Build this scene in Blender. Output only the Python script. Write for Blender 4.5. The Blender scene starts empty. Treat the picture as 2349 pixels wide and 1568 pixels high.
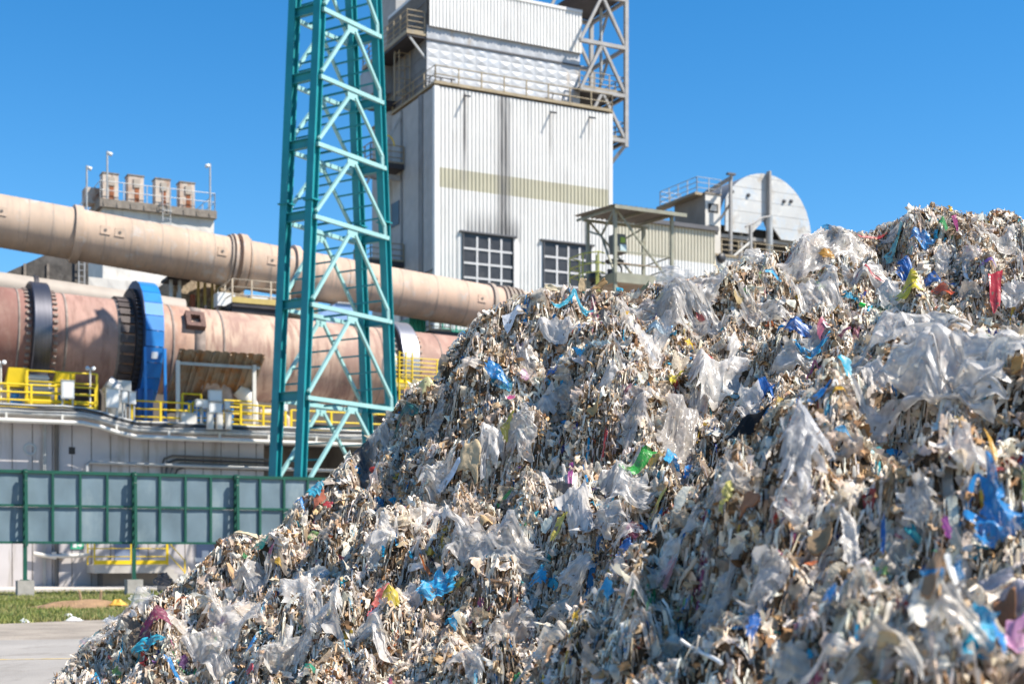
import bpy, math, random
import numpy as np
from mathutils import Vector, Matrix

random.seed(7)
rng = np.random.default_rng(11)
scene = bpy.context.scene
COL = scene.collection
R = math.radians

# ------------------------------------------------------------------ camera
FPX, HV, CU, CAMH = 3262.0, 1270.0, 1174.5, 1.6      # focal length, horizon row, centre column (in photo units), eye height
cam_data = bpy.data.cameras.new('camera')
cam_data.sensor_width = 36.0
cam_data.lens = 50.0
cam_data.shift_y = (HV - 784.0) / 2349.0
cam_data.clip_end = 3000
cam_data.dof.use_dof = True
cam_data.dof.focus_distance = 12.5
cam_data.dof.aperture_fstop = 2.25
cam = bpy.data.objects.new('camera', cam_data)
COL.objects.link(cam)
cam.location = (0, 0, CAMH)
cam.rotation_euler = (R(90), 0, 0)
scene.camera = cam

# ------------------------------------------------------------------ sky and sun
SUN_EL, SUN_AZ = R(50), R(74)        # azimuth measured from -Y (behind the camera) towards +X
sdir = Vector((math.cos(SUN_EL) * math.sin(SUN_AZ), -math.cos(SUN_EL) * math.cos(SUN_AZ), math.sin(SUN_EL)))
w = bpy.data.worlds.new("World")
scene.world = w
w.use_nodes = True
nt = w.node_tree
sky = nt.nodes.new('ShaderNodeTexSky')
sky.sky_type = 'NISHITA'
sky.sun_disc = False
sky.sun_elevation = SUN_EL
sky.sun_rotation = math.atan2(sdir.x, sdir.y)
sky.altitude = 0
sky.air_density = 1.0
sky.dust_density = 0.0
sky.ozone_density = 4.0
bg = nt.nodes['Background']
bg.inputs['Strength'].default_value = 0.108
hs = nt.nodes.new('ShaderNodeHueSaturation')
hs.inputs['Saturation'].default_value = 1.34
hs.inputs['Hue'].default_value = 0.498
nt.links.new(sky.outputs[0], hs.inputs['Color'])
nt.links.new(hs.outputs[0], bg.inputs['Color'])
sun_data = bpy.data.lights.new('sun', 'SUN')
sun_data.energy = 5.0
sun_data.angle = R(0.5)
sun_data.color = (1.0, 0.93, 0.82)
sun = bpy.data.objects.new('sun', sun_data)
COL.objects.link(sun)
sun.rotation_euler = sdir.to_track_quat('Z', 'Y').to_euler()
sun.location = (30, -10, 60)
scene.view_settings.view_transform = 'Standard'
scene.view_settings.look = 'None'
scene.view_settings.exposure = 0.76
scene.view_settings.gamma = 1.0
scene.cycles.max_bounces = 8
scene.cycles.transparent_max_bounces = 10

# ------------------------------------------------------------------ coordinates
def P(u, v, Y):
    return Vector(((u - CU) / FPX * Y, Y, CAMH + (HV - v) / FPX * Y))

TH = R(27)
DX, DY = math.cos(TH), math.sin(TH)        # along the plant
NX, NY = -math.sin(TH), math.cos(TH)       # away from the viewer
WX, WY = -20.5, 65.2

def L(s, t, z):
    return Vector((WX + s * DX + t * NX, WY + s * DY + t * NY, z))

def FS(u, v, t):
    """point of the plant plane at depth t that lies on a sight line: returns (s, z)"""
    k = (u - CU) / FPX
    bx, by = WX + t * NX, WY + t * NY
    s = (k * by - bx) / (DX - k * DY)
    return s, CAMH + (HV - v) / FPX * (by + s * DY)

# ------------------------------------------------------------------ things
def tag(o, label=None, cat=None, group=None, kind=None):
    if label: o['label'] = label
    if cat: o['category'] = cat
    if group: o['group'] = group
    if kind: o['kind'] = kind
    return o

def thing(name, label, cat, loc, rot=TH, group=None):
    o = bpy.data.objects.new(name, None)
    o.empty_display_size = 0.3
    COL.objects.link(o)
    o.matrix_world = Matrix.Translation(Vector(loc)) @ Matrix.Rotation(rot, 4, 'Z')
    return tag(o, label, cat, group)

def copy_thing(root, loc, rot=None, label=None):
    r = root.copy()
    COL.objects.link(r)
    rz = root.matrix_world.to_euler().z if rot is None else rot
    r.matrix_world = Matrix.Translation(Vector(loc)) @ Matrix.Rotation(rz, 4, 'Z')
    if label: r['label'] = label
    for ch in list(root.children):
        c = ch.copy(); COL.objects.link(c); c.parent = r
        c.matrix_parent_inverse = Matrix(); c.matrix_basis = ch.matrix_basis.copy()
        for g in list(ch.children):
            d = g.copy(); COL.objects.link(d); d.parent = c
            d.matrix_parent_inverse = Matrix(); d.matrix_basis = g.matrix_basis.copy()
    return r

WORLD = {}
class MB:
    def __init__(s):
        s.v, s.f, s.sm = [], [], []
    def add(s, vs, fs, smooth=False):
        b = len(s.v)
        s.v += [tuple(p) for p in vs]
        s.f += [tuple(i + b for i in f) for f in fs]
        s.sm += [smooth] * len(fs)
        return s
    def hexa(s, p):
        return s.add(p, [(0, 3, 2, 1), (4, 5, 6, 7), (0, 1, 5, 4), (1, 2, 6, 5), (2, 3, 7, 6), (3, 0, 4, 7)])
    def box(s, x0, x1, y0, y1, z0, z1):          # world box
        return s.hexa([(x0, y0, z0), (x1, y0, z0), (x1, y1, z0), (x0, y1, z0), (x0, y0, z1), (x1, y0, z1), (x1, y1, z1), (x0, y1, z1)])
    def fbox(s, s0, s1, t0, t1, z0, z1):          # box in plant coordinates
        return s.hexa([L(s0, t0, z0), L(s1, t0, z0), L(s1, t1, z0), L(s0, t1, z0), L(s0, t0, z1), L(s1, t0, z1), L(s1, t1, z1), L(s0, t1, z1)])
    def beam(s, p, q, w, h=None, up=(0, 0, 1)):
        p, q = Vector(p), Vector(q); h = h or w
        d = (q - p).normalized(); up = Vector(up)
        if abs(d.dot(up)) > .98: up = Vector((NX, NY, 0))
        a = d.cross(up).normalized(); b = a.cross(d).normalized()
        a = a * (w / 2); b = b * (h / 2)
        return s.hexa([p - a - b, p + a - b, p + a + b, p - a + b, q - a - b, q + a - b, q + a + b, q - a + b])
    def ibeam(s, p, q, w, h, web, tf=.03):
        """I section: flanges (width w) stand off along 'web' direction by +-h/2"""
        p, q = Vector(p), Vector(q)
        d = (q - p).normalized(); n = Vector(web); n = (n - d * n.dot(d)).normalized(); a = d.cross(n).normalized()
        for (hw, n0, n1) in ((w / 2, h / 2 - tf, h / 2), (w / 2, -h / 2, -h / 2 + tf), (tf * .5, -h / 2 + tf, h / 2 - tf)):
            s.hexa([p - a * hw + n * n0, p + a * hw + n * n0, p + a * hw + n * n1, p - a * hw + n * n1,
                    q - a * hw + n * n0, q + a * hw + n * n0, q + a * hw + n * n1, q - a * hw + n * n1])
        return s
    def tube(s, pts, r, n=8, caps=True):
        pts = [Vector(p) for p in pts]; rings = []
        rr = r if isinstance(r, (list, tuple)) else [r] * len(pts)
        prev = None
        for i, p in enumerate(pts):
            d = (pts[min(i + 1, len(pts) - 1)] - pts[max(i - 1, 0)]).normalized()
            up = prev if prev is not None else (Vector((0, 0, 1)) if abs(d.z) < .9 else Vector((1, 0, 0)))
            a = d.cross(up)
            if a.length < 1e-4: a = d.cross(Vector((0, 1, 0)))
            a.normalize(); b = a.cross(d).normalized(); prev = b
            rings.append([p + (a * math.cos(2 * math.pi * k / n) + b * math.sin(2 * math.pi * k / n)) * rr[i] for k in range(n)])
        vs = [x for g in rings for x in g]
        fs = [(i * n + k, i * n + (k + 1) % n, (i + 1) * n + (k + 1) % n, (i + 1) * n + k) for i in range(len(pts) - 1) for k in range(n)]
        s.add(vs, fs, n > 5)
        if caps:
            s.add(rings[0], [tuple(range(n))]); s.add(rings[-1], [tuple(reversed(range(n)))])
        return s
    def lathe(s, p0, axis, prof, n=48, smooth=True, closed=False, a0=0, a1=2 * math.pi):
        """revolve (along, radius) pairs about an axis"""
        p0 = Vector(p0); d = Vector(axis).normalized()
        up = Vector((0, 0, 1)); a = d.cross(up).normalized(); b = a.cross(d)
        full = abs(a1 - a0 - 2 * math.pi) < 1e-6
        m = n if full else n + 1
        vs = []
        for (x, r) in prof:
            for k in range(m):
                t = a0 + (a1 - a0) * k / n
                vs.append(p0 + d * x + (a * math.cos(t) + b * math.sin(t)) * r)
        fs = []
        np_ = len(prof)
        for i in range(np_ if closed else np_ - 1):
            j = (i + 1) % np_
            for k in range(n):
                k2 = (k + 1) % m if full else k + 1
                fs.append((i * m + k, i * m + k2, j * m + k2, j * m + k))
        return s.add(vs, fs, smooth)
    def ring(s, p0, axis, prof, n=64):
        """closed profile revolved with crisp edges"""
        for i in range(len(prof)):
            s.lathe(p0, axis, [prof[i], prof[(i + 1) % len(prof)]], n)
        return s
    def corr(s, o, du, W, dv, H, nr, pitch=.28, dep=.05):
        o, du, dv, nr = Vector(o), Vector(du).normalized(), Vector(dv).normalized(), Vector(nr).normalized()
        xs = []; x = 0.0
        while x < W - 1e-6:
            for (a, h) in ((0, 0), (.55, 0), (.65, -1), (.9, -1)):
                if x + a * pitch < W: xs.append((x + a * pitch, h * dep))
            x += pitch
        xs.append((W, 0))
        vs = [o + du * a + nr * h for a, h in xs] + [o + du * a + nr * h + dv * H for a, h in xs]
        m = len(xs)
        return s.add(vs, [(i, i + 1, m + i + 1, m + i) for i in range(m - 1)])
    def prism(s, pts, off):
        """flat polygon pts extruded by vector off"""
        n = len(pts); off = Vector(off)
        vs = [Vector(p) for p in pts] + [Vector(p) + off for p in pts]
        return s.add(vs, [tuple(range(n)), tuple(range(2 * n - 1, n - 1, -1))] + [(i, (i + 1) % n, n + (i + 1) % n, n + i) for i in range(n)])
    def build(s, name, mat, root=None, loc=None, rot=0.0):
        me = bpy.data.meshes.new(name)
        if root is not None: M = WORLD[root.name].copy() if root.name in WORLD else root.matrix_world.copy()
        else:
            if loc is None:
                a = np.array(s.v); loc = (a[:, 0].mean(), a[:, 1].mean(), a[:, 2].min())
            M = Matrix.Translation(Vector(loc)) @ Matrix.Rotation(rot, 4, 'Z')
        inv = np.array(M.inverted())
        a = np.array(s.v, dtype=float)
        a = a @ inv[:3, :3].T + inv[:3, 3]
        me.from_pydata(a.tolist(), [], s.f)
        me.polygons.foreach_set('use_smooth', s.sm)
        me.materials.append(mat)
        me.update()
        o = bpy.data.objects.new(name, me)
        COL.objects.link(o)
        WORLD[o.name] = M.copy()
        if root is not None:
            o.parent = root
            o.matrix_parent_inverse = Matrix()
        else:
            o.matrix_world = M
        return o

bpy.context.view_layer.update()

# ------------------------------------------------------------------ materials
MATS = {}
def node(nt, typ, **kw):
    n = nt.nodes.new(typ)
    for k, v in kw.items():
        if k in n.inputs.keys(): n.inputs[k].default_value = v
        else: setattr(n, k, v)
    return n

def mat(name, col, rough=.6, metal=0.0, var=.18, scale=1.5, stretch=(1, 1, 1), dirt=None, bump=0.0, bscale=20, spec=.5, ramp=None, rampspan=None, streaks=None):
    """paint/steel/concrete: base colour with large soft variation; dirt = (colour, amount 0..1, scale, stretch) worn patches"""
    if name in MATS: return MATS[name]
    m = bpy.data.materials.new(name); m.use_nodes = True
    t = m.node_tree; b = t.nodes['Principled BSDF']
    tc = node(t, 'ShaderNodeTexCoord')
    mp = node(t, 'ShaderNodeMapping'); mp.inputs['Scale'].default_value = stretch
    t.links.new(tc.outputs['Object'], mp.inputs['Vector'])
    nz = node(t, 'ShaderNodeTexNoise'); nz.inputs['Scale'].default_value = scale; nz.inputs['Detail'].default_value = 6
    t.links.new(mp.outputs[0], nz.inputs['Vector'])
    if ramp:
        sx = node(t, 'ShaderNodeSeparateXYZ'); t.links.new(tc.outputs['Object'], sx.inputs[0])
        mr = node(t, 'ShaderNodeMapRange'); mr.inputs[1].default_value = rampspan[0]; mr.inputs[2].default_value = rampspan[1]
        t.links.new(sx.outputs[0], mr.inputs[0])
        cr = node(t, 'ShaderNodeValToRGB')
        while len(cr.color_ramp.elements) < len(ramp): cr.color_ramp.elements.new(.5)
        for e, (pos, c) in zip(cr.color_ramp.elements, ramp):
            e.position = pos; e.color = (*c, 1)
        t.links.new(mr.outputs[0], cr.inputs[0])
        base = cr.outputs[0]
    else:
        rgb = node(t, 'ShaderNodeRGB'); rgb.outputs[0].default_value = (*col, 1); base = rgb.outputs[0]
    mr2 = node(t, 'ShaderNodeMapRange'); mr2.inputs[1].default_value = .3; mr2.inputs[2].default_value = .7
    mr2.inputs[3].default_value = 1 - var; mr2.inputs[4].default_value = 1 + var * .6
    t.links.new(nz.outputs['Fac'], mr2.inputs[0])
    mx = node(t, 'ShaderNodeVectorMath', operation='SCALE'); t.links.new(base, mx.inputs[0]); t.links.new(mr2.outputs[0], mx.inputs['Scale'])
    out = mx.outputs[0]
    ds = dirt if dirt is None or isinstance(dirt[0][0], (tuple, list)) else (dirt,)
    for k, dd in enumerate(ds or ()):
        dc, amt, dsc, dst = dd
        mp2 = node(t, 'ShaderNodeMapping'); mp2.inputs['Scale'].default_value = dst; mp2.inputs['Location'].default_value = (3.7 * k + 1, 9.1, 2.3)
        t.links.new(tc.outputs['Object'], mp2.inputs['Vector'])
        n2 = node(t, 'ShaderNodeTexNoise'); n2.inputs['Scale'].default_value = dsc; n2.inputs['Detail'].default_value = 8; n2.inputs['Roughness'].default_value = .65
        t.links.new(mp2.outputs[0], n2.inputs['Vector'])
        mr3 = node(t, 'ShaderNodeMapRange'); mr3.inputs[1].default_value = .72 - amt * .4; mr3.inputs[2].default_value = .86 - amt * .4
        mr3.inputs[4].default_value = .85
        t.links.new(n2.outputs['Fac'], mr3.inputs[0])
        mm = node(t, 'ShaderNodeMix', data_type='RGBA'); t.links.new(mr3.outputs[0], mm.inputs[0])
        t.links.new(out, mm.inputs[6]); mm.inputs[7].default_value = (*dc, 1)
        out = mm.outputs[2]
    if streaks:
        sx = node(t, 'ShaderNodeSeparateXYZ'); t.links.new(tc.outputs['Object'], sx.inputs[0])
        mps = node(t, 'ShaderNodeMapping'); mps.inputs['Scale'].default_value = (5, 5, .35); t.links.new(tc.outputs['Object'], mps.inputs['Vector'])
        ns = node(t, 'ShaderNodeTexNoise'); ns.inputs['Scale'].default_value = 1.0; ns.inputs['Detail'].default_value = 5; t.links.new(mps.outputs[0], ns.inputs['Vector'])
        nr = node(t, 'ShaderNodeMapRange'); nr.inputs[1].default_value = .3; nr.inputs[2].default_value = .62; nr.inputs[3].default_value = .35; t.links.new(ns.outputs['Fac'], nr.inputs[0])
        for (x0, wd, z0, z1, zf, k, sc) in streaks:      # centre, half width, bottom, top, fade length, strength, colour
            d = node(t, 'ShaderNodeMath', operation='SUBTRACT'); t.links.new(sx.outputs[0], d.inputs[0]); d.inputs[1].default_value = x0
            a = node(t, 'ShaderNodeMath', operation='ABSOLUTE'); t.links.new(d.outputs[0], a.inputs[0])
            mx_ = node(t, 'ShaderNodeMapRange', interpolation_type='SMOOTHSTEP'); t.links.new(a.outputs[0], mx_.inputs[0])
            mx_.inputs[1].default_value = wd * .45; mx_.inputs[2].default_value = wd; mx_.inputs[3].default_value = k; mx_.inputs[4].default_value = 0
            m1 = node(t, 'ShaderNodeMapRange', interpolation_type='SMOOTHSTEP'); t.links.new(sx.outputs[2], m1.inputs[0]); m1.inputs[1].default_value = z0 - zf; m1.inputs[2].default_value = z0 + .05
            m2 = node(t, 'ShaderNodeMapRange', interpolation_type='SMOOTHSTEP'); t.links.new(sx.outputs[2], m2.inputs[0]); m2.inputs[1].default_value = z1 - .2; m2.inputs[2].default_value = z1 + .2 ; m2.inputs[3].default_value = 1; m2.inputs[4].default_value = 0
            if zf < 0:
                m1.inputs[1].default_value = z0 - .2; m1.inputs[2].default_value = z0
                m2.inputs[1].default_value = z1 + zf; m2.inputs[2].default_value = z1
            f = None
            for other in (m1, m2, nr):
                q = node(t, 'ShaderNodeMath', operation='MULTIPLY'); t.links.new((f or mx_).outputs[0], q.inputs[0]); t.links.new(other.outputs[0], q.inputs[1]); f = q
            mm = node(t, 'ShaderNodeMix', data_type='RGBA'); t.links.new(f.outputs[0], mm.inputs[0]); t.links.new(out, mm.inputs[6]); mm.inputs[7].default_value = (*sc, 1); out = mm.outputs[2]
    t.links.new(out, b.inputs['Base Color'])
    b.inputs['Roughness'].default_value = rough
    b.inputs['Metallic'].default_value = metal
    b.inputs['Specular IOR Level'].default_value = spec
    if bump:
        n3 = node(t, 'ShaderNodeTexNoise'); n3.inputs['Scale'].default_value = bscale; n3.inputs['Detail'].default_value = 5
        t.links.new(tc.outputs['Object'], n3.inputs['Vector'])
        bp = node(t, 'ShaderNodeBump'); bp.inputs['Strength'].default_value = bump; bp.inputs['Distance'].default_value = .05
        t.links.new(n3.outputs['Fac'], bp.inputs['Height']); t.links.new(bp.outputs[0], b.inputs['Normal'])
    MATS[name] = m
    return m

def rail_run(pts, h, mats, root, n_rails=3, spacing=1.5, r=.03, post_name='post', rail_name='rail', toe=None):
    """railing along world points pts (deck level): rails and posts as parts of root"""
    pts = [Vector(p) for p in pts]
    for k in range(n_rails):
        z = Vector((0, 0, h * (k + 1) / n_rails))
        MB().tube([p + z for p in pts], r, 6).build(rail_name, mats, root)
    for a, b in zip(pts[:-1], pts[1:]):
        n = max(1, round((b - a).length / spacing))
        for i in range(n + 1):
            if i == 0 and a is not pts[0]: continue
            q = a.lerp(b, i / n)
            MB().beam(q, q + Vector((0, 0, h)), r * 2.2).build(post_name, mats, root)
        if toe:
            m = MB(); m.beam(a + Vector((0, 0, .09)), b + Vector((0, 0, .09)), .02, .18); m.build('toe_board', toe, root)

def rail_mesh(mb, pts, h, n_rails=3, spacing=1.5, r=.03, toe=False):
    """the same railing as one mesh, for far railings that are a part of their building"""
    pts = [Vector(p) for p in pts]
    for k in range(n_rails):
        z = Vector((0, 0, h * (k + 1) / n_rails))
        mb.tube([p + z for p in pts], r, 5)
    for a, b in zip(pts[:-1], pts[1:]):
        n = max(1, round((b - a).length / spacing))
        for i in range(n + 1):
            q = a.lerp(b, i / n); mb.beam(q, q + Vector((0, 0, h)), r * 2)
        if toe: mb.beam(a + Vector((0, 0, .07)), b + Vector((0, 0, .07)), .03, .13)
    return mb
# ================================================================== ground, road, pavement
m_ground = mat('gravel_ground', (.33, .28, .225), .95, var=.3, scale=.9, dirt=((.2, .165, .13), .4, 2.5, (1, 1, 1)), bump=.6, bscale=14)
m_road = mat('worn_concrete', (.345, .315, .28), .9, var=.16, scale=.5, dirt=(((.25, .225, .195), .5, 1.2, (1, .5, 1)), ((.20, .18, .16), .3, 4, (1, .25, 1))), bump=.3, bscale=30)
m_pave = mat('pale_concrete', (.58, .53, .48), .9, var=.15, scale=1.0, dirt=((.36, .32, .28), .3, 3, (1, 1, 1)))
m_soil = mat('soil', (.15, .105, .06), 1.0, var=.4, scale=2.2, dirt=((.25, .17, .10), .45, .5, (1, 1, 1)), bump=.8, bscale=12)

g = MB(); g.add([(-900, -60, 0), (900, -60, 0), (900, 1500, 0), (-900, 1500, 0)], [(0, 1, 2, 3)])
tag(g.build('ground', m_ground, loc=(0, 0, 0)), kind='structure')
g = MB(); g.add([(-60, 1, .005), (40, 1, .005), (40, 30.5, .005), (-6, 27.2, .005), (-60, 15, .005)], [(0, 1, 2, 3, 4)])
tag(g.build('road', m_road, loc=(0, 0, 0)), kind='structure')
m_line = mat('road_paint', (.55, .40, .16), .8, var=.35, scale=3, dirt=((.43, .40, .36), .6, 4, (1, 1, 1)))
g = MB(); g.add([(-50, 13.3, .009), (-50, 13.14, .009), (10, 24.9, .009), (10, 25.1, .009)], [(0, 1, 2, 3)])
tag(g.build('road_marking', m_line, loc=(0, 20, .009)), kind='structure')
g = MB(); g.fbox(-30, 60, -5.8, -.02, -.1, .13)
tag(g.build('pavement', m_pave, loc=L(0, -3, 0), rot=TH), kind='structure')

# grass verge between road and fence
def grass_front(x): return 32.9 + (x + 11.7) * .86
def grass_back(x):
    # plant line t = -5.82
    b = L(0, -5.83, 0); return b.y + (x - b.x) * DY / DX
g = MB(); xs = [-40, -30, -20, -10, 0, 8]
vs = [(x, grass_front(x) + .3 * math.sin(x * 1.7), .006) for x in xs] + [(x, grass_back(x) - .02, .006) for x in xs]
g.add(vs, [(i, i + 1, 7 + i, 6 + i) for i in range(5)])
tag(g.build('soil', m_soil, loc=(-20, 45, 0)), kind='structure')

def noise2(x, y, seed, f):
    """smooth value noise on arrays, -1..1"""
    r = np.random.default_rng(seed); N = 256
    T = r.random((N, N)) * 2 - 1
    xx, yy = x * f + 37.3, y * f + 11.9
    i, j = np.floor(xx).astype(int), np.floor(yy).astype(int)
    a, b = xx - i, yy - j
    a, b = a * a * (3 - 2 * a), b * b * (3 - 2 * b)
    i0, j0, i1, j1 = i % N, j % N, (i + 1) % N, (j + 1) % N
    return T[i0, j0] * (1 - a) * (1 - b) + T[i1, j0] * a * (1 - b) + T[i0, j1] * (1 - a) * b + T[i1, j1] * a * b

def fast_mesh(name, verts, quads, mats, cols=None, midx=None, smooth=False):
    """big mesh from arrays; cols = per-vertex colour attribute"""
    me = bpy.data.meshes.new(name)
    nv, nq, k = len(verts), len(quads), quads.shape[1]
    me.vertices.add(nv); me.vertices.foreach_set('co', verts.astype(np.float32).ravel())
    me.loops.add(nq * k); me.loops.foreach_set('vertex_index', quads.astype(np.int32).ravel())
    me.polygons.add(nq); me.polygons.foreach_set('loop_start', np.arange(0, nq * k, k, dtype=np.int32))
    if midx is not None: me.polygons.foreach_set('material_index', midx.astype(np.int32))
    me.polygons.foreach_set('use_smooth', np.full(nq, smooth))
    for m in mats: me.materials.append(m)
    if cols is not None:
        a = me.color_attributes.new('tint', 'FLOAT_COLOR', 'POINT')
        a.data.foreach_set('color', np.concatenate([cols, np.ones((nv, 1))], 1).astype(np.float32).ravel())
    me.update(calc_edges=True); me.validate()
    o = bpy.data.objects.new(name, me); COL.objects.link(o)
    return o

def tint_mat(name, rough=.6, trans=0.0, spec=.4, alpha=1.0, speck=None, bump=0.0, drape=False):
    m = bpy.data.materials.new(name); m.use_nodes = True
    t = m.node_tree; b = t.nodes['Principled BSDF']; out = t.nodes['Material Output']
    at = node(t, 'ShaderNodeAttribute'); at.attribute_name = 'tint'
    col = at.outputs['Color']
    tc = node(t, 'ShaderNodeTexCoord')
    nz = node(t, 'ShaderNodeTexNoise'); nz.inputs['Scale'].default_value = 22; nz.inputs['Detail'].default_value = 5
    t.links.new(tc.outputs['Object'], nz.inputs['Vector'])
    mr = node(t, 'ShaderNodeMapRange'); mr.inputs[1].default_value = .3; mr.inputs[2].default_value = .7; mr.inputs[3].default_value = .78; mr.inputs[4].default_value = 1.12
    t.links.new(nz.outputs['Fac'], mr.inputs[0])
    vm = node(t, 'ShaderNodeVectorMath', operation='SCALE'); t.links.new(col, vm.inputs[0]); t.links.new(mr.outputs[0], vm.inputs['Scale'])
    col = vm.outputs[0]
    if speck:
        n2 = node(t, 'ShaderNodeTexNoise'); n2.inputs['Scale'].default_value = speck[1]; n2.inputs['Detail'].default_value = 4
        t.links.new(tc.outputs['Object'], n2.inputs['Vector'])
        m2 = node(t, 'ShaderNodeMapRange'); m2.inputs[1].default_value = speck[2]; m2.inputs[2].default_value = speck[2] + .05
        t.links.new(n2.outputs['Fac'], m2.inputs[0])
        mm = node(t, 'ShaderNodeMix', data_type='RGBA'); t.links.new(m2.outputs[0], mm.inputs[0]); t.links.new(col, mm.inputs[6])
        mm.inputs[7].default_value = (*speck[0], 1); col = mm.outputs[2]
    t.links.new(col, b.inputs['Base Color'])
    b.inputs['Roughness'].default_value = rough; b.inputs['Specular IOR Level'].default_value = spec
    if bump:
        n3 = node(t, 'ShaderNodeTexNoise'); n3.inputs['Scale'].default_value = 38; n3.inputs['Detail'].default_value = 3; n3.inputs['Distortion'].default_value = 1.2
        src_ = tc.outputs['Object']
        if drape:
            da = node(t, 'ShaderNodeAttribute'); da.attribute_name = 'drape'; src_ = da.outputs['Vector']; n3.inputs['Scale'].default_value = 1.0; n3.inputs['Distortion'].default_value = .5; n3.inputs['Detail'].default_value = 5
        t.links.new(src_, n3.inputs['Vector'])
        bp = node(t, 'ShaderNodeBump'); bp.inputs['Strength'].default_value = bump; bp.inputs['Distance'].default_value = .02
        t.links.new(n3.outputs['Fac'], bp.inputs['Height']); t.links.new(bp.outputs[0], b.inputs['Normal'])
    sh = b.outputs[0]
    if trans:
        tr = node(t, 'ShaderNodeBsdfTranslucent'); t.links.new(col, tr.inputs['Color'])
        mx = node(t, 'ShaderNodeMixShader'); mx.inputs[0].default_value = trans
        t.links.new(sh, mx.inputs[1]); t.links.new(tr.outputs[0], mx.inputs[2]); sh = mx.outputs[0]
    if alpha < 1:
        tp = node(t, 'ShaderNodeBsdfTransparent')
        mx = node(t, 'ShaderNodeMixShader')
        ma = node(t, 'ShaderNodeMapRange'); ma.inputs[1].default_value = .3; ma.inputs[2].default_value = .7
        ma.inputs[3].default_value = alpha - .22; ma.inputs[4].default_value = min(1, alpha + .25)
        n4 = node(t, 'ShaderNodeTexNoise'); n4.inputs['Scale'].default_value = 7; n4.inputs['Detail'].default_value = 4
        if drape: n4.inputs['Scale'].default_value = .45; t.links.new(da.outputs['Vector'], n4.inputs['Vector'])
        else: t.links.new(tc.outputs['Object'], n4.inputs['Vector'])
        t.links.new(n4.outputs['Fac'], ma.inputs[0]); t.links.new(ma.outputs[0], mx.inputs[0])
        t.links.new(tp.outputs[0], mx.inputs[1]); t.links.new(sh, mx.inputs[2]); sh = mx.outputs[0]
    t.links.new(sh, out.inputs['Surface'])
    return m

def build_grass(n=90000):
    x = rng.uniform(-27, -3, n); f = rng.random(n) ** 1.25
    y0, y1 = grass_front(x) + .25 * np.sin(x * 1.7), grass_back(x) - .05
    y = y0 + (y1 - y0) * f
    dens = noise2(x, y, 5, .35) * .6 + noise2(x, y, 6, 1.3) * .5
    bare = ((x + 12.9) / 1.7) ** 2 + ((y - 42.5) / 1.6) ** 2 < 1
    keep = (dens > -.45) & ~(bare & (rng.random(n) < .9)); x, y, dens = x[keep], y[keep], dens[keep]; n = len(x)
    h = rng.uniform(.04, .14, n) * (1 + .5 * dens); wd = rng.uniform(.012, .03, n); a = rng.uniform(0, 2 * np.pi, n)
    lx, ly = rng.normal(0, .06, n), rng.normal(0, .06, n)
    z = np.zeros(n)
    v = np.stack([np.stack([x - wd * np.cos(a), y - wd * np.sin(a), z], 1), np.stack([x + wd * np.cos(a), y + wd * np.sin(a), z], 1),
                  np.stack([x + lx, y + ly, h], 1)], 1)
    base = np.array([.29, .32, .07]); dry = np.array([.44, .39, .16]); dark = np.array([.12, .19, .04])
    k = np.clip(noise2(x, y, 9, .5) * .6 + .45 + rng.normal(0, .2, n), 0, 1)[:, None]
    c = base * (1 - k) + dry * k; d = (rng.random(n) < .3)[:, None]; c = np.where(d, dark, c)
    o = fast_mesh('grass', v.reshape(-1, 3), np.arange(3 * n).reshape(-1, 3), [tint_mat('grass_blades', .6, trans=.35)], np.repeat(c, 3, 0))
    tag(o, 'patchy green and yellowed grass between the road and the screen fence', 'grass', kind='stuff')
build_grass()

# bare earth heap with two stakes and an orange bag in the grass
def heap(name, c, rx, ry, h, m, seed):
    n = 26; vs, fs = [], []
    for i in range(n + 1):
        for j in range(n + 1):
            a, b = i / n * 2 - 1, j / n * 2 - 1
            r = math.sqrt(a * a + b * b)
            z = h * max(0, 1 - r * r) ** 1.2
            z *= 1 + .6 * float(noise2(np.array([a]), np.array([b]), seed, 3.1)[0])
            vs.append((c[0] + a * rx, c[1] + b * ry, c[2] + z - .01))
    for i in range(n):
        for j in range(n): k = i * (n + 1) + j; fs.append((k, k + n + 1, k + n + 2, k + 1))
    return MB().add(vs, fs, True).build(name, m, loc=c)
m_earth = mat('bare_earth', (.33, .20, .105), 1, var=.35, scale=4, bump=.8, bscale=18)
tag(heap('soil_mound', (-12.9, 42.5, .0), 1.7, 1.5, .2, m_earth, 3), 'low brown heap of bare earth in the grass before the fence', 'earth heap', kind='thing')
m_wood = mat('raw_wood', (.40, .27, .15), .8, var=.3, scale=6, stretch=(1, 1, .2))
for i, (x, y, lean) in enumerate(((-13.3, 44.0, -.09), (-12.7, 43.8, .05))):
    m = MB(); m.hexa([(x - .035, y - .03, 0), (x + .035, y - .03, 0), (x + .035, y + .03, 0), (x - .035, y + .03, 0),
                      (x - .03 + lean, y - .025, .5), (x + .03 + lean, y - .025, .45), (x + .03 + lean, y + .025, .46), (x - .03 + lean, y + .025, .52)])
    m.add([(x - .036 , y - .031, .0), (x + .036, y - .031, .0), (x, y - .04, -.1)], [(0, 1, 2)])
    tag(m.build('wooden_stake', m_wood), ('wooden stake leaning over the earth heap, further from the orange bag', 'upright wooden stake beside the orange bag on the earth heap')[i], 'stake', 'wooden stakes in the grass')

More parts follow.
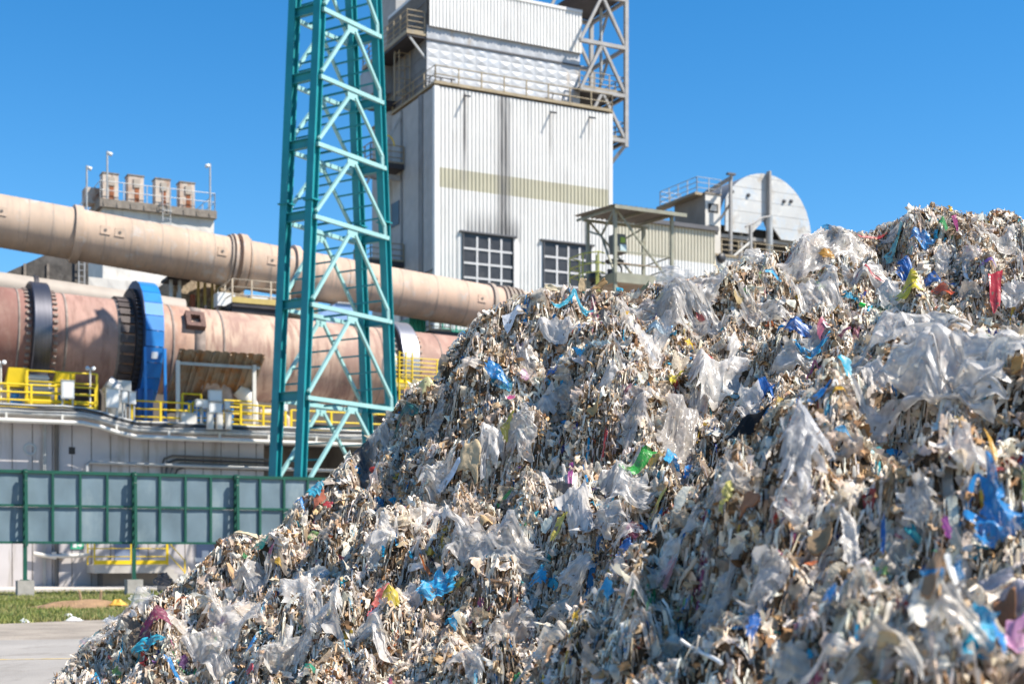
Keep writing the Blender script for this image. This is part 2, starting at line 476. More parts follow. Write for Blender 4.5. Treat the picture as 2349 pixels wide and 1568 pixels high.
# ================================================================== screen fence
m_green = mat('green_fence_paint', (.008, .085, .052), .45, var=.2, scale=2, dirt=((.10, .16, .12), .2, 4, (1, 1, 1)))
m_screen = mat('blue_grey_screen', (.155, .215, .25), .45, var=.24, scale=.9, stretch=(1, 1, .6), spec=.5, dirt=((.24, .30, .32), .48, .7, (1.4, 1, .5)), bump=.1, bscale=2.2)
m_block = mat('concrete_block', (.40, .375, .33), .95, var=.22, scale=3, dirt=((.22, .2, .17), .35, 5, (1, 1, 1)), bump=.3)
TF = -10.7
zt, zm, zb = 4.74, 3.45, 2.04
s_main = [FS(u, 1100, TF)[0] for u in (57, 303, 540)]
bay = (s_main[2] - s_main[0]) / 2
s0f = s_main[0] - bay
fence = thing('screen_fence', 'tall green framed screen fence with blue grey panels on concrete blocks', 'fence', L(s0f + 3 * bay, TF, 0))
nb = 7
for z, h in ((zt, .12), (zm, .09), (zb, .09)):
    MB().fbox(s0f, s0f + nb * bay, TF - .06, TF + .06, z - h / 2, z + h / 2).build('rail', m_green, fence)
for i in range(nb * 4 + 1):
    s = s0f + i * bay / 4
    if i % 4:
        MB().fbox(s - .045, s + .045, TF - .075, TF + .05, zb + .046, zt - .061).build('mullion', m_green, fence)
    else:
        m = MB()
        m.fbox(s - .07, s + .07, TF - .13, TF + .02, .6, zt + .09)
        m.beam(L(s, TF - .42, zb - .15), L(s, TF - .30, zt + .05), .11, .11, (NX, NY, 0))
        for k in range(9):
            z = zb - .1 + k * .33
            m.beam(L(s, TF - .1, z), L(s, TF - .38, z + .14), .1, .03)
        m.fbox(s - .16, s + .16, TF - .2, TF + .1, .602, .63)
        m.build('post', m_green, fence)
        MB().fbox(s - .3, s + .3, TF - .33, TF + .27, -.1, .6).build('foundation_block', m_block, fence)
    if i < nb * 4:
        for za, zc in ((zb, zm), (zm, zt)):
            # slightly slack sheet in every cell
            n, k = 6, 5; vs, fs = [], []
            amp = rng.uniform(-.025, .025); ph = rng.uniform(0, 6)
            for a in range(n + 1):
                for b in range(k + 1):
                    fa, fb = a / n, b / k
                    d = amp * math.sin(math.pi * fa) * math.sin(math.pi * fb) +   .004 * math.sin(ph + 7 * fa + 5 * fb)
                    vs.append(L(s + .046 + (bay / 4 - .092) * fa, TF + .03 + d, za + .045 + (zc - za - .1) * fb))
            for a in range(n):
                for b in range(k): q = a * (k + 1) + b; fs.append((q, q + k + 1, q + k + 2, q + 1))
            MB().add(vs, fs, True).build('screen_panel', m_screen, fence)

# ================================================================== teal lattice tower
m_teal = mat('teal_paint', (.012, .245, .275), .42, var=.16, scale=1.2, spec=.5, dirt=(((.06, .24, .26), .25, 2, (1, 1, .3)), ((.16, .17, .15), .10, 5, (1, 1, .5))))
m_mint = mat('mint_paint', (.30, .52, .505), .42, var=.12, scale=1.2, spec=.5, dirt=(((.22, .42, .40), .3, 2, (1, 1, 1)), ((.25, .24, .2), .12, 5, (1, 1, 1))))
tw = thing('lattice_tower', 'tall teal steel lattice tower with chevron bracing and ladder rungs', 'tower', (-7.9, 63.3, 0), R(57))
e1 = Vector((math.cos(R(57)), math.sin(R(57)), 0)); e2 = Vector((-e1.y, e1.x, 0))
MBC = (Vector((-8.63, 61, 0)) + Vector((-5.83, 65.3, 0))) / 2
def tlen(z): return 5.14 - .123 * (z - 15.8)
def leg(k, z):   # A B C D
    h = tlen(z) / 2
    sgn, back = {'A': (-1, 1), 'B': (-1, 0), 'C': (1, 0), 'D': (1, 1)}[k]
    return MBC + e1 * sgn * h + e2 * (1.45 * back) + Vector((0, 0, z))
lv = [.4, 4.3, 8.35, 12.35, 16.15, 19.3, 22.25, 25.2, 28.2]
ztop = 29.0
for k in 'ABCD':
    m = MB(); m.ibeam(leg(k, .25), leg(k, ztop), .38, .40, e1, .05)
    for zz in (16.75,):
        m.hexa([leg(k, zz + dz) + e1 * a * .27 + e2 * b * .27 for dz in (0, .06) for a, b in ((-1, -1), (1, -1), (1, 1), (-1, 1))])
    m.hexa([leg(k, zz) + e1 * a * .35 + e2 * b * .35 for zz in (0, .25) for a, b in ((-1, -1), (1, -1), (1, 1), (-1, 1))])
    m.build('leg', m_teal, tw)
for i, z in enumerate(lv):
    for a, b in (('A', 'B'), ('D', 'C')):
        p, q = leg(a, z), leg(b, z); o = (e1 * -.02) if a == 'A' else e1 * .02
        MB().ibeam(p + o, q + o, .24, .40, (0, 0, 1), .035).build('cross_beam', m_teal, tw)
    for a, b, o in (('B', 'C', e2 * -.19), ('A', 'D', e2 * .19)):
        MB().beam(leg(a, z - .1) + o, leg(b, z - .1) + o, .15, .18).build('long_beam', m_mint, tw)
    if i:
        zl = lv[i - 1]
        for a, b, o in (('B', 'C', e2 * -.19), ('A', 'D', e2 * .19)):
            mid = (leg(a, z) + leg(b, z)) / 2 + o
            m = MB()
            pl = mid - Vector((0, 0, .42))
            m.hexa([pl + e1 * x * .34 + e2 * y * .02 + Vector((0, 0, zz)) for zz in (-.12, .22) for x, y in ((-1, -1), (1, -1), (1, 1), (-1, 1))])
            m.build('gusset_plate', m_mint, tw)
            la = leg(a, zl + .15) + o + e1 * .1; lb = leg(b, zl + .42) + o - e1 * .22
            MB().beam(mid - Vector((0, 0, .38)) - e1 * .18, la, .14, .14).build('brace', m_mint, tw)
            m = MB(); m.beam(mid - Vector((0, 0, .38)) + e1 * .18, lb, .13, .13)
            m.beam(lb, leg(b, zl - .1) + o - e1 * .22, .13, .15); m.build('brace', m_mint, tw)
        if i < 2: continue
        for side in (-1, 1):
            for k in range(1, 5):
                t = k / 4.6
                pts = []
                for a, b, o in (('B', 'C', e2 * -.12), ('A', 'D', e2 * .12)):
                    mid = (leg(a, z) + leg(b, z)) / 2 + o - Vector((0, 0, .38)) + e1 * .18 * side
                    foot = leg(a, zl + .15) + e1 * .1 + o if side < 0 else leg(b, zl + .42) - e1 * .22 + o
                    pts.append(mid.lerp(foot, t))
                MB().beam(pts[0], pts[1], .07, .07).build('rung', m_teal, tw)
        for k in range(1, 4):
            p = leg('B', z - .1).lerp(leg('C', z - .1), k / 4); q = leg('A', z - .1).lerp(leg('D', z - .1), k / 4)
            MB().beam(p, q, .07, .09).build('rung', m_teal, tw)
# ================================================================== kiln platform building
m_conc = mat('pier_concrete', (.50, .47, .47), .9, var=.12, scale=.6, dirt=(((.30, .26, .22), .42, 1.3, (1, 1, .12)), ((.22, .19, .16), .18, 3, (1, 1, .25))))
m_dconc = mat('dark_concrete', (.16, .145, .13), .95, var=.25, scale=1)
m_joint = mat('joint_filler', (.16, .14, .12), .95)
m_pipew = mat('white_pipe_paint', (.66, .63, .57), .5, var=.12, dirt=((.35, .28, .2), .25, 3, (1, 1, 1)))
m_galv = mat('galvanised_steel', (.42, .42, .41), .45, metal=.3, var=.2, dirt=((.26, .22, .18), .3, 3, (1, 1, 1)))
m_cable = mat('cable_sheath', (.06, .06, .062), .7)
m_yellow = mat('safety_yellow', (.78, .55, .012), .45, var=.12, dirt=((.45, .3, .06), .2, 4, (1, 1, 1)))
m_yelgrey = mat('worn_yellow', (.50, .38, .12), .6, var=.2, dirt=((.35, .3, .25), .4, 4, (1, 1, 1)))
m_doorblue = mat('blue_grey_door', (.20, .25, .36), .5, var=.1)
m_paper = mat('white_sheet', (.75, .77, .8), .7)
m_signgreen = mat('sign_green', (.05, .42, .24), .5)
m_dark = mat('dark_opening', (.035, .033, .032), .8, var=.4, scale=2)
m_white = mat('white_enamel', (.72, .72, .70), .45, var=.08, dirt=((.4, .37, .33), .15, 5, (1, 1, .4)))
m_blue = mat('machine_blue', (.02, .20, .55), .4, var=.12, dirt=((.12, .22, .36), .2, 3, (1, 1, .5)))
m_black = mat('black_iron', (.03, .03, .035), .5, var=.3)

sL0, sEnd = -9.0, 45.0
sK = FS(250, 1000, -.9)[0]
zL, zR = 8.15, 7.62
kp = thing('kiln_platform', 'long pale concrete platform building carrying the kiln above the screen fence', 'building', L(10, 5, 0))
sR = FS(605, 1080, 0)[0]
MB().fbox(sL0, sK - .8, 0, 10, 0, zL - .46).prism([L(sK - .8, 0, 0), L(sK + .8, 0, 0), L(sK + .8, 0, zR - .46), L(sK - .8, 0, zL - .46)], Vector((NX, NY, 0)) * 10).fbox(sK + .8, sR, 0, 10, 0, zR - .46).build('wall', m_conc, kp)
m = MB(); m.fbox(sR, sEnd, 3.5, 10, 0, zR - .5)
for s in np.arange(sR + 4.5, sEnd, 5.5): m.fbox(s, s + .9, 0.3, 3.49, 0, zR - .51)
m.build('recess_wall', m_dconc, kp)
for k, s in enumerate(np.arange(sL0 + .6, sR, .87)):
    MB().fbox(s, s + .035, -.012, .05, .1, (zL if s < sK - .6 else zR) - .52).build('panel_joint', m_joint, kp)
m = MB()
m.fbox(sL0, sK - .8, -.9, 10.3, zL - .45, zL)
m.fbox(sK + .8, sEnd, -.9, 10.3, zR - .45, zR)
m.prism([L(sK - .8, -.9, zL - .45), L(sK + .8, -.9, zR - .45), L(sK + .8, -.9, zR), L(sK - .8, -.9, zL)], Vector((NX, NY, 0)) * 11.2)
m.build('deck_slab', m_conc, kp)
m_insul = mat('insulation_wrap', (.50, .48, .45), .55, var=.3, scale=3, dirt=((.2, .18, .16), .4, 2.5, (.3, 1, 3)))
def edge_line(dt, dz, wob=0.0, seed=0):
    pts = []
    for s in np.arange(sL0, sEnd, .8):
        f = min(1, max(0, (s - (sK - .9)) / 1.8))
        z = zL + (zR - zL) * f + dz + wob * float(noise2(np.array([s]), np.array([0.]), seed, .8)[0])
        pts.append(L(s, dt + wob * .6 * float(noise2(np.array([s]), np.array([4.]), seed, .5)[0]), z))
    return pts
for dt, dz, r, wob, mt_, nm in ((-1.02, -.28, .13, .015, m_insul, 'insulated_pipe'), (-1.0, .02, .045, .05, m_cable, 'cable'), (-1.04, -.07, .05, .06, m_cable, 'cable'),
                           (-.98, .10, .05, .03, m_galv, 'conduit'), (-1.12, -.62, .105, 0, m_pipew, 'edge_pipe'), (-1.16, -.15, .03, .05, m_galv, 'conduit')):
    MB().tube(edge_line(dt, dz, wob, int(r * 1000)), r, 8).build(nm, mt_, kp)
m = MB()
for s in np.arange(sL0 + 1.5, sEnd, 2.4):
    f = min(1, max(0, (s - (sK - .9)) / 1.8)); z = zL + (zR - zL) * f
    MB().fbox(s - .05, s + .05, -1.17, -1.07, z - .6, z - .28).build('pipe_hanger', m_pipew, kp)
MB().fbox(sL0, 34, 9.6, 9.9, zR, 10.35).build('added_back_wall', m_dconc, kp)  # dark back wall added to close off bright sky under the kiln
# grey wall pipe, cable trays, downpipes on the wall
sa, za = FS(199, 1085, -.25); sb_, zb_ = FS(203, 1060, -.25)
MB().tube([L(sa, -.25, 4.0), L(sa, -.25, zb_ - .1), L(sa + .12, -.25, zb_), L(sR + .6, -.25, zb_ - .05), L(sEnd, -.25, zb_ - .2)], .085, 8).build('wall_pipe', m_galv, kp)
for k in range(4):
    z0 = 6.25 - .17 * k; s1 = FS(372, 1080, -.2)[0] + .2 * k
    pts = [L(s1, -.16, 3.5), L(s1, -.16, z0 - .5), L(s1 + .12, -.16, z0 - .15), L(s1 + .5, -.16, z0), L(sR + .5, -.16, z0 - .05)]
    MB().tube(pts, .055, 6).build('cable_conduit', m_cable if k % 2 else m_dconc, kp)
for u, r, mt_ in ((130, .1, m_dconc), (104, .04, m_galv), (100, .03, m_galv)):
    s = FS(u, 1000, -.14)[0]
    MB().tube([L(s, -.14, .1), L(s, -.14, zL - .5)], r, 8).build('downpipe', mt_, kp)
s, z = FS(165, 1033, 0); MB().fbox(s - .14, s + .14, -.02, .05, z - .16, z + .16).build('wall_opening', m_dark, kp)
s, z = FS(69, 1030, -.03); MB().lathe(L(s, -.02, z), (NX, NY, 0), [(0, .18), (-.02, .24), (0, .3)], 24).build('wall_ring', m_galv, kp)
# low fittings seen under the fence
s, z = FS(135, 1275, -.3)
MB().tube([L(s - 1.1, -.3, z + .12), L(s - .4, -.3, z), L(s + .4, -.32, z + .02), L(s + 1.3, -.3, z + .05)], .1, 8).fbox(s - .3, s - .12, -.36, -.01, z - .14, z + .2).fbox(s + .1, s + .3, -.36, -.01, z - .1, z + .16).build('valve_pipe', m_pipew, kp)
s, z = FS(177, 1252, -.03)
sg = MB().fbox(s - .3, s + .3, -.05, -.01, z - .13, z + .2).build('exit_sign', m_signgreen, kp)
m = MB()
m.fbox(s - .2, s - .02, -.062, -.0505, z - .06, z + .14)
m.prism([L(s + .02, -.062, z + .08), L(s + .02, -.062, z), L(s + .12, -.062, z), L(s + .12, -.062, z - .06), L(s + .24, -.062, z + .04), L(s + .12, -.062, z + .14), L(s + .12, -.062, z + .08)], Vector((NX, NY, 0)) * .011)
m.build('sign_symbol', m_white, sg)
# door behind the landing, door on the right with sheets of paper
sA, sB = FS(263, 1300, 0)[0], FS(319, 1300, 0)[0]
d = MB().fbox(sA, sB, -.05, .02, 1.15, 3.3).build('door', m_doorblue, kp)
MB().fbox(sA + .95, sA + .975, -.06, -.0505, 1.2, 3.3).build('door_split', m_joint, d)
sA, sB = FS(450, 1300, 0)[0], FS(495, 1300, 0)[0]
d = MB().fbox(sA, sB, -.05, .02, .14, 2.7).build('door', m_doorblue, kp)
m = MB()
for (u, v, w_, h_) in ((457, 1283, .4, .2), (471, 1272, .32, .42), (474, 1300, .5, .75)):
    s, z = FS(u, v, -.05); m.fbox(s - w_ / 2, s + w_ / 2, -.062, -.0505, z - h_ / 2, z + h_ / 2)
m.build('notice', m_paper, d)
# loading landing: slab, stair, yellow rails
ld = thing('loading_landing', 'concrete landing with yellow rails and steps against the wall below the fence', 'landing', L(FS(280, 1345, -1)[0], -1, .13))
sA, sB, sC = FS(216, 1310, -1.9)[0], FS(383, 1310, -1.9)[0], FS(425, 1350, -1.9)[0]
zd = 1.12
m_lconc = mat('landing_concrete', (.47, .44, .40), .9, var=.2, scale=1.2, dirt=((.28, .25, .21), .35, 3, (1, 1, .3)))
MB().fbox(sA, sB, -1.9, -.06, zd - .38, zd).build('slab', m_lconc, ld)
m = MB(); m.fbox(sA + .5, sB - .2, -1.4, -.07, .13, zd - .381); m.build('base_wall', m_dconc, ld)
m = MB(); n = 5
prof = [(sB, zd - .38)]
for k in range(n):
    prof += [(sB + (sC - sB) * k / n, zd - (zd - .14) * k / n - .02), (sB + (sC - sB) * (k + 1) / n, zd - (zd - .14) * k / n - .02)]
prof += [(sC, .14), (sC - .35, .14)]
m.prism([L(s, -1.9, z) for s, z in prof], Vector((NX, NY, 0)) * 1.83); m.build('stair', m_lconc, ld)
rail_run([L(sA + .03, -.2, zd), L(sA + .03, -1.85, zd), L(sB, -1.85, zd)], 1.1, m_yellow, ld, 3, 1.75, .028)
MB().fbox(sA, sB, -1.93, -1.88, zd + .01, zd + .2).build('kick_plate', m_yellow, ld)
rail_run([L(sB + .05, -1.85, zd - .03), L(sC, -1.85, .2)], 1.1, m_yellow, ld, 2, 2.2, .026)

# ================================================================== kiln
KT, KR = 5.0, 2.25
def kax(s): return L(s, KT, 12.14 - .029 * s)
kdir = (kax(10) - kax(0)).normalized()
def kpos(s): return kax(s)
kroot_loc = kax(0)
kn = thing('rotary_kiln', 'huge pinkish rusty rotary kiln with steel riding rings', 'kiln', L(8, KT, zR))
off = 8.0
ramp = [(0, (.19, .085, .065)), (.17, (.235, .11, .085)), (.215, (.26, .125, .10)), (.245, (.38, .22, .175)), (.33, (.43, .265, .21)), (.37, (.46, .33, .25)), (.41, (.47, .27, .185)), (.45, (.52, .37, .275)), (.75, (.49, .345, .265)), (.82, (.36, .21, .165)), (1, (.33, .185, .145))]
m_kiln = mat('kiln_shell_steel', (1, 1, 1), .72, var=.2, scale=1.1, stretch=(1, .6, .6), ramp=ramp, rampspan=(-13 - 3, 18),
             dirt=(((.26, .145, .11), .58, 1.6, (2.0, .4, .4)), ((.15, .085, .07), .36, .7, (1.4, .4, .4)), ((.33, .20, .16), .5, .35, (1, 1, 1)), ((.55, .40, .32), .35, .7, (1, .6, .6))))
s_a, s_b = -14, 44
MB().lathe(kpos(s_a), kdir, [(0, KR), (s_b - s_a, KR)], 96).build('kiln_shell', m_kiln, kn)
m_band = mat('weld_band', (.27, .215, .185), .8, var=.3, scale=3)
for u, wd in ((40, .10), (148, .12), (272, .3), (392, .12), (452, .55), (507, .12), (640, .04), (822, .22), (870, .05), (1005, .06)):
    s = FS(u, 760, KT - 1.6)[0]
    MB().lathe(kpos(s), kdir, [(-wd / 2, KR), (-wd / 2, KR + .018), (wd / 2, KR + .018), (wd / 2, KR)], 96).build('weld_band', m_band, kn)
m_tyre = mat('polished_steel', (.34, .34, .37), .42, metal=.85, var=.15, scale=2, stretch=(9, .3, .3), dirt=((.10, .09, .09), .22, 3, (6, .3, .3)))
m_dst = mat('dark_steel', (.05, .045, .05), .6, metal=.3, var=.3, scale=2)
for u in (92, 927):
    s = FS(u, 760, KT - 1.6)[0]; a = .42 if u < 500 else .5
    rt = MB().ring(kpos(s), kdir, [(-a, KR + .1), (-a, KR + .38), (-a + .04, KR + .42), (a - .04, KR + .42), (a, KR + .38), (a, KR + .1)], 96)
    o = rt.build('riding_ring', m_tyre if u > 500 else mat('dark_polished_steel', (.13, .13, .15), .4, metal=.85, var=.2, scale=2, stretch=(9, .3, .3), dirt=((.05, .045, .045), .3, 3, (6, .3, .3))), kn)
    MB().lathe(kpos(s), kdir, [(-a - .03, KR + .02), (-a - .03, KR + .30), (-a - .001, KR + .30), (-a - .001, KR + .02)], 64, False, True).build('ring_face', m_dst, kn)
    m = MB()
    for k in range(24):
        t = R(-100) + R(200) * k / 23
        up = Vector((0, 0, 1)); aa = kdir.cross(up).normalized(); bb = aa.cross(kdir)
        rad = aa * math.cos(t) + bb * math.sin(t)
        for sg_ in (-1, 1):
            p = kpos(s) + kdir * (sg_ * (a + .2)) + rad * (KR + .05)
            MB().beam(p - kdir * .1, p + kdir * .1, .13, .09, rad).build('retaining_block', m_band, kn)
    
# girth gear and its blue hood
s = FS(322, 760, KT - 2)[0]
up = Vector((0, 0, 1)); aa = kdir.cross(up).normalized(); bb = aa.cross(kdir)
def krad(t): return aa * math.cos(t) + bb * math.sin(t)
m = MB()
m.lathe(kpos(s), kdir, [(-.3, KR + .05), (-.3, KR + .5), (.3, KR + .5), (.3, KR + .05)], 96, False, True)
for k in range(64):
    r_ = krad(2 * math.pi * k / 64); p = kpos(s) + r_ * (KR + .55)
    m.beam(p - kdir * .29, p + kdir * .29, .11, .12, r_)
m.build('girth_gear', m_dst, kn)
m = MB()
for k in range(30):
    r_ = krad(2 * math.pi * k / 30); p = kpos(s - .75) + r_ * (KR + .1)
    m.beam(p - kdir * .26, p + kdir * .40, .36, .1, r_)
m.build('spring_plates', mat('spring_plate_steel', (.085, .065, .06), .7, var=.5, scale=1.5), kn)
hd = thing('gear_hood', 'bright blue segmented hood arching over the kiln gear', 'hood', L(s + .3, KT, zR))
RH = KR + 1.0
segs = 22
def hp(t, r, x): return kpos(s + x) + krad(t) * r
angs = [R(-62) + (R(242) - R(-62)) * k / segs for k in range(segs + 1)]
for k in range(segs):
    t0, t1 = angs[k], angs[k + 1]
    g_ = .006
    m = MB(); m.hexa([hp(t0 + g_, RH - .05, 0), hp(t1 - g_, RH - .05, 0), hp(t1 - g_, RH - .05, .88), hp(t0 + g_, RH - .05, .88),
                      hp(t0 + g_, RH, 0), hp(t1 - g_, RH, 0), hp(t1 - g_, RH, .88), hp(t0 + g_, RH, .88)])
    m.build('hood_segment', m_blue, hd)
    m = MB(); m.hexa([hp(t0, KR + .14, .81), hp(t1, KR + .14, .81), hp(t1, RH - .055, .81), hp(t0, RH - .055, .81), hp(t0, KR + .14, .85), hp(t1, KR + .14, .85), hp(t1, RH - .055, .85), hp(t0, RH - .055, .85)])
    m.hexa([hp(t0, RH - .42, -.05), hp(t1, RH - .42, -.05), hp(t1, RH + .03, -.05), hp(t0, RH + .03, -.05), hp(t0, RH - .42, -.015), hp(t1, RH - .42, -.015), hp(t1, RH + .03, -.015), hp(t0, RH + .03, -.015)])
    m.build('side_plate', mat('hood_dark_blue', (.02, .055, .13), .5, var=.2), hd)
for x in (-.05, .9):
    p = hp(R(-8), RH, x); q = p.copy(); q.z = zR
    q = Vector((q.x, q.y, zR)) + Vector((-NX, -NY, 0)) * .25
    MB().beam(p + Vector((-NX, -NY, 0)) * .12, q, .13, .13).build('hood_leg', m_blue, hd)
s2, z2 = FS(338, 885, KT - RH - .2); MB().fbox(s2 - .36, s2 + .36, KT - RH + .15, KT - RH + .85, zR, z2 - .1).build('lower_casing', mat('hood_mid_blue', (.012, .11, .34), .45, var=.2), hd)
s2, z2 = FS(347, 857, 2.2); p = L(s2, 2.2, z2)
t = R(-14); r_ = krad(t); c_ = hp(t, RH + .012, .45)
m = MB(); m.beam(c_ - kdir * .15, c_ + kdir * .15, .32, .02, r_); m.build('label_plate', m_paper, hd)
# rusty manhole on the shell
s = FS(447, 750, KT - 2.1)[0]
t = R(33); r_ = krad(t); tn = kdir.cross(r_)
m = MB()
c_ = kpos(s) + r_ * (KR + .12)
for a_, b_ in ((-1, 0), (1, 0)): m.beam(c_ + kdir * .36 * a_ - tn * .36, c_ + kdir * .36 * a_ + tn * .36, .24, .36, r_)
for a_ in (-1, 1): m.beam(c_ + tn * .36 * a_ - kdir * .475, c_ + tn * .36 * a_ + kdir * .475, .23, .35, r_)
m.build('manhole', mat('rusty_iron', (.15, .085, .07), .85, var=.4, scale=6), kn)
# roller piers under the rings
for u in (92, 927):
    s = FS(u, 860, KT - 1.6)[0]; zz = zL if u < 300 else zR
    m = MB(); m.fbox(s - .9, s + .9, KT - 2.2, KT + 2.2, zz, zz + .5)
    m.lathe(L(s - .55, KT - 1.55, zz + 1.0), (DX, DY, 0), [(0, .05), (0, .62), (1.1, .62), (1.1, .05)], 32)
    m.lathe(L(s - .55, KT + 1.55, zz + 1.0), (DX, DY, 0), [(0, .05), (0, .62), (1.1, .62), (1.1, .05)], 32)
    m.build('support_rollers', m_galv, kn)

# ================================================================== long upper duct
DT, DRr = 11.5, 1.38
def dax(s): return L(s, DT, 19.0 - .082 * s)
ddir = (dax(10) - dax(0)).normalized()
du_ = thing('hot_air_duct', 'long sloping beige air duct passing above the kiln', 'duct', L(8, DT, 18), TH)
ramp = [(0, (.44, .335, .26)), (.25, (.455, .34, .255)), (.5, (.48, .345, .25)), (.62, (.52, .37, .275)), (1, (.54, .375, .28))]
m_duct = mat('duct_steel', (1, 1, 1), .75, var=.17, scale=1.0, stretch=(1, 1, .4), ramp=ramp, rampspan=(-16, 22),
             dirt=(((.30, .25, .21), .46, 2.2, (2.6, .5, .25)), ((.44, .43, .41), .4, 1.2, (1, 1, 1)), ((.30, .235, .19), .3, 1.0, (2.5, .5, .3)), ((.36, .29, .24), .4, .8, (1.5, .6, .4))))
MB().lathe(dax(-14), ddir, [(0, DRr), (56, DRr)], 96).build('duct_shell', m_duct, du_)
m_flange = mat('flange_steel', (.36, .29, .235), .7, var=.2, scale=2)
def dring(u, prof, name='flange', mt_=None):
    s = FS(u, 600, DT - 1.0)[0]
    MB().ring(dax(s), ddir, prof, 80).build(name, mt_ or m_duct, du_)
def rp(w_, h_): return [(-w_ / 2, DRr - .02), (-w_ / 2, DRr + h_), (w_ / 2, DRr + h_), (w_ / 2, DRr - .02)]
dring(180, rp(.42, .17)); dring(531, rp(.09, .12), mt_=m_flange); dring(540, rp(.16, .2)); dring(560, rp(.4, .28)); dring(574, rp(.1, .12), mt_=m_flange)
dring(683, rp(.3, .2)); dring(800, rp(.05, .03)); dring(1133, rp(.25, .14), mt_=m_flange)
for k in range(5): dring(1160 + 10 * k, rp(.13, .13 + .03 * (k % 2)), 'bellows', m_flange)
for u in (65, 120, 240, 300, 370, 620, 430, 490, 740, 850, 920, 1000, 1070): dring(u, rp(.045, .012), 'weld_seam', m_flange)
m_dk = mat('instrument_dark', (.09, .08, .07), .6)
for u, v in ((240, 538), (273, 543), (508, 594), (2, 500), (622, 620), (860, 648), (1103, 688)):
    s = FS(u, v, DT - 1.2)[0]
    dz = 12 if v < 545 else 8
    t = R(8)
    upv = Vector((0, 0, 1)); a_ = ddir.cross(upv).normalized(); b_ = a_.cross(ddir)
    r_ = a_ * math.cos(t) + b_ * math.sin(t); c_ = dax(s) + r_ * (DRr + .01)
    MB().beam(c_ - ddir * .26, c_ + ddir * .26, .46, .03, r_).build('instrument_plate', m_duct, du_)
    MB().tube([c_, c_ + r_ * .05], .08, 8).build('sensor', m_dk, du_)

# ================================================================== yellow rails and gear on the deck
def deck_rail(label, pts, n=3, h=1.1, sp=1.5, mt_=None, toe=True):
    a = pts[0]
    o = thing('guard_rail', label, 'railing', a, TH, 'yellow guard rails on the kiln deck')
    rail_run(pts, h, mt_ or m_yellow, o, n, sp, .045, toe=(mt_ or m_yellow) if toe else None)
    return o
def fp(u, t, z, v=1000): return L(FS(u, v, t)[0], t, z)
deck_rail('yellow guard rail along the deck edge below the left riding ring', [fp(-160, -.6, zL), fp(219, -.6, zL)], 3, 1.05, 1.55)
deck_rail('yellow guard rail set back on a step beside the left machine covers', [fp(60, .5, zL + .3), fp(62, -.1, zL + .3), fp(162, -.1, zL + .3), fp(222, -.1, zL + .3), fp(222, 1.6, zL + .3)], 3, 1.45, 1.4)
deck_rail('yellow guard rail before the blue gear hood and canopy', [fp(302, 1.2, zR), fp(302, -.6, zR), fp(434, -.6, zR)], 3, 1.1, 1.5)
deck_rail('raised yellow rail loop standing behind the canopy post', [fp(418, .4, zR + .7), fp(461, .4, zR + .7)], 2, .95, 1.6, toe=False)
deck_rail('yellow guard rail before the rusty fan duct right of the canopy', [fp(442, -.2, zR + .1), fp(500, -.2, zR + .1), fp(500, -.55, zR + .1), fp(655, -.6, zR)], 3, 1.1, 1.3)
deck_rail('low double yellow rail beneath the right end of the canopy', [fp(515, .6, zR + .2), fp(582, .6, zR + .2)], 4, 1.25, 1.4, toe=False)
deck_rail('yellow guard rail seen through the foot of the teal tower', [fp(668, -.6, zR), fp(760, -.6, zR), fp(900, -.6, zR)], 2, 1.0, 1.6)

# machine covers beside the left riding ring
def cover(u0, u1, v0, v1, label):
    s0_, z0_ = FS(u0, v1, 1.2); s1_, z1_ = FS(u1, v0, 1.2)
    o = thing('machine_cover', label, 'cover', L((s0_ + s1_) / 2, 1.6, zL), TH, 'yellow machine covers by the left riding ring')
    MB().hexa([L(s0_, 1.2, z0_), L(s1_, 1.2, z0_), L(s1_, 2.3, z0_), L(s0_, 2.3, z0_), L(s0_ + .1, 1.1, z1_), L(s1_, 1.1, z1_), L(s1_, 1.3, z1_), L(s0_ + .1, 1.3, z1_)]).build('hood_plate', m_yellow, o)
    m = MB()
    for s_ in (s0_ + .1, s1_ - .1): m.beam(L(s_, 1.25, zL), L(s_, 1.25, z0_ + .1), .12, .12)
    m.build('cover_leg', m_yellow, o)
    m = MB(); m.fbox(s0_ + .25, s1_ - .25, 1.5, 2.2, zL, zL + .7); m.lathe(L(s0_ + .3, 1.7, zL + .75), (DX, DY, 0), [(0, .02), (0, .3), (s1_ - s0_ - .7, .3), (s1_ - s0_ - .7, .02)], 20)
    m.build('motor', m_blue, o)
cover(14, 66, 845, 885, 'wide yellow machine cover left of the left riding ring, over a blue motor')
cover(124, 172, 854, 882, 'narrow yellow machine cover right of the left riding ring')
s0_, z0_ = FS(62, 930, 1.0); s1_, _ = FS(116, 930, 1.0)
bb_ = thing('bearing_block', 'grey bearing block with yellow base under the left riding ring', 'bearing', L((s0_ + s1_) / 2, 1.3, zL))
MB().fbox(s0_, s1_, .9, 1.7, zL, zL + .75).build('base', m_yellow, bb_)
MB().fbox(s0_ + .1, s1_ - .1, .95, 1.65, zL + .751, zL + 1.7).build('housing', m_galv, bb_)
m = MB()
for k in range(5): m.fbox(s0_ + .05, s1_ - .05, .92, .945, zL + .85 + .17 * k, zL + .93 + .17 * k)
m.build('cooling_fins', m_pipew, bb_)

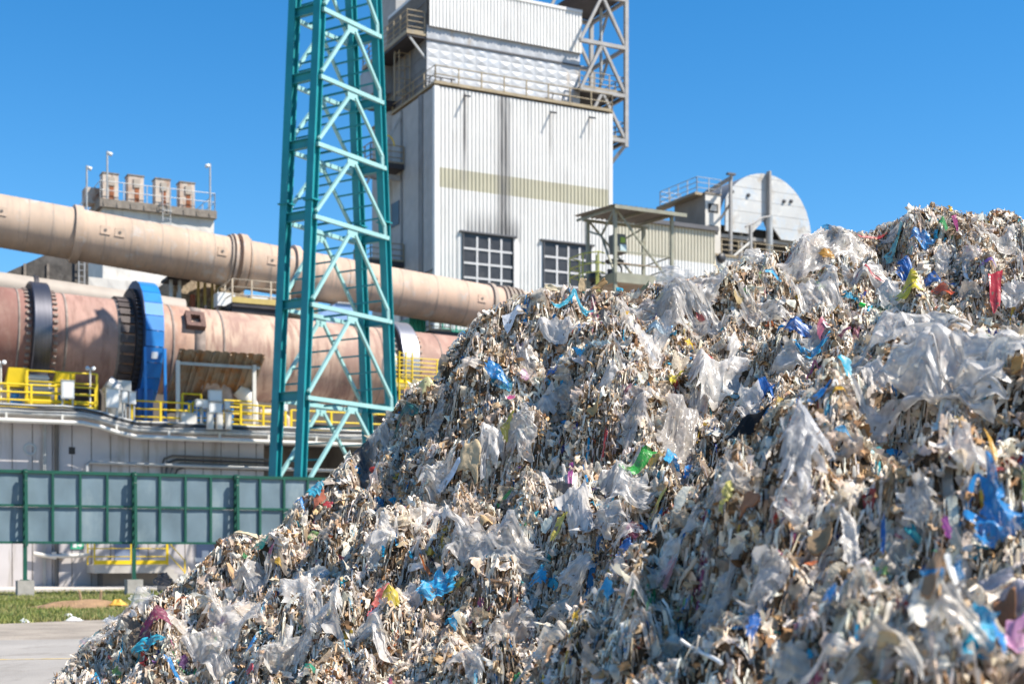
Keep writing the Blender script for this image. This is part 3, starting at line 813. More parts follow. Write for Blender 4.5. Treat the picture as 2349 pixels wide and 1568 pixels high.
# lamp posts on the deck
def deck_lamp(u, t, z, h, label):
    o = thing('deck_lamp', label, 'lamp', fp(u, t, z), TH, 'lamp posts on the kiln deck')
    p = fp(u, t, z)
    MB().tube([p, p + Vector((0, 0, h))], .045, 8).build('pole', m_pipew, o)
    for sg_ in (-1, 1):
        c_ = p + Vector((DX, DY, 0)) * .13 * sg_ + Vector((0, 0, h))
        MB().lathe(c_ + Vector((-NX, -NY, 0)) * .1, (NX, NY, -.3), [(0, .02), (0, .10), (.14, .07), (.17, .02)], 14).build('lamp_head', m_white, o)
deck_lamp(2, -.5, zL, 2.0, 'white twin headed deck lamp at the end of the left yellow railing')
deck_lamp(207, -.55, zL, 1.95, 'white twin headed deck lamp beside the grey elbow duct')
# elbow duct
el = thing('elbow_duct', 'grey ribbed elbow duct standing beside the blue gear hood', 'duct', fp(255, .6, zR + .3))
p = fp(262, .6, 0)
pts, rr = [], []
sE_, zE0 = FS(264, 915, .6); zE1 = FS(252, 872, .6)[1]
for k in range(9):
    a_ = k / 8 * R(62)
    pts.append(L(sE_ - .75 + .75 * math.cos(a_), .6, zE0 + (zE1 - zE0) * math.sin(a_) * .95)); rr.append(.47 - .008 * k)
MB().tube([L(sE_, .6, zR + .2)] + pts, [.48] + rr, 20).build('duct_bend', m_galv, el)
for k in (1, 4):
    MB().tube([pts[k] + (pts[k + 1] - pts[k]) * .2, pts[k] + (pts[k + 1] - pts[k]) * .6], rr[k] + .03, 20).build('duct_collar', m_pipew, el)
s_ = FS(278, 880, .9)[0]; MB().fbox(s_ - .55, s_ + .5, 1.0, 1.25, zR + 1.1, zR + 2.2).build('back_plate', m_galv, el)

# electrical cabinets on the deck edge
def cabinet(u, v, w_, h_, t, z, label, mt_=None, legs=True):
    s_, zc = FS(u, v, t)
    o = thing('cabinet', label, 'cabinet', L(s_, t, z), TH, 'electrical cabinets on the kiln deck')
    d_ = .3
    MB().fbox(s_ - w_ / 2, s_ + w_ / 2, t - d_ / 2, t + d_ / 2, zc - h_ / 2, zc + h_ / 2).build('box', mt_ or m_white, o)
    MB().fbox(s_ - w_ / 2 + .05, s_ + w_ / 2 - .05, t - d_ / 2 - .02, t - d_ / 2 - .001, zc - h_ / 2 + .05, zc + h_ / 2 - .05).build('door', mt_ or m_white, o)
    MB().fbox(s_ - w_ / 2 - .03, s_ + w_ / 2 + .03, t - d_ / 2 - .04, t + d_ / 2 + .02, zc + h_ / 2, zc + h_ / 2 + .03).build('rain_cap', m_galv, o)
    if legs and zc - h_ / 2 > z + .05:
        m = MB()
        for q in (-1, 1): m.beam(L(s_ + q * (w_ / 2 - .05), t, z), L(s_ + q * (w_ / 2 - .05), t, zc - h_ / 2), .06, .06)
        m.build('stand', m_galv, o)
cabinet(155, 894, .55, .8, -.85, zL, 'white cabinet on a stand outside the left yellow railing')
cabinet(257, 914, .55, .85, -.85, zR - .1, 'large white cabinet in front of the grey elbow duct')
cabinet(285, 910, .24, .55, -.8, zR, 'slim white cabinet right beside the large white cabinet')
cabinet(303, 913, .3, .55, -.8, zR, 'small white cabinet on the corner post of the hood railing')
cabinet(493, 908, .6, .5, -.8, zR, 'upper white cabinet of the pair right of the canopy middle')
cabinet(493, 936, .6, .5, -.95, zR, 'lower white cabinet of the pair right of the canopy middle', legs=False)
cabinet(456, 925, .3, .32, -.8, zR, 'small white box left of the paired white cabinets')
cabinet(470, 927, .3, .36, -.82, zR, 'small white box touching the paired white cabinets')
cabinet(520, 930, .26, .38, -.8, zR, 'small white box right of the paired white cabinets')
for k, (u, w_) in enumerate(((482, 'first from the canopy post side'), (503, 'in the middle'), (524, 'nearest the teal tower'))):
    cabinet(u, 966, .27, .75, -1.45, zR - .3, 'pale junction cabinet hung on the deck edge, ' + w_, m_pipew, False)
cabinet(647, 925, .5, .75, -.5, zR, 'white cabinet between the two front legs of the teal tower')
cabinet(432, 960, .7, .5, -.75, zR, 'low cream cabinet behind the canopy post foot', m_pipew, False)
# deck machinery under the canopy
dm = thing('drive_motor', 'blue drive motor on a pale skid under the rusty canopy', 'motor', fp(470, 1.8, zR))
s_ = FS(455, 930, 1.8)[0]
MB().fbox(s_ - 1.3, s_ + 1.9, 1.4, 2.8, zR, zR + .35).build('skid', m_pipew, dm)
MB().lathe(L(s_ - .6, 2.1, zR + .95), (DX, DY, 0), [(0, .05), (0, .5), (.2, .58), (1.1, .58), (1.2, .5), (1.6, .3), (1.6, .05)], 28).build('motor_body', m_blue, dm)
MB().fbox(s_ + 1.0, s_ + 1.7, 1.55, 2.6, zR + .351, zR + 1.5).build('gearbox', m_blue, dm)
fd = thing('fan_duct', 'rust stained elbow duct curving out under the canopy', 'duct', fp(500, 1.6, zR))
c0 = L(FS(480, 890, 2.4)[0], 2.4, zR + 2.45)
s_ = FS(482, 890, 2.0)[0]
pts = [L(s_ - .5, 2.0, zR + 2.5)] + [L(s_ - .1 + .85 * math.sin(R(a_)), 2.0, zR + 1.65 + .85 * math.cos(R(a_))) for a_ in (5, 25, 45, 65, 85)] + [L(s_ + .75, 2.0, zR + .9)]
MB().tube(pts, [.48, .48, .47, .46, .44, .42, .4], 20).build('duct_bend', mat('stained_duct', (.42, .33, .28), .6, var=.3, scale=2, dirt=((.24, .09, .07), .45, 1.6, (1, 1, 1))), fd)
pts2 = [L(s_ + 1.35, 1.9, zR + 2.2), L(s_ + 1.75, 1.9, zR + 1.9), L(s_ + 2.0, 1.9, zR + 1.4), L(s_ + 2.05, 1.9, zR + .4)]
MB().tube(pts2, [.36, .42, .42, .36], 18).build('intake_pipe', m_pipew, fd)
MB().tube([L(s_ + 2.3, 1.2, zR + .95), L(s_ + 3.2, 1.2, zR + 1.05), L(s_ + 3.7, 1.2, zR + .75), L(s_ + 3.75, 1.2, zR)], .2, 12).build('return_pipe', mat('cream_pipe', (.6, .47, .36), .6), fd)

# rusty canopy over the drive
m_rusty = mat('rusty_sheet', (.27, .225, .17), .8, var=.3, scale=1.2, dirt=(((.27, .12, .035), .62, 1.3, (1, 1, 1)), ((.10, .075, .05), .3, 3, (1, 1, 1))))
cp = thing('drive_canopy', 'rust stained sheet canopy tilted over the drive on two pale posts', 'canopy', fp(495, .3, zR))
tf, tb = -.3, 3.4
sA, zA = FS(412, 793, tf); sB, zB = FS(608, 805, tf)
zA -= .12; zB = zA
zlow = zA - 2.7
MB().corr(L(sA, tf, zA), (DX, DY, 0), sB - sA, L(0, tb, zlow) - L(0, tf, zA), (L(0, tb, zlow) - L(0, tf, zA)).length, L(0, 1, 2.0) - L(0, 0, 0), .42, .05).build('roof_sheet', m_rusty, cp)
m = MB()
for k in range(6):
    s_ = sA + .05 + (sB - sA - .1) * k / 5
    m.beam(L(s_, tf + .05, zA - .12), L(s_, tb - .05, zlow - .08), .09, .14)
m.build('rafter', m_rusty, cp)
MB().beam(L(sA + .1, tf + .55, zA - .62), L(sB - .1, tf + .55, zA - .62), .12, .14).build('purlin', m_galv, cp)
m_sill = None
for s_ in (FS(408, 900, tf + .5)[0], FS(583, 900, tf + .5)[0]):
    MB().beam(L(s_, tf + .5, zR), L(s_, tf + .5, zA - .5), .17, .17).build('post', m_pipew, cp)

# right hand walkway by the second riding ring, with caged ladder
wy = thing('ring_walkway', 'yellow caged walkway beside the right riding ring behind the teal tower', 'walkway', fp(960, -.2, zR))
zw = FS(950, 880, -.3)[1]
MB().add([], []).fbox(FS(905, 880, -.3)[0], FS(1060, 880, -.3)[0], -.4, 1.2, zw - .2, zw).build('deck', m_yelgrey, wy)
rail_run([fp(905, -.35, zw), fp(945, -.35, zw), fp(1060, -.35, zw)], 1.3, m_yellow, wy, 6, 1.2, .03, toe=m_yellow)
for u in (916, 931, 946):
    p = fp(u, -.4, zR); MB().tube([p, Vector((p.x, p.y, zw + 1.6))], .04, 6).build('ladder_rail', m_yellow, wy)
m = MB()
for k in range(14):
    z = zR + .3 + .3 * k
    if z < zw + 1.6: m.beam(fp(916, -.42, z), fp(946, -.42, z), .03, .03)
m.build('ladder_cage', m_yellow, wy)
gw = thing('drive_sprocket', 'round cream guard wheel beside the right riding ring', 'wheel', fp(883, 1.4, zR + 1))
c_ = fp(888, 1.4, 0); c_.z = FS(888, 835, 1.4)[1]
MB().lathe(c_, (DX, DY, 0), [(0, .5), (0, .75), (.25, .75), (.25, .5)], 32, False, True).build('rim', m_pipew, gw)
MB().beam(Vector((c_.x, c_.y, zR)), c_ - Vector((0, 0, .6)), .25, .25).build('pedestal', m_galv, gw)

# ================================================================== things between kiln and duct
m_beige = mat('beige_pipe_paint', (.38, .325, .27), .6, var=.12, dirt=((.35, .3, .25), .3, 2, (1, 1, 1)))
bp_ = thing('beige_pipe', 'beige pipe running behind the kiln at the left edge', 'pipe', fp(100, 8.2, 10))
p0 = fp(-200, 8.2, 0); p0.z = FS(-200, 630, 8.2)[1]; p1 = fp(420, 8.2, 0); p1.z = FS(420, 718, 8.2)[1]
MB().tube([p0, p1], .75, 28).build('pipe_shell', m_beige, bp_)
q = p0.lerp(p1, .43); dd = (p1 - p0).normalized()
MB().tube([q - dd * .1, q + dd * .1], .83, 28).build('pipe_flange', m_dst, bp_)

ww = thing('duct_walkway', 'cream railed walkway with dark underside below the beige duct', 'walkway', fp(590, 9.5, 8))
t0_, t1_ = 8.6, 12.8
sA, zW = FS(533, 692, t0_); sB = FS(665, 692, t0_)[0]
MB().fbox(sA, sB, t0_, t1_, zW - .25, zW).build('deck', m_dst, ww)
MB().fbox(sA, sB, t0_ - .04, t0_ - .01, zW - .02, zW + .28).build('kick_plate', m_yelgrey, ww)
rail_run([fp(500, t1_ - 1, zW), L(sA, t0_, zW), L(sB, t0_, zW)], 1.25, mat('cream_rail', (.55, .46, .34), .6), ww, 3, 1.3, .035)
m = MB()
for k in range(6):
    a_ = sA - 1.4 + (sB - sA) * k / 5; m.beam(L(a_, t0_ + .3, zW - .35), L(a_ + .9, t1_ - .3, zW - .9), .12, .2)
m.beam(L(sA, t0_ + .2, zW - .4), L(sB, t0_ + .2, zW - .4), .15, .25)
m.build('underside_frame', m_dst, ww)
MB().beam(fp(568, t0_ + .5, 8), fp(568, t0_ + .5, zW - .25), .26, .26).build('column', m_pipew, ww)
m = MB()
for u in (515, 590):
    s_ = FS(u, 690, 10.5)[0]; m.fbox(s_ - .5, s_ + .5, 10.1, 10.9, zW, zW + .75)
m.build('duct_saddle', m_white, ww)

br = thing('rubble_building', 'tan rubble walled building behind the blue gear hood', 'building', fp(450, 14.5, 0))
s0_, z0_ = FS(398, 634, 14); s1_, _ = FS(560, 634, 14)
m_rubble = mat('rubble_wall', (.40, .325, .235), .95, var=.5, scale=5, dirt=(((.16, .115, .075), .5, 5.5, (1, 1, 1)), ((.1, .07, .05), .3, 1.5, (1, 1, 1))), bump=.6, bscale=7)
MB().fbox(s0_, s1_, 14, 20, 0, z0_).fbox(s1_, FS(730, 690, 14)[0], 14, 18, 0, FS(600, 682, 14)[1]).build('wall', m_rubble, br)
m = MB()
for u in (455, 470, 487, 497, 503):
    s_ = FS(u, 700, 13.6)[0]; m.beam(L(s_, 13.6, 8), L(s_, 13.6, z0_ - .2), .14, .14)
m.build('pipe_stack', m_yelgrey, br)
MB().fbox(FS(438, 700, 13.7)[0], FS(446, 700, 13.7)[0], 13.55, 13.95, 10, FS(440, 676, 13.7)[1]).build('red_tank', mat('tank_red', (.35, .1, .05), .6), br)
s_, z_ = FS(410, 642, 13.2); s2, _ = FS(426, 642, 13.2)
MB().fbox(FS(378, 640, 13)[0], FS(432, 640, 13)[0], 12.4, 13.95, z_ - .15, z_).build('balcony', m_dst, br)
rm = MB(); rail_mesh(rm, [fp(378, 12.45, z_), fp(432, 12.45, z_)], 1.1, 3, 1.0, .03); rm.build('balcony_rail', m_pipew, br)
m = MB()
for u in (392, 412): m.beam(fp(u, 12.6, 8), fp(u, 12.6, z_ - .15), .16, .16)
m.beam(fp(392, 12.6, z_ - 3), fp(412, 12.6, z_ - .5), .12, .12)
m.build('balcony_post', m_galv, br)

bh = thing('blue_housing', 'pale blue steel housing glimpsed between kiln and duct inside the teal tower', 'housing', fp(770, 9, 8))
s0_, z0_ = FS(726, 742, 8.7); s1_, z1_ = FS(815, 699, 8.7)
MB().prism([L(s0_, 8.7, z0_ - 2), L(s1_, 8.7, z0_ - 2), L(s1_, 8.7, z1_), L(s0_ + 1.2, 8.7, z1_), L(s0_, 8.7, z0_ + .4)], Vector((NX, NY, 0)) * 2).build('casing', mat('pale_blue_paint', (.25, .40, .66), .5, var=.15), bh)
MB().fbox(s0_ + 1.2, s1_ + .1, 8.6, 10.75, z1_, z1_ + .08).build('cover_plate', m_galv, bh)

# ================================================================== far left: white panel building, dark shed
m_wpanel = mat('weathered_white_panel', (.62, .59, .54), .7, var=.15, scale=.8, dirt=(((.40, .33, .26), .40, 1.5, (1, 1, .3)), ((.5, .55, .6), .3, 1.0, (1, 1, 1))))
m_vent = mat('rust_stained_white', (.54, .46, .39), .7, var=.15, dirt=(((.34, .17, .09), .55, 1.6, (1, 1, .35)), ((.2, .11, .07), .45, 2.4, (1, 1, .5))))
m_wconc = mat('weathered_roof_concrete', (.25, .215, .18), .95, var=.35, scale=3, dirt=((.1, .085, .07), .4, 2, (1, 1, 1)))
def quilt(m, s0_, s1_, t, z0_, z1_, n, k, h):
    for i in range(n):
        for j in range(k):
            a, b = s0_ + (s1_ - s0_) * i / n, s0_ + (s1_ - s0_) * (i + 1) / n
            c, d = z0_ + (z1_ - z0_) * j / k, z0_ + (z1_ - z0_) * (j + 1) / k
            hh = h * rng.uniform(.55, 1.2)
            m.add([L(a, t, c), L(b, t, c), L(b, t, d), L(a, t, d), L((a + b) / 2 + rng.normal(0, .05), t - hh, (c + d) / 2)], [(0, 1, 4), (1, 2, 4), (2, 3, 4), (3, 0, 4)])
    return m
TL = 25.0
vb = thing('panel_building', 'white panelled building behind the duct with four rusty vents on its roof', 'building', fp(360, TL + 3, 0))
sA, zA = FS(236, 476, TL); sB, _ = FS(491, 480, TL)
MB().fbox(sA, sB, TL + .02, TL + 7.5, 0, zA).build('wall', m_wpanel, vb)
quilt(MB(), sA, sB, TL, zA - 9.0, zA, 6, 7, .05).build('wall_panel', m_wpanel, vb)
sA2 = FS(203, 650, TL - .6)[0]
quilt(MB().fbox(sA2, sB, TL - .6, TL - .05, 0, zA - 4.6), sA2, sB, TL - .61, zA - 9.0, zA - 4.6, 7, 3, .05).build('lower_wall', m_wpanel, vb)
MB().fbox(sA - .25, sB + .1, TL - .35, TL + 7.8, zA, zA + .5).build('roof_slab', m_wconc, vb)
m = MB()
for s_ in np.arange(sA, sB, .85): MB().fbox(s_ - .04, s_ + .04, TL - .40, TL - .351, zA + .1, zA + .35).build('roof_bracket', m_wconc, vb)
MB().fbox(sB + .02, sB + 1.1, TL + 1, TL + 5, 0, zA - 1.9).build('side_block', m_wpanel, vb)
for i, (u0, u1, vt) in enumerate(((236, 272, 397), (294, 330, 402), (357, 391, 410), (413, 447, 418))):
    s0_, zt_ = FS(u0, vt, TL + .3); s1_, _ = FS(u1, vt, TL + .3)
    vv = MB()
    vv.fbox(s0_, s1_, TL + .3, TL + 1.2, zA + .5, zt_)
    vo = vv.build('vent_stack', m_vent, vb)
    m = MB(); w_ = s1_ - s0_
    m.fbox(s0_ + w_ * .35, s1_ - w_ * .25, TL + .22, TL + .299, zt_ - .75, zt_ - .2)
    m.build('vent_hood', m_beige, vo)
    MB().fbox(s0_ + w_ * .42, s1_ - w_ * .3, TL + .27, TL + .298, zA + .55, zt_ - .78).build('vent_slot', mat('rust', (.28, .1, .045), .9, var=.4), vo)
    MB().fbox(s0_ - .04, s1_ + .04, TL + .26, TL + 1.25, zt_, zt_ + .08).build('vent_lid', m_wconc, vo)
s0_, z0_ = FS(205, 432, TL + 1.5); MB().fbox(s0_ - .3, s0_ + 1.1, TL + 1.2, TL + 2.4, zA + .5, z0_).build('rust_box', m_vent, vb)
rm = MB(); rail_mesh(rm, [L(sA - .2, TL + 7, zA + .5), L(sA - .2, TL - .2, zA + .5), L(sB, TL - .2, zA + .5), L(sB, TL + 6, zA + .5)], 1.15, 2, 1.6, .03); rm.build('roof_rail', m_galv, vb)
for j, (u, vt, sgn) in enumerate(((199, 380, 1), (246, 347, 1), (482, 376, -1))):
    s_, zt_ = FS(u, vt, TL - .2)
    o = thing('roof_lamp', ('slender lamp pole at the left end of the vented roof, shortest of the three', 'tallest slender lamp pole rising in front of the first rusty vent', 'slender lamp pole at the right end of the vented roof')[j], 'lamp', L(s_, TL - .2, zA + .5), TH, 'lamp poles on the vented roof')
    zb_ = zA + .5 if j else zA - .9
    MB().tube([L(s_, TL - .2, zb_), L(s_, TL - .2, zt_)], .06, 8).build('pole', m_galv, o)
    MB().lathe(L(s_ + .05 * sgn, TL - .2, zt_ - .1), (DX * sgn, DY * sgn, -.4), [(0, .02), (0, .1), (.26, .13), (.28, .02)], 12).build('lamp_head', m_white, o)
# caged ladder on the white building
s_, z_ = FS(382, 470, TL - .5)
m = MB()
for a_ in (-.25, .25): m.beam(L(s_ + a_, TL - .55, zA - 2.6), L(s_ + a_, TL - .55, zA + 1.6), .05, .05)
for k in range(12): m.beam(L(s_ - .25, TL - .55, zA - 2.5 + .3 * k), L(s_ + .25, TL - .55, zA - 2.5 + .3 * k), .03, .03)
for k in range(3): m.tube([L(s_ - .3, TL - .5, zA - 2 + k), L(s_ - .25, TL - .95, zA - 2 + k), L(s_ + .25, TL - .95, zA - 2 + k), L(s_ + .3, TL - .5, zA - 2 + k)], .03, 5)
m.build('ladder', m_galv, vb)

ds = thing('dark_shed', 'dark weathered gabled shed under the left end of the duct', 'shed', fp(90, 21, 0))
TS = 19.0
prof = [(-260, 690), (0, 632), (118, 578), (203, 560), (203, 700)]
pts = [FS(u, v, TS) for u, v in prof]
pl = [L(pts[0][0], TS, 0)] + [L(s_, TS, z_) for s_, z_ in pts[:-1]] + [L(pts[-1][0], TS, 0)]
m_sooty = mat('sooty_wall', (.115, .105, .095), .95, var=.5, scale=1.5, dirt=(((.035, .033, .03), .5, 1.6, (1, 1, 1)), ((.27, .25, .22), .3, 1.1, (1, 1, .4))), bump=.4, bscale=4)
MB().prism(pl, Vector((NX, NY, 0)) * 4.9).build('wall', m_sooty, ds)
m = MB()
for u in (181, 194): m.beam(fp(u, TS - .25, 9), Vector(L(FS(u, 560, TS - .25)[0], TS - .25, FS(u, 575, TS - .25)[1])), .08, .08)
for k in range(20):
    z = 12 + .35 * k; m.beam(fp(181, TS - .25, z), fp(194, TS - .25, z), .04, .04)
m.build('ladder', m_galv, ds)
m = MB()
for u in (57, 110):
    s_ = FS(u, 600, TS - .05)[0]; m.fbox(s_ - .07, s_ + .07, TS - .1, TS - .001, 9, FS(u, 605, TS)[1])
m.build('wall_strip', m_wconc, ds)
m_yelgrey = mat('faded_rail_paint', (.31, .245, .15), .6, var=.25, dirt=((.3, .26, .22), .45, 4, (1, 1, 1)))
# ================================================================== main process building
TB = 19.6
sA, zT = FS(998, 196, TB)
sB = FS(1404, 260, TB)[0]
_sc = (sA + sB) / 2
def SX(u, v): s_, z_ = FS(u, v, TB); return s_ - _sc, z_
SOOT, GREY_ = (.07, .065, .065), (.16, .15, .145)
ST = []
for (u, wd, v0, v1, zf, k, c_) in ((1156, .46, 215, 520, 2.0, .85, SOOT), (1156, .85, 230, 530, 1.5, .42, GREY_), (1066, .16, 213, 300, 3.0, .8, SOOT), (1066, .3, 260, 400, 2.0, .35, GREY_), (1263, .14, 252, 310, 2.5, .55, SOOT), (1352, .12, 264, 300, 1.5, .4, SOOT),
                               (1214, .2, 236, 260, 2.5, .35, GREY_), (1040, .1, 300, 420, 2, .3, GREY_), (1300, .1, 380, 520, 2, .25, GREY_), (1340, .15, 400, 560, 2, .25, GREY_)):
    x_, z1_ = SX(u, v0); _, z0_ = SX(u, v1); ST.append((x_, wd, z0_, z1_, zf, k, c_))
x_, z0_ = SX(1125, 540); _, z1_ = SX(1125, 468); ST.append((x_, 2.6, z0_ - .3, z1_, -2.0, .58, SOOT))
x_, z0_ = SX(1172, 540); _, z1_ = SX(1172, 490); ST.append((x_, 1.0, z0_ - .3, z1_, -1.2, .5, SOOT))
m_siding = mat('white_siding', (.67, .655, .625), .5, var=.06, scale=.5, dirt=(((.42, .40, .39), .28, .9, (1, 1, .05)), ((.30, .28, .27), .16, .7, (1.2, 1, .04)), ((.52, .50, .47), .36, 3, (1, 1, .1))), streaks=ST)
m_stripe = mat('olive_siding', (.46, .43, .315), .5, var=.08, scale=.5, dirt=(((.2, .18, .13), .28, .9, (1, 1, .05)), ((.36, .33, .24), .3, 3, (1, 1, .12))), streaks=ST)
m_hsiding = mat('hall_siding', (.70, .69, .665), .5, var=.06, scale=.5, dirt=(((.42, .40, .39), .28, .9, (1, 1, .05)), ((.52, .50, .47), .36, 3, (1, 1, .1))))
m_hstripe = mat('hall_olive_siding', (.50, .465, .365), .5, var=.08, scale=.5, dirt=(((.2, .18, .13), .28, .9, (1, 1, .05)), ((.36, .33, .24), .3, 3, (1, 1, .12))))
m_trim = mat('edge_trim', (.66, .65, .63), .5, var=.06)
m_stain = mat('soot_stained_siding', (.24, .22, .22), .65, var=.35, scale=2.2, stretch=(3, 1, .12), dirt=((.10, .09, .09), .35, 1.4, (3, 1, .08)))
m_quilt = mat('pressed_aluminium', (.44, .45, .47), .5, metal=.1, var=.14, scale=.7, dirt=(((.40, .33, .26), .36, 1.1, (1, 1, .4)), ((.28, .25, .23), .18, 1.6, (1, 1, .2)), ((.38, .43, .50), .42, .9, (1, 1, 1))))
m_roofdark = mat('dark_roof_edge', (.10, .10, .11), .7)
m_glass = mat('dusty_dark_glass', (.045, .045, .05), .35, var=.35, scale=1.3, spec=.4, dirt=((.085, .08, .078), .4, 1.2, (1, 1, 1)))
m_frame = mat('pale_steel_frame', (.55, .54, .54), .6, var=.1)
FR = Vector((-NX, -NY, 0))          # facing the viewer
UZ = Vector((0, 0, 1)); AL = Vector((DX, DY, 0))
hb = thing('process_building', 'tall white corrugated process building with olive band and soot streak', 'building', L((sA + sB) / 2, TB + 5, 0))
dep = 11.5
MB().fbox(sA + .06, sB - .06, TB + .1, TB + dep, 0, zT - .05).build('core', m_dconc, hb)
zs1, zs0 = FS(1006, 383, TB)[1], FS(1006, 428, TB)[1]
sS0, sS1 = sA + .32, sB - .3
m = MB()
m.corr(L(sA + .2, TB, 0), AL, sB - sA - .35, UZ, zs0, FR, .285, .06)
m.corr(L(sA + .2, TB, zs1), AL, sB - sA - .35, UZ, zT - zs1, FR, .285, .06)
m.build('siding', m_siding, hb)
MB().corr(L(sA + .2, TB, zs0), AL, sB - sA - .35, UZ, zs1 - zs0, FR, .285, .06).build('olive_band', m_stripe, hb)
m = MB(); m.fbox(sA - .05, sA + .3, TB - .04, TB + .3, 0, zT); m.fbox(sB - .28, sB + .03, TB - .04, TB + .3, 0, zT)
m.build('corner_trim', m_trim, hb)
# left side wall
BK = Vector((NX, NY, 0))
MB().corr(L(sA, TB + .2, 0), BK, dep - .2, UZ, zT - .02, -AL, .30, .05).build('side_siding', mat('shade_grey_siding', (.40, .395, .39), .6, var=.1, dirt=((.2, .19, .19), .3, .8, (1, 1, .06))), hb)  # side face lies in shade; that shade is put into this darker grey
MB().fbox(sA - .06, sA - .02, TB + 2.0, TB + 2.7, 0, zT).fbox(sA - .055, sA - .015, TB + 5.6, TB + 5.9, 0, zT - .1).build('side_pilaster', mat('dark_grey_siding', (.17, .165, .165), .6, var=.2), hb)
MB().fbox(sA - .1, sB + .05, TB - .1, TB + dep + .2, zT + .12, zT + .22).build('roof_deck', m_yelgrey, hb)
def sbox(u_t0, u_t1, z0_, z1_, name, mt_, d=.05):
    return MB().fbox(sA - d, sA + .02, TB + u_t0, TB + u_t1, z0_, z1_).build(name, mt_, hb)
for z0_, z1_, t0_, t1_ in ((19.5, 22.0, 5.9, 7.6), (24.9, 26.6, 6.2, 8.0), (14.3, 16.6, 6.0, 7.7), (11.0, 13.2, 6.3, 7.8)):
    sbox(t0_, t1_, z0_, z1_, 'side_window', m_glass)
sbox(6.0, 7.8, 17.0, 19.1, 'side_shutter', m_pipew, .08)
for z_ in (20.6, 16.9): sbox(0.2, 7.8, z_, z_ + .08, 'side_ledge', m_roofdark, .07)
# windows in the front
for (u0, u1, v0, v1, hid) in ((1062, 1175, 533, 652, 0), (1247, 1353, 553, 672, 0)):
    s0_, z1_ = FS(u0, v0, TB); s1_, _ = FS(u1, v0, TB)
    z0_ = z1_ - 4.0
    wd = MB().fbox(s0_, s1_, TB - .035, TB + .09, z0_, z1_).build('window', m_glass, hb)
    m = MB()
    for k in range(1, 4): s_ = s0_ + (s1_ - s0_) * (.01 + .245 * k + .02); m.fbox(s_ - .07, s_ + .07, TB - .09, TB - .036, z0_, z1_ - .2)
    for k in range(1, 4): z_ = z0_ + (z1_ - z0_) * k / 4 * .98; m.fbox(s0_, s1_, TB - .095, TB - .04, z_ - .07, z_ + .07)
    m.build('window_frame', m_frame, wd)
    m = MB(); m.fbox(s0_ - .06, s0_, TB - .16, TB + .05, z0_, z1_); m.fbox(s1_, s1_ + .06, TB - .16, TB + .05, z0_, z1_)
    m.fbox(s0_ - .3, s1_ + .3, TB - .22, TB + .05, z1_, z1_ + .1); m.build('window_surround', m_roofdark, wd)
    m = MB(); m.fbox(s0_ - .36, s0_ - .08, TB - .03, TB + .02, z0_, z1_ - .02); m.fbox(s1_ + .08, s1_ + .42, TB - .03, TB + .02, z0_, z1_ - .02); m.build('window_jamb', m_trim, wd)
# rain spouts
m_spout = m_roofdark
for u, v in ((1066, 213), (1263, 251), (1352, 263)):
    s_, z_ = FS(u, v, TB); MB().tube([L(s_, TB - .02, z_ - .2), L(s_ + .05, TB - .75, z_ - .45)], .07, 6).build('rain_spout', m_spout, hb)
# roof edge railing
rm = MB(); rail_mesh(rm, [L(sA, TB + 7.5, zT + .22), L(sA + .02, TB, zT + .22), L(sB, TB, zT + .22), L(sB, TB + 6, zT + .22)], 1.15, 2, 1.75, .04, toe=True); rm.build('roof_rail', m_yelgrey, hb)
m_steel = mat('weathered_steel', (.33, .32, .31), .6, var=.2, dirt=((.2, .15, .11), .25, 3, (1, 1, 1)))

# ---------- upper tower
TU = TB + 1.9
ub = thing('upper_tower', 'upper tower of pressed metal panels with corrugated top above the white building', 'tower', L((sA + sB) / 2, TU + 4, zT))
sU0, zU1 = FS(979, 60, TU); sU1 = FS(1330, 100, TU)[0]
zq = FS(979, 56, TU)[1]
zTop = FS(1330, 30, TU - .25)[1]
dU = 7.0
MB().fbox(sU0 + .02, sU1 - .02, TU + .05, TU + dU, zT + .23, zTop - .1).build('core', m_dconc, ub)
quilt(MB(), sU0, sU1, TU, zT + .23, zq - 1.05, 13, 6, .05).build('quilted_panels', m_quilt, ub)
quilt(MB(), sU0, sU1, TU, zq - .95, zq, 13, 1, .05).build('quilted_strip', m_quilt, ub)
MB().fbox(sU0 - .05, sU1 + .05, TU - .1, TU + .1, zq - 1.05, zq - .95).build('ledge', m_roofdark, ub)
MB().corr(L(sU0 + .1, TU - .25, zq - .15), AL, sU1 - sU0 - .1, UZ, zTop - zq + .15, FR, .26, .06).build('top_siding', m_hsiding, ub)
MB().fbox(sU0 + .08, sU1 + .05, TU - .3, TU + dU + .2, zTop, zTop + .2).build('roof_edge', m_trim, ub)
MB().fbox(sU1 - .02, sU1 + .03, TU - .25, TU + dU, zq - .15, zTop).build('end_sheet', m_hsiding, ub)
m = MB(); m.fbox(sU0 - .02, sU0 + .019, TU + .03, TU + dU, zT + .23, zq - .2)
for k in range(7): m.fbox(sU0 - .05, sU0 - .02, TU + .03, TU + dU, zT + .9 + k * .9, zT + .95 + k * .9)
m.build('side_plate', mat('shade_side_plate', (.15, .15, .155), .6, var=.25, scale=1.4), ub)  # shade of the left face painted in as dark grey
MB().fbox(sU0 + .05, sU0 + .1, TU + .2, TU + dU, zq - .1, zTop).build('side_sheet', m_quilt, ub)
m = MB()
sp = FS(1148, 75, TU)[0]
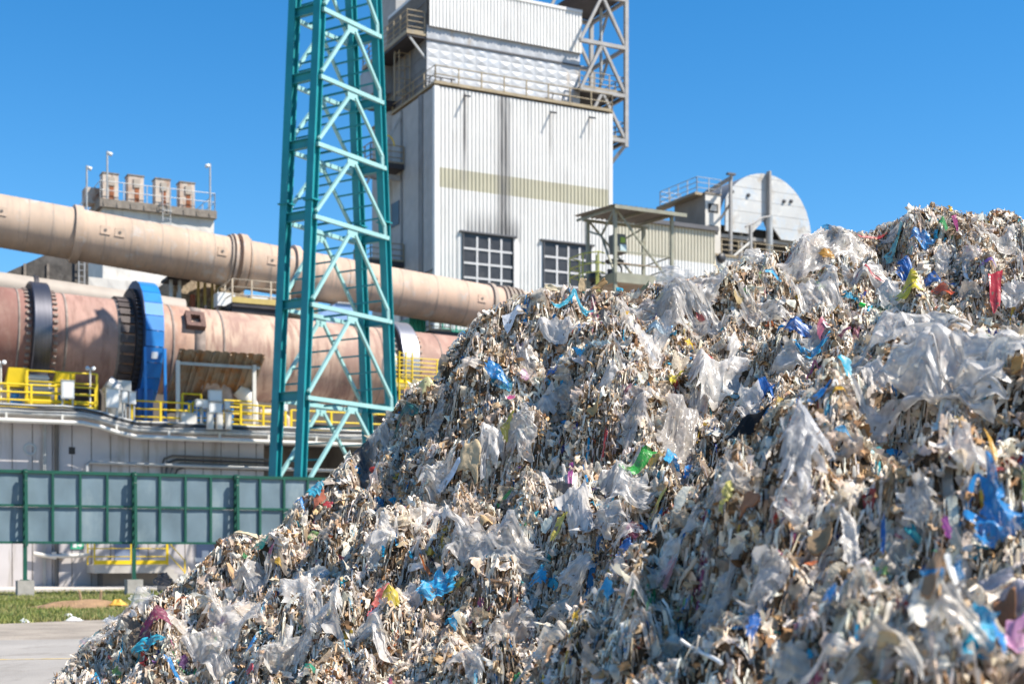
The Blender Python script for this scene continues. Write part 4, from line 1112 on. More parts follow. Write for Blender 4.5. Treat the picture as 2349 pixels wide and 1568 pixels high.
for u0_ in (1011, 1290):
    s_, z_ = FS(u0_, 178 if u0_ < 1100 else 218, TU - .6)
    for a_ in (-.9, 0, .9): m.beam(L(s_ + a_, TU - .5, zT + .23), L(s_ + a_ * .85, TU - .65, z_), .07, .07)
    m.beam(L(s_ - 1.1, TU - .6, z_), L(s_ + 1.1, TU - .6, z_), .09, .09); m.beam(L(s_ - 1.1, TU - .1, z_ - .2), L(s_ + 1.1, TU - .7, z_ - .7), .06, .06)
m.build('maintenance_frame', m_roofdark, ub)
# side balcony with railing and ladder cage, left
zb2 = FS(978, 82, TU + .3)[1]
MB().fbox(sU0 - 1.4, sU0 - .03, TU + .1, TU + dU + 1.5, zb2 - .3, zb2).build('balcony', m_dst, ub)
MB().fbox(sU0 - 1.45, sU0 - .02, TU + .05, TU + .1, zb2 - .15, zb2 + .15).fbox(sU0 - 1.45, sU0 - 1.4, TU + .1, TU + dU + 1.5, zb2 - .15, zb2 + .12).build('balcony_edge', m_yelgrey, ub)
rm = MB(); rail_mesh(rm, [L(sU0 - .1, TU + .12, zb2), L(sU0 - 1.4, TU + .12, zb2), L(sU0 - 1.4, TU + dU + 1.4, zb2)], 1.5, 4, 1.2, .035); rm.build('balcony_rail', m_yelgrey, ub)
MB().beam(L(sU0 - 1.2, TU + .2, zb2 - .3), L(sU0, TU + .2, zb2 - 1.6), .12, .12).build('bracket', m_galv, ub)
m = MB()
for a_, b_ in ((2.6, 0), (3.5, 0), (2.6, .8), (3.5, .8), (3.05, .95)): m.beam(L(sU0 - .15 - b_, TU + a_, zT + .4), L(sU0 - .15 - b_, TU + a_, zb2 - .4), .06, .06)
for k in range(7):
    z = zT + .8 + k * .9
    if z < zb2 - .4: m.tube([L(sU0 - .15, TU + 2.6, z), L(sU0 - .95, TU + 2.6, z), L(sU0 - 1.1, TU + 3.05, z), L(sU0 - .95, TU + 3.5, z), L(sU0 - .15, TU + 3.5, z)], .03, 5)
m.build('ladder_cage', m_yelgrey, ub)
# grey block behind the balcony
gb = thing('stair_block', 'plain grey block rising behind the balcony of the upper tower', 'building', fp(930, TU + 11, 0))
MB().fbox(FS(908, 30, TU + 9)[0], FS(985, 30, TU + 9)[0], TU + 9, TU + 13, 0, zTop + 6).build('wall', mat('mid_grey_wall', (.33, .32, .31), .8, var=.1), gb)

# grey cyclone ducts left of the building
cy = thing('cyclone_vessel', 'tall grey cyclone vessel with funnel top behind the teal tower', 'vessel', fp(868, TB + 9, 0))
tc_ = TB + 9.5
s_ = FS(868, 400, tc_)[0]
zz = [FS(868, v, tc_)[1] for v in (640, 260, 232, 110)]
MB().lathe(L(s_, tc_, 2), (0, 0, 1), [(0, 1.0), (zz[1] - 2, 1.0), (zz[2] - 2, 1.25)], 32).build('lower_vessel', m_steel, cy)
sQ0, sQ1 = FS(838, 160, tc_)[0], FS(915, 160, tc_)[0]
m = MB(); zA_, zB_ = FS(868, 225, tc_)[1], FS(868, 118, tc_)[1]
m.prism([L(sQ0 + .2, tc_ - 1.3, zA_), L(sQ1 - .3, tc_ - 1.3, zA_), L(sQ1, tc_ - 1.3, zA_ + 1.2), L(sQ1, tc_ - 1.3, zB_ + .4), L(sQ0 + 1.4, tc_ - 1.3, zB_), L(sQ0, tc_ - 1.3, zB_ - 1.6)], BK * 2.6)
m.build('funnel_casing', mat('blue_grey_plate', (.26, .28, .31), .5, metal=.2, var=.25, scale=.8), cy)
cy2 = thing('riser_pipe', 'grey vertical riser pipe close to the side wall of the white building', 'pipe', fp(902, TB + 8.5, 0))
MB().tube([L(FS(905, 400, TB + 8)[0], TB + 8, 2), L(FS(905, 400, TB + 8)[0], TB + 8, FS(905, 260, TB + 8)[1])], .55, 20).build('pipe_shell', m_steel, cy2)
cy3 = thing('side_strut_frame', 'dark strut and railed balconies on the shaded side of the white building', 'balcony', fp(905, TB + 7, 0))
for v0 in (385, 607):
    s0_, z_ = FS(868, v0, TB + 6.8)
    MB().fbox(sA - 2.6, sA - .06, TB + 5.2, TB + 8.6, z_ - .35, z_).build('balcony_deck', m_dst, cy3)
    rm = MB(); rail_mesh(rm, [L(sA - .08, TB + 5.25, z_), L(sA - 2.55, TB + 5.25, z_), L(sA - 2.55, TB + 8.5, z_)], 1.25, 3, 1.2, .04, toe=True); rm.build('balcony_rail', m_yelgrey, cy3)
z_ = FS(905, 407, TB + 6)[1]
MB().beam(L(sA - 3.5, TB + 6, z_), L(sA - .07, TB + 6, z_ - .05), .3, .35).build('pipe_bracket', m_steel, cy3)
MB().beam(L(sA - .1, TB + 5.9, zT - .6), L(sA - 2.9, TB + 6.1, zT - 6.2), .16, .16).build('diagonal_strut', m_galv, cy3)
MB().beam(L(sA - .1, TB + 5.9, 16.2), L(sA - 2.6, TB + 6.1, 12.8), .14, .14).build('diagonal_strut', m_galv, cy3)
MB().tube([L(sA - 1.4 + .6 * math.cos(a_), TB + 5.2, FS(868, 385, TB + 6.8)[1] + 1.2 + .7 * math.sin(a_)) for a_ in np.linspace(0, math.pi, 9)], .05, 6).build('ladder_hoop', m_yellow, cy3)
# far dark walkway seen as a lattice against the sky
lw = thing('bridge_grille', 'dark latticed bridge end seen against the sky beside the upper tower', 'bridge', fp(905, TU + 5, zT - 2))
m = MB()
s0_ = FS(887, 220, TU + 7)[0]; s1_ = FS(917, 220, TU + 7)[0]; z0_, z1_ = FS(887, 246, TU + 7)[1], FS(887, 196, TU + 7)[1]
for k in range(6): z = z0_ + (z1_ - z0_) * k / 5; m.beam(L(s0_ - 1, TU + 7, z), L(s1_ + .6, TU + 7, z), .05, .07)
for k in range(5): s_ = s0_ - 1 + (s1_ - s0_ + 1.6) * k / 4; m.beam(L(s_, TU + 7, z0_), L(s_, TU + 7, z1_), .07, .07)
m.build('lattice', m_roofdark, lw)
MB().fbox(s0_ - 1.4, s1_ + .8, TU + 5.5, TU + 7.2, z0_ - .4, z0_).build('bridge_deck', m_dst, lw)

# ---------- steel frame tower on the right of the building
sf = thing('steel_frame_tower', 'grey open steel frame with K bracing and platforms beside the upper tower', 'frame', fp(1390, TB + 5, 0))
TFn, TBk = TB + 1.0, TB + 6.0
sR_ = FS(1436, 100, TFn)[0]; sLf = FS(1331, 100, TFn)[0]
zl = [FS(1436, v, TFn)[1] for v in (325, 222, 112, 2, -110)]
# two right posts
for t in (TFn, TBk):
    MB().beam(L(sR_, t, zl[0] - .4), L(sR_, t, zl[4]), .28, .28).build('column', m_steel, sf)
zA_ = zl[0]
for i, z in enumerate(zl):
    for t in (TFn, TBk):
        MB().beam(L(sB + .1 if i == 0 else sLf, t, z), L(sR_ + .1, t, z), .26, .26).build('beam', m_steel, sf)
    MB().beam(L(sR_, TFn, z), L(sR_, TBk, z), .22, .24).build('beam', m_steel, sf)
    if i in (0, 1, 3):
        a_ = sB + .1 if i == 0 else sLf
        MB().fbox(a_, sR_ - .15, TFn + .15, TBk - .15, z + .14, z + .22).build('platform', m_dst, sf)
        rm = MB(); rail_mesh(rm, [L(a_, TFn + .1, z + .22), L(sR_ - .1, TFn + .1, z + .22), L(sR_ - .1, TBk, z + .22)], 1.15, 3, 1.3, .035, toe=True); rm.build('platform_rail', m_yelgrey, sf)
    if i:
        zp = zl[i - 1]
        for t in (TFn, TBk):
            mid = L((sLf + sR_) / 2 - .1, t, z)
            for e_ in (sLf, sR_):
                MB().beam(mid, L(e_, t, zp), .2, .2).build('brace', m_steel, sf)
        midy = L(sR_, (TFn + TBk) / 2, z)
        for t in (TFn, TBk): MB().beam(midy, L(sR_, t, zp), .16, .16).build('brace', m_steel, sf)
MB().beam(L(sR_, TFn, zl[0] - .2), L(sB, TFn + 1.2, zl[0] - 2.9), .22, .22).build('knee_brace', m_steel, sf)
cd = thing('cyclone_cone', 'metal cyclone cone and downpipe inside the grey steel frame', 'cyclone', fp(1350, TB + 3.5, zl[1]))
tq = TB + 3.4; s_ = FS(1352, 100, tq)[0]; zc = [FS(1352, v, tq)[1] for v in (190, 150, 90, 62, 20, -40)]
MB().lathe(L(s_, tq, 0), (0, 0, 1), [(zc[0], .42), (zc[1], .5), (zc[2], .8), (zc[3], .95), (zc[3] + .02, 1.15), (zc[4], 1.2), (zc[5], 1.2)], 32).build('cone', mat('worn_cone', (.45, .41, .37), .5, metal=.2, var=.3, scale=1.2, dirt=((.22, .25, .30), .4, 1, (1, 1, 1))), cd)
MB().tube([L(s_ + .75, tq - .4, zc[0]), L(s_ + .75, tq - .4, zc[4])], .12, 10).build('side_pipe', m_galv, cd)

# ================================================================== low long hall to the right
hl = thing('low_hall', 'long low corrugated hall with olive upper band, extending right of the tall white building', 'hall', fp(1600, TB + 4, 0))
TH_ = TB + .6
s0_ = sB + .1
zH = FS(1415, 503, TH_)[1]; s1_ = FS(1640, 540, TH_)[0]
zHb = FS(1640, 606, TH_)[1]
MB().fbox(s0_, s1_ - .05, TH_ + .1, TH_ + 9, 0, zH - .05).build('core', m_dconc, hl)
MB().corr(L(s0_, TH_, 0), AL, s1_ - s0_, UZ, zHb, FR, .285, .06).build('siding', m_hsiding, hl)
MB().corr(L(s0_, TH_, zHb), AL, s1_ - s0_, UZ, zH - zHb, FR, .285, .06).build('olive_band', m_hstripe, hl)
MB().fbox(s0_, s1_ + .2, TH_ - .25, TH_ + 9.3, zH, zH + .3).build('roof_edge', m_roofdark, hl)
sE = FS(1960, 600, TH_ + .3)[0]; zE = FS(1640, 586, TH_ + .3)[1]
an = thing('hall_annex', 'lower corrugated annex wall with a round dark vent, under the arched drum', 'hall', fp(1720, TB + 4, 0))
MB().fbox(s1_ + .02, sE, TH_ + .4, TH_ + 9, 0, zE - .05).build('core', m_dconc, an)
MB().corr(L(s1_ + .02, TH_ + .3, 0), AL, sE - s1_, UZ, zE, FR, .285, .06).build('siding', m_hsiding, an)
MB().fbox(s1_ - .02, sE, TH_ + .15, TH_ + 9.2, zE, zE + .15).build('roof_edge', m_yelgrey, an)
s_, z_ = FS(1653, 593, TH_ + .2); z_ -= 0.2
s_, z_ = FS(1653, 592, TH_ + .3)
MB().lathe(L(s_, TH_ + .27, z_), -FR, [(-.2, .02), (-.2, .34), (0, .38), (.05, .1)], 24).build('round_vent', m_black, an)
s_, z_ = FS(1700, 590, TH_); MB().beam(L(s_ - .6, TH_ - .35, z_ - .6), L(s_ + .1, TH_ + .2, z_ + .3), .1, .1).build('spout', m_roofdark, an)

# small panelled tower
st = thing('small_panel_tower', 'small square panelled tower with roof railing left of the arched drum', 'tower', fp(1630, TB + 4, zE))
T2 = TB + 2.5
sa_, zt_ = FS(1618, 444, T2); sb2 = FS(1653, 450, T2)[0]
MB().fbox(sa_, sb2, T2, T2 + 4.2, zE - 1, zt_).build('body', m_wpanel, st)
MB().fbox(sa_ - .02, sa_ - .001, T2 + .02, T2 + 4.2, zE - 1, zt_ - .01).build('shaded_side', mat('shade_toned_panel', (.30, .27, .24), .8, var=.2, scale=.7, dirt=((.2, .15, .1), .35, .9, (1, 1, .5))), st)  # shade painted into this side by a darker panel colour, plus stains
MB().fbox(sa_ - .06, sb2 + .06, T2 - .06, T2 + 4.3, zt_, zt_ + .12).build('roof_slab', m_wconc, st)
for v0, v1 in ((476, 496), (526, 545)):
    w_, z1_ = FS(1640, v0 - 8, T2); _, z0_ = FS(1640, v1 - 8, T2)
    m = MB(); m.fbox(sa_ + .25, sb2 - .25, T2 - .03, T2 - .001, z0_, z1_); wd = m.build('window', m_dark, st)
    m = MB(); m.hexa([L(sa_ + .35, T2 - .035, z0_ + .12), L(sb2 - .4, T2 - .035, z0_ + .12), L(sb2 - .4, T2 - .031, z0_ + .12), L(sa_ + .35, T2 - .031, z0_ + .12), L(sa_ + .5, T2 - .2, z1_ - .15), L(sb2 - .5, T2 - .2, z1_ - .15), L(sb2 - .5, T2 - .196, z1_ - .15), L(sa_ + .5, T2 - .196, z1_ - .15)]); m.build('window_flap', m_white, wd)
rm = MB(); rail_mesh(rm, [L(sb2 + .3, T2 + .4, zt_ + .12), L(sa_ - .5, T2 + .4, zt_ + .12), L(sa_ - .5, T2 + 5.5, zt_ + .12)], 1.2, 3, 1.2, .03); rail_mesh(rm, [L(sa_ - .5, T2 + 5.5, zt_ + .12), L(sb2, T2 + 5.5, zt_ + .12)], 1.2, 3, 1.0, .03)
rm.build('roof_rail', m_galv, st)
MB().fbox(sa_ - .8, sa_ - .1, T2 + .2, T2 + 5.6, zt_ - .1, zt_ + .1).build('roof_ledge', m_yelgrey, st)
# mast and crane arm
cr = thing('hoist_mast', 'grey steel mast with a beam arm and hoist between small tower and arched drum', 'hoist', fp(1680, TB + 3, zE))
Tm = TB + 1.5; s_ = FS(1676, 480, Tm)[0]; zt2 = FS(1676, 405, Tm)[1]
MB().beam(L(s_, Tm, zE + .15), L(s_, Tm, zt2), .2, .22).build('mast', m_steel, cr)
MB().beam(L(s_ + .1, Tm, zt2 - .05), L(FS(1620, 428, Tm + 4)[0], Tm + 4, zt2 - .25), .2, .25).build('arm', m_steel, cr)
MB().beam(L(s_, Tm, zt2 - 2.0), L(FS(1650, 470, Tm + 1.5)[0], Tm + 1.6, zt2 - 3.1), .12, .14).build('strut', m_steel, cr)
MB().beam(L(s_ - .5, Tm - .25, zt2 + .1), L(s_ + .2, Tm - .25, zt2 + .1), .3, .14).build('cross_head', m_roofdark, cr)

# arched drum
dr = thing('arched_drum', 'big arched metal drum with a bolted pale end face and central rib', 'drum', fp(1760, TB + 8, zE))
T3 = TB + 5.0
sc_, zb3 = FS(1757, 545, T3)
sr_ = FS(1861, 549, T3)[0]; rad = (sr_ - sc_)
zt3 = FS(1757, 399, T3)[1]; hgt = zt3 - zb3
arc = []
for k in range(41):
    a_ = math.pi * k / 40
    arc.append((sc_ + rad * math.cos(a_), zb3 + hgt * math.sin(a_) ** .92))
face = [(s_, z_) for s_, z_ in arc if s_ > sc_ - rad * .86]
sl = face[-1][0]
nw = rad * .33
z_l = zb3 + .15
poly = [L(s_, T3, z_) for s_, z_ in face] + [L(sl - .05, T3, z_l), L(sc_ - nw * .95, T3, z_l), L(sc_ + .05, T3, zb3 + hgt * .32), L(sc_ + nw, T3, zb3)]
cpt = L(sc_, T3 - .0, zb3 + hgt * .5)
m = MB(); n_ = len(poly)
m.add(poly + [cpt], [(i, (i + 1) % n_, n_) for i in range(n_)]); m.add([p + BK * .15 for p in poly] + [cpt + BK * .15], [((i + 1) % n_, i, n_) for i in range(n_)])
m.add(poly + [p + BK * .15 for p in poly], [(i, n_ + i, n_ + (i + 1) % n_, (i + 1) % n_) for i in range(n_)])
m_drum = mat('drum_plate', (.52, .515, .50), .5, metal=.15, var=.12, scale=.6, dirt=(((.36, .28, .19), .44, .9, (1, 1, .7)), ((.42, .49, .56), .5, .8, (1, 1, 1)), ((.62, .60, .56), .4, 1.4, (1, 1, 1))))
m.build('end_face', m_drum, dr)
m = MB()
for z_ in np.arange(zb3 + .9, zt3 - .3, .95):
    q = (z_ - zb3) / hgt; half = rad * math.cos(math.asin(min(1, q ** (1 / .92)))) - .05
    m.fbox(max(sl, sc_ - half), sc_ + half, T3 - .012, T3 + .02, z_, z_ + .022)
m.build('plate_seam', mat('seam_grey', (.40, .38, .36), .7), dr)
m = MB()
vs = [L(s_, T3 + .1, z_) for s_, z_ in arc] + [L(s_, T3 + 5.5, z_) for s_, z_ in arc]
m.add(vs, [(i, i + 1, 42 + i, 41 + i) for i in range(40)], True); m.build('barrel', mat('drum_barrel', (.22, .22, .23), .6, var=.15), dr)
MB().fbox(sc_ + .02, sc_ + .2, T3 - .45, T3 - .015, zb3 + hgt * .33, zt3 + .15).build('rib', m_steel, dr)
m = MB()
for u, v in ((1716, 448), (1679, 440), (1758, 460), (1771, 463), (1786, 462), (1814, 462)):
    if u in (1758, 1771): continue
    s_, z_ = FS(u + (12 if u == 1786 else 0) - (0), v, T3); m.lathe(L(s_, T3 - .15, z_), BK, [(0, .02), (0, .13), (.14, .16)], 12)
m.build('lifting_lug', m_roofdark, dr)
MB().fbox(sl - .5, sr_, T3 + 1.2, T3 + 5.4, zE, zb3 + .9).build('dark_interior', m_dark, dr)
MB().tube([L(sc_ + .18, T3 - .2, zE + .15), L(sc_ + .18, T3 - .2, zb3 + hgt * .33)], .28, 16).build('drain_pipe', m_galv, dr)
m = MB()
for u in (1700, 1716, 1835, 1848): m.beam(L(FS(u, 560, T3 + .5)[0], T3 + .5, zE), L(FS(u, 560, T3 + .5)[0], T3 + .5, zb3 + .3), .2, .2)
m.fbox(sl - .2, sr_ + .1, T3 + .3, T3 + .6, zb3 - .3, zb3 - .02)
m.build('support_frame', m_steel, dr)
rm = MB(); rail_mesh(rm, [L(FS(1655, 570, TB + 1)[0], TB + 1, zE + .15), L(FS(1770, 570, TB + 1)[0], TB + 1, zE + .15), L(sr_ + .4, TB + 1, zE + .15)], 1.15, 3, 1.4, .035)
gr_ = thing('roof_railing', 'rusty railing along the annex roof before the arched drum', 'railing', L(FS(1700, 570, TB + 1)[0], TB + 1, zE + .15))
rm.build('rail_frame', m_yelgrey, gr_)
cb = thing('bent_lamp_arm', 'grey post with a bent arm on the annex roof before the drum', 'post', L(FS(1723, 560, TB + .9)[0], TB + .9, zE + .15))
s_ = FS(1722, 560, TB + .9)[0]; z_ = FS(1722, 517, TB + .9)[1]
MB().beam(L(s_, TB + .9, zE - .9), L(s_, TB + .9, z_), .2, .22).build('post', m_steel, cb)
MB().tube([L(s_ - .5, TB + .9, z_ - .15), L(s_ + .4, TB + .9, z_ + .25), L(s_ + 1.2, TB + 1, z_ + .75), L(s_ + 2.0, TB + 1.1, z_ + .95)], .07, 8).build('arm', m_steel, cb)
MB().beam(L(s_, TB + .9, z_ - 1.2), L(s_ - 1.6, TB + .9, zE + .1), .12, .14).build('brace', m_pipew, cb)

# green corrugated buildings low behind the kiln
m_gsid = mat('green_siding', (.015, .30, .22), .5, var=.15, dirt=((.02, .18, .14), .3, 1, (1, 1, .1)))
for (u0, u1, v0, t, lab, c_) in ((941, 977, 728, 12.9, 'narrow green corrugated block under the duct by the right riding ring', m_gsid), (1008, 1130, 755, 15.5, 'low green corrugated building with a rail, half hidden by the waste heap', m_gsid)):
    s0_, z1_ = FS(u0, v0, t); s1_, _ = FS(u1, v0, t)
    o = thing('green_building', lab, 'building', L((s0_ + s1_) / 2, t, 0))
    MB().fbox(s0_, s1_, t + .1, t + 3, 0, z1_).build('core', m_gsid, o)
    MB().corr(L(s0_, t, 0), AL, s1_ - s0_, UZ, z1_, FR, .3, .06).build('siding', c_, o)
    if u0 > 1000:
        rm = MB(); rail_mesh(rm, [L(s0_, t - .5, z1_ - .4), L(s1_, t - .5, z1_ - .4)], 1.1, 3, 1.0, .04); rm.build('rail', m_gsid, o)
hg = thing('hung_platform', 'small dark platform with yellow rail hanging under the duct end', 'platform', fp(1000, 11.5, 14))
s0_, z_ = FS(985, 757, 11.5); s1_ = FS(1065, 757, 11.5)[0]
MB().prism([L(s0_, 11.5, z_), L(s1_, 11.5, z_), L(s1_ - .8, 11.5, z_ - .4), L(s0_ + .9, 11.5, z_ - .4)], BK * 2.5).build('deck', m_dst, hg)
rm = MB(); rail_mesh(rm, [L(s0_, 11.5, z_), L(s0_ + 1.4, 11.5, z_)], .75, 3, .7, .03, toe=True); rm.build('rail', m_yelgrey, hg)

# ================================================================== roofed lookout platform
m_olive = mat('olive_grey_paint', (.27, .265, .20), .55, var=.2, scale=2, dirt=((.22, .12, .06), .28, 4, (1, 1, 1)))
m_lime = mat('lime_yellow_paint', (.43, .43, .10), .55, var=.15)
lk = thing('lookout_platform', 'olive steel lookout platform with a corrugated roof behind the heap', 'platform', P(1440, 1270 + 60, 73))
Y0 = 72.0
c0 = P(1411, 640, Y0)
def sl0(): pass
def K(a, q, z): return Vector((c0.x + a * DX + q * NX, c0.y + a * DY + q * NY, z))
def Kz(v): return CAMH + (HV - v) / FPX * Y0
k_ = (1541 - CU) / FPX; A = (k_ * c0.y - c0.x) / (DX - k_ * DY); Q = 2.75
zf, zr, zrf = Kz(627), Kz(478), Kz(471)
for a in (0, A):
    for q in (0, Q):
        MB().beam(K(a, q, 0), K(a, q, zr), .16, .16).build('post', m_olive, lk)
MB().hexa([K(-.02, -.1, zf - .4), K(A + .02, -.1, zf - .4), K(A + .02, Q + .1, zf - .4), K(-.02, Q + .1, zf - .4), K(-.02, -.1, zf - .3), K(A + .02, -.1, zf - .3), K(A + .02, Q + .1, zf - .3), K(-.02, Q + .1, zf - .3)]).build('floor', m_rusty, lk)
m = MB()
m.beam(K(0, -.1, zf - .2), K(A, -.1, zf - .2), .1, .5); m.beam(K(0, Q + .1, zf - .2), K(A, Q + .1, zf - .2), .1, .5); m.beam(K(-.02, -.1, zf - .2), K(-.02, Q + .1, zf - .2), .1, .5); m.beam(K(A, -.1, zf - .2), K(A, Q + .1, zf - .2), .1, .5)
m.build('floor_edge', m_olive, lk)
# roof: mono pitch falling away to the left rear
ov = .55
rA, rB = zrf - .08, zrf + .2
MB().corr(K(-.1 - .25, -ov, rA), AL, A + .9, K(0, Q + ov, rB) - K(0, -ov, rA), (K(0, Q + ov + .4, rB) - K(0, -ov, rA)).length, Vector((0, 0, 1)), .3, .05).build('roof_sheet', mat('roof_underside', (.15, .14, .12), .6, var=.15), lk)
m = MB()
m.beam(K(-.35, -ov, rA - .12), K(A + .55, -ov, rA - .12), .06, .18)
for a in (0, A / 2, A): m.beam(K(a, -ov, rA - .1), K(a, Q + ov + .6, rB - .15), .07, .14)
m.beam(K(-.3, 0, zr + .1), K(A + .3, 0, zr + .1), .1, .14); m.beam(K(-.3, Q, zr - .05), K(A + .3, Q, zr - .05), .1, .14)
m.build('roof_beam', m_olive, lk)
for p, q in ((K(0, 0, zr), K(A - .35, 0, zf + .1)), (K(A, Q, zr - .1), K(A * .55, Q, zr - 1.0)), (K(0, Q, zr - .6), K(0, Q * .5, zr - 1.1)), (K(0, 0, zr), K(0, Q * .5, zr - 1.1)), (K(0, Q * .5, zr - 1.1), K(0, .1, zf + .1)), (K(0, Q, zr), K(A, Q, zf)),
             (K(0, 0, zf - .6), K(A * .55, 0, zf - 2.2)), (K(A, 0, zf - 2.4), K(A * .6, 0, zf - .5)), (K(A, Q, zf - .6), K(A * .3, Q, zf - 2.4)), (K(A, 0, zf - .5), K(A, Q, zf - 2.5))):
    MB().beam(p, q, .09, .09).build('brace', m_olive, lk)
for z in (zf + .55, zf + 1.15):
    for pts in ([K(0, 0, z), K(A, 0, z)], [K(A, 0, z), K(A, Q, z)], [K(0, Q, z), K(A, Q, z)]):
        MB().beam(pts[0], pts[1], .06, .06).build('rail', m_rusty if z < zf + .8 and pts[0] == K(0, 0, z) else m_olive, lk)
m = MB()
for (a, q) in ((-1.25, Q * .4), (-.75, Q * .15), (-1.25, Q * .9), (-.5, Q), (-.45, Q * .4)):
    m.tube([K(a, q, zf - 2.5), K(a, q, zf + 1.1)], .045, 6)
for z in (zf - .9, zf + .1, zf + .55, zf + 1.1):
    m.tube([K(-.3, Q * .2, z), K(-.75, Q * .12, z), K(-1.25, Q * .4, z), K(-1.25, Q * .9, z), K(-.5, Q, z)], .035, 6)
m.build('ladder_cage', m_lime, lk)
# equipment on the platform
eq = thing('control_box', 'dark grey control box with a green and a pale display, hanging in the lookout', 'control box', K(.3, .9, zf))
zc0, zc1 = Kz(573), Kz(530)
a0_, a1_ = .28, .95
MB().hexa([K(a0_ + .05, .35, zc0), K(a1_, .35, zc0), K(a1_, 1.1, zc0), K(a0_ + .05, 1.1, zc0), K(a0_, .42, zc1), K(a1_ - .06, .42, zc1), K(a1_ - .06, 1.1, zc1), K(a0_, 1.1, zc1)]).build('box', mat('box_grey', (.15, .145, .13), .6, var=.15), eq)
MB().hexa([K(.5, .30, zc0 + .06), K(.88, .30, zc0 + .06), K(.88, .345, zc0 + .06), K(.5, .345, zc0 + .06), K(.5, .33, zc0 + .4), K(.88, .33, zc0 + .4), K(.88, .37, zc0 + .4), K(.5, .37, zc0 + .4)]).build('screen', mat('pale_display', (.45, .55, .55), .25), eq)
MB().hexa([K(.55, .345, zc0 + .5), K(.82, .345, zc0 + .5), K(.82, .38, zc0 + .5), K(.55, .38, zc0 + .5), K(.55, .37, zc0 + .78), K(.82, .37, zc0 + .78), K(.82, .4, zc0 + .78), K(.55, .4, zc0 + .78)]).build('label_plate', mat('lime_label', (.32, .42, .05), .5), eq)
MB().beam(K(.55, .8, zc1), K(.55, .8, zr), .06, .06).build('hanger', m_olive, eq)
eq2 = thing('pump_stand', 'black pump unit on a stand in the middle of the lookout', 'pump', K(.8, 1.2, zf - .3))
MB().tube([K(.7, 1.2, zf - .3), K(.7, 1.2, zf + .75)], .11, 10).tube([K(.42, 1.2, zf - .3), K(.42, 1.2, zf + .45)], .15, 10).build('column', m_black, eq2)
MB().hexa([K(.35, 1.0, zf + .75), K(1.05, 1.0, zf + .75), K(1.05, 1.4, zf + .75), K(.35, 1.4, zf + .75), K(.25, .95, zf + .95), K(1.15, .95, zf + .95), K(1.15, 1.45, zf + .95), K(.25, 1.45, zf + .95)]).build('head', m_black, eq2)
MB().tube([K(.9, 1.2, zf + .8), K(1.1, 1.2, zf + .6), K(1.12, 1.2, zf + .1), K(.95, 1.2, zf - .2)], .05, 8).build('hose', m_black, eq2)
eq3 = thing('motor_unit', 'dark motor unit at the ladder side of the lookout floor', 'motor', K(-.1, 1.6, zf - .3))
MB().lathe(K(-.35, 1.9, zf + .1), AL, [(0, .02), (0, .2), (.1, .26), (.5, .26), (.6, .16), (.8, .02)], 16).fbox(0, 0, 0, 0, 0, 0).build('motor_body', m_black, eq3)
MB().beam(K(-.3, 1.9, zf - .3), K(-.1, 1.9, zf - .1), .12, .12).beam(K(.2, 1.9, zf - .3), K(.2, 1.9, zf - .1), .12, .12).build('foot', m_black, eq3)
eq4 = thing('black_case', 'square black case beside the rear post of the lookout', 'case', K(1.6, 2.2, zf - .3))
MB().hexa([K(1.6, 2.0, zf - .3), K(2.3, 2.0, zf - .3), K(2.3, 2.6, zf - .3), K(1.6, 2.6, zf - .3), K(1.6, 2.0, zf + .35), K(2.3, 2.0, zf + .35), K(2.3, 2.6, zf + .35), K(1.6, 2.6, zf + .35)]).build('body', m_black, eq4)
MB().tube([K(1.75, 2.3, zf + .35), K(1.8, 2.3, zf + .45), K(2.1, 2.3, zf + .45), K(2.15, 2.3, zf + .35)], .025, 6).build('handle', m_black, eq4)
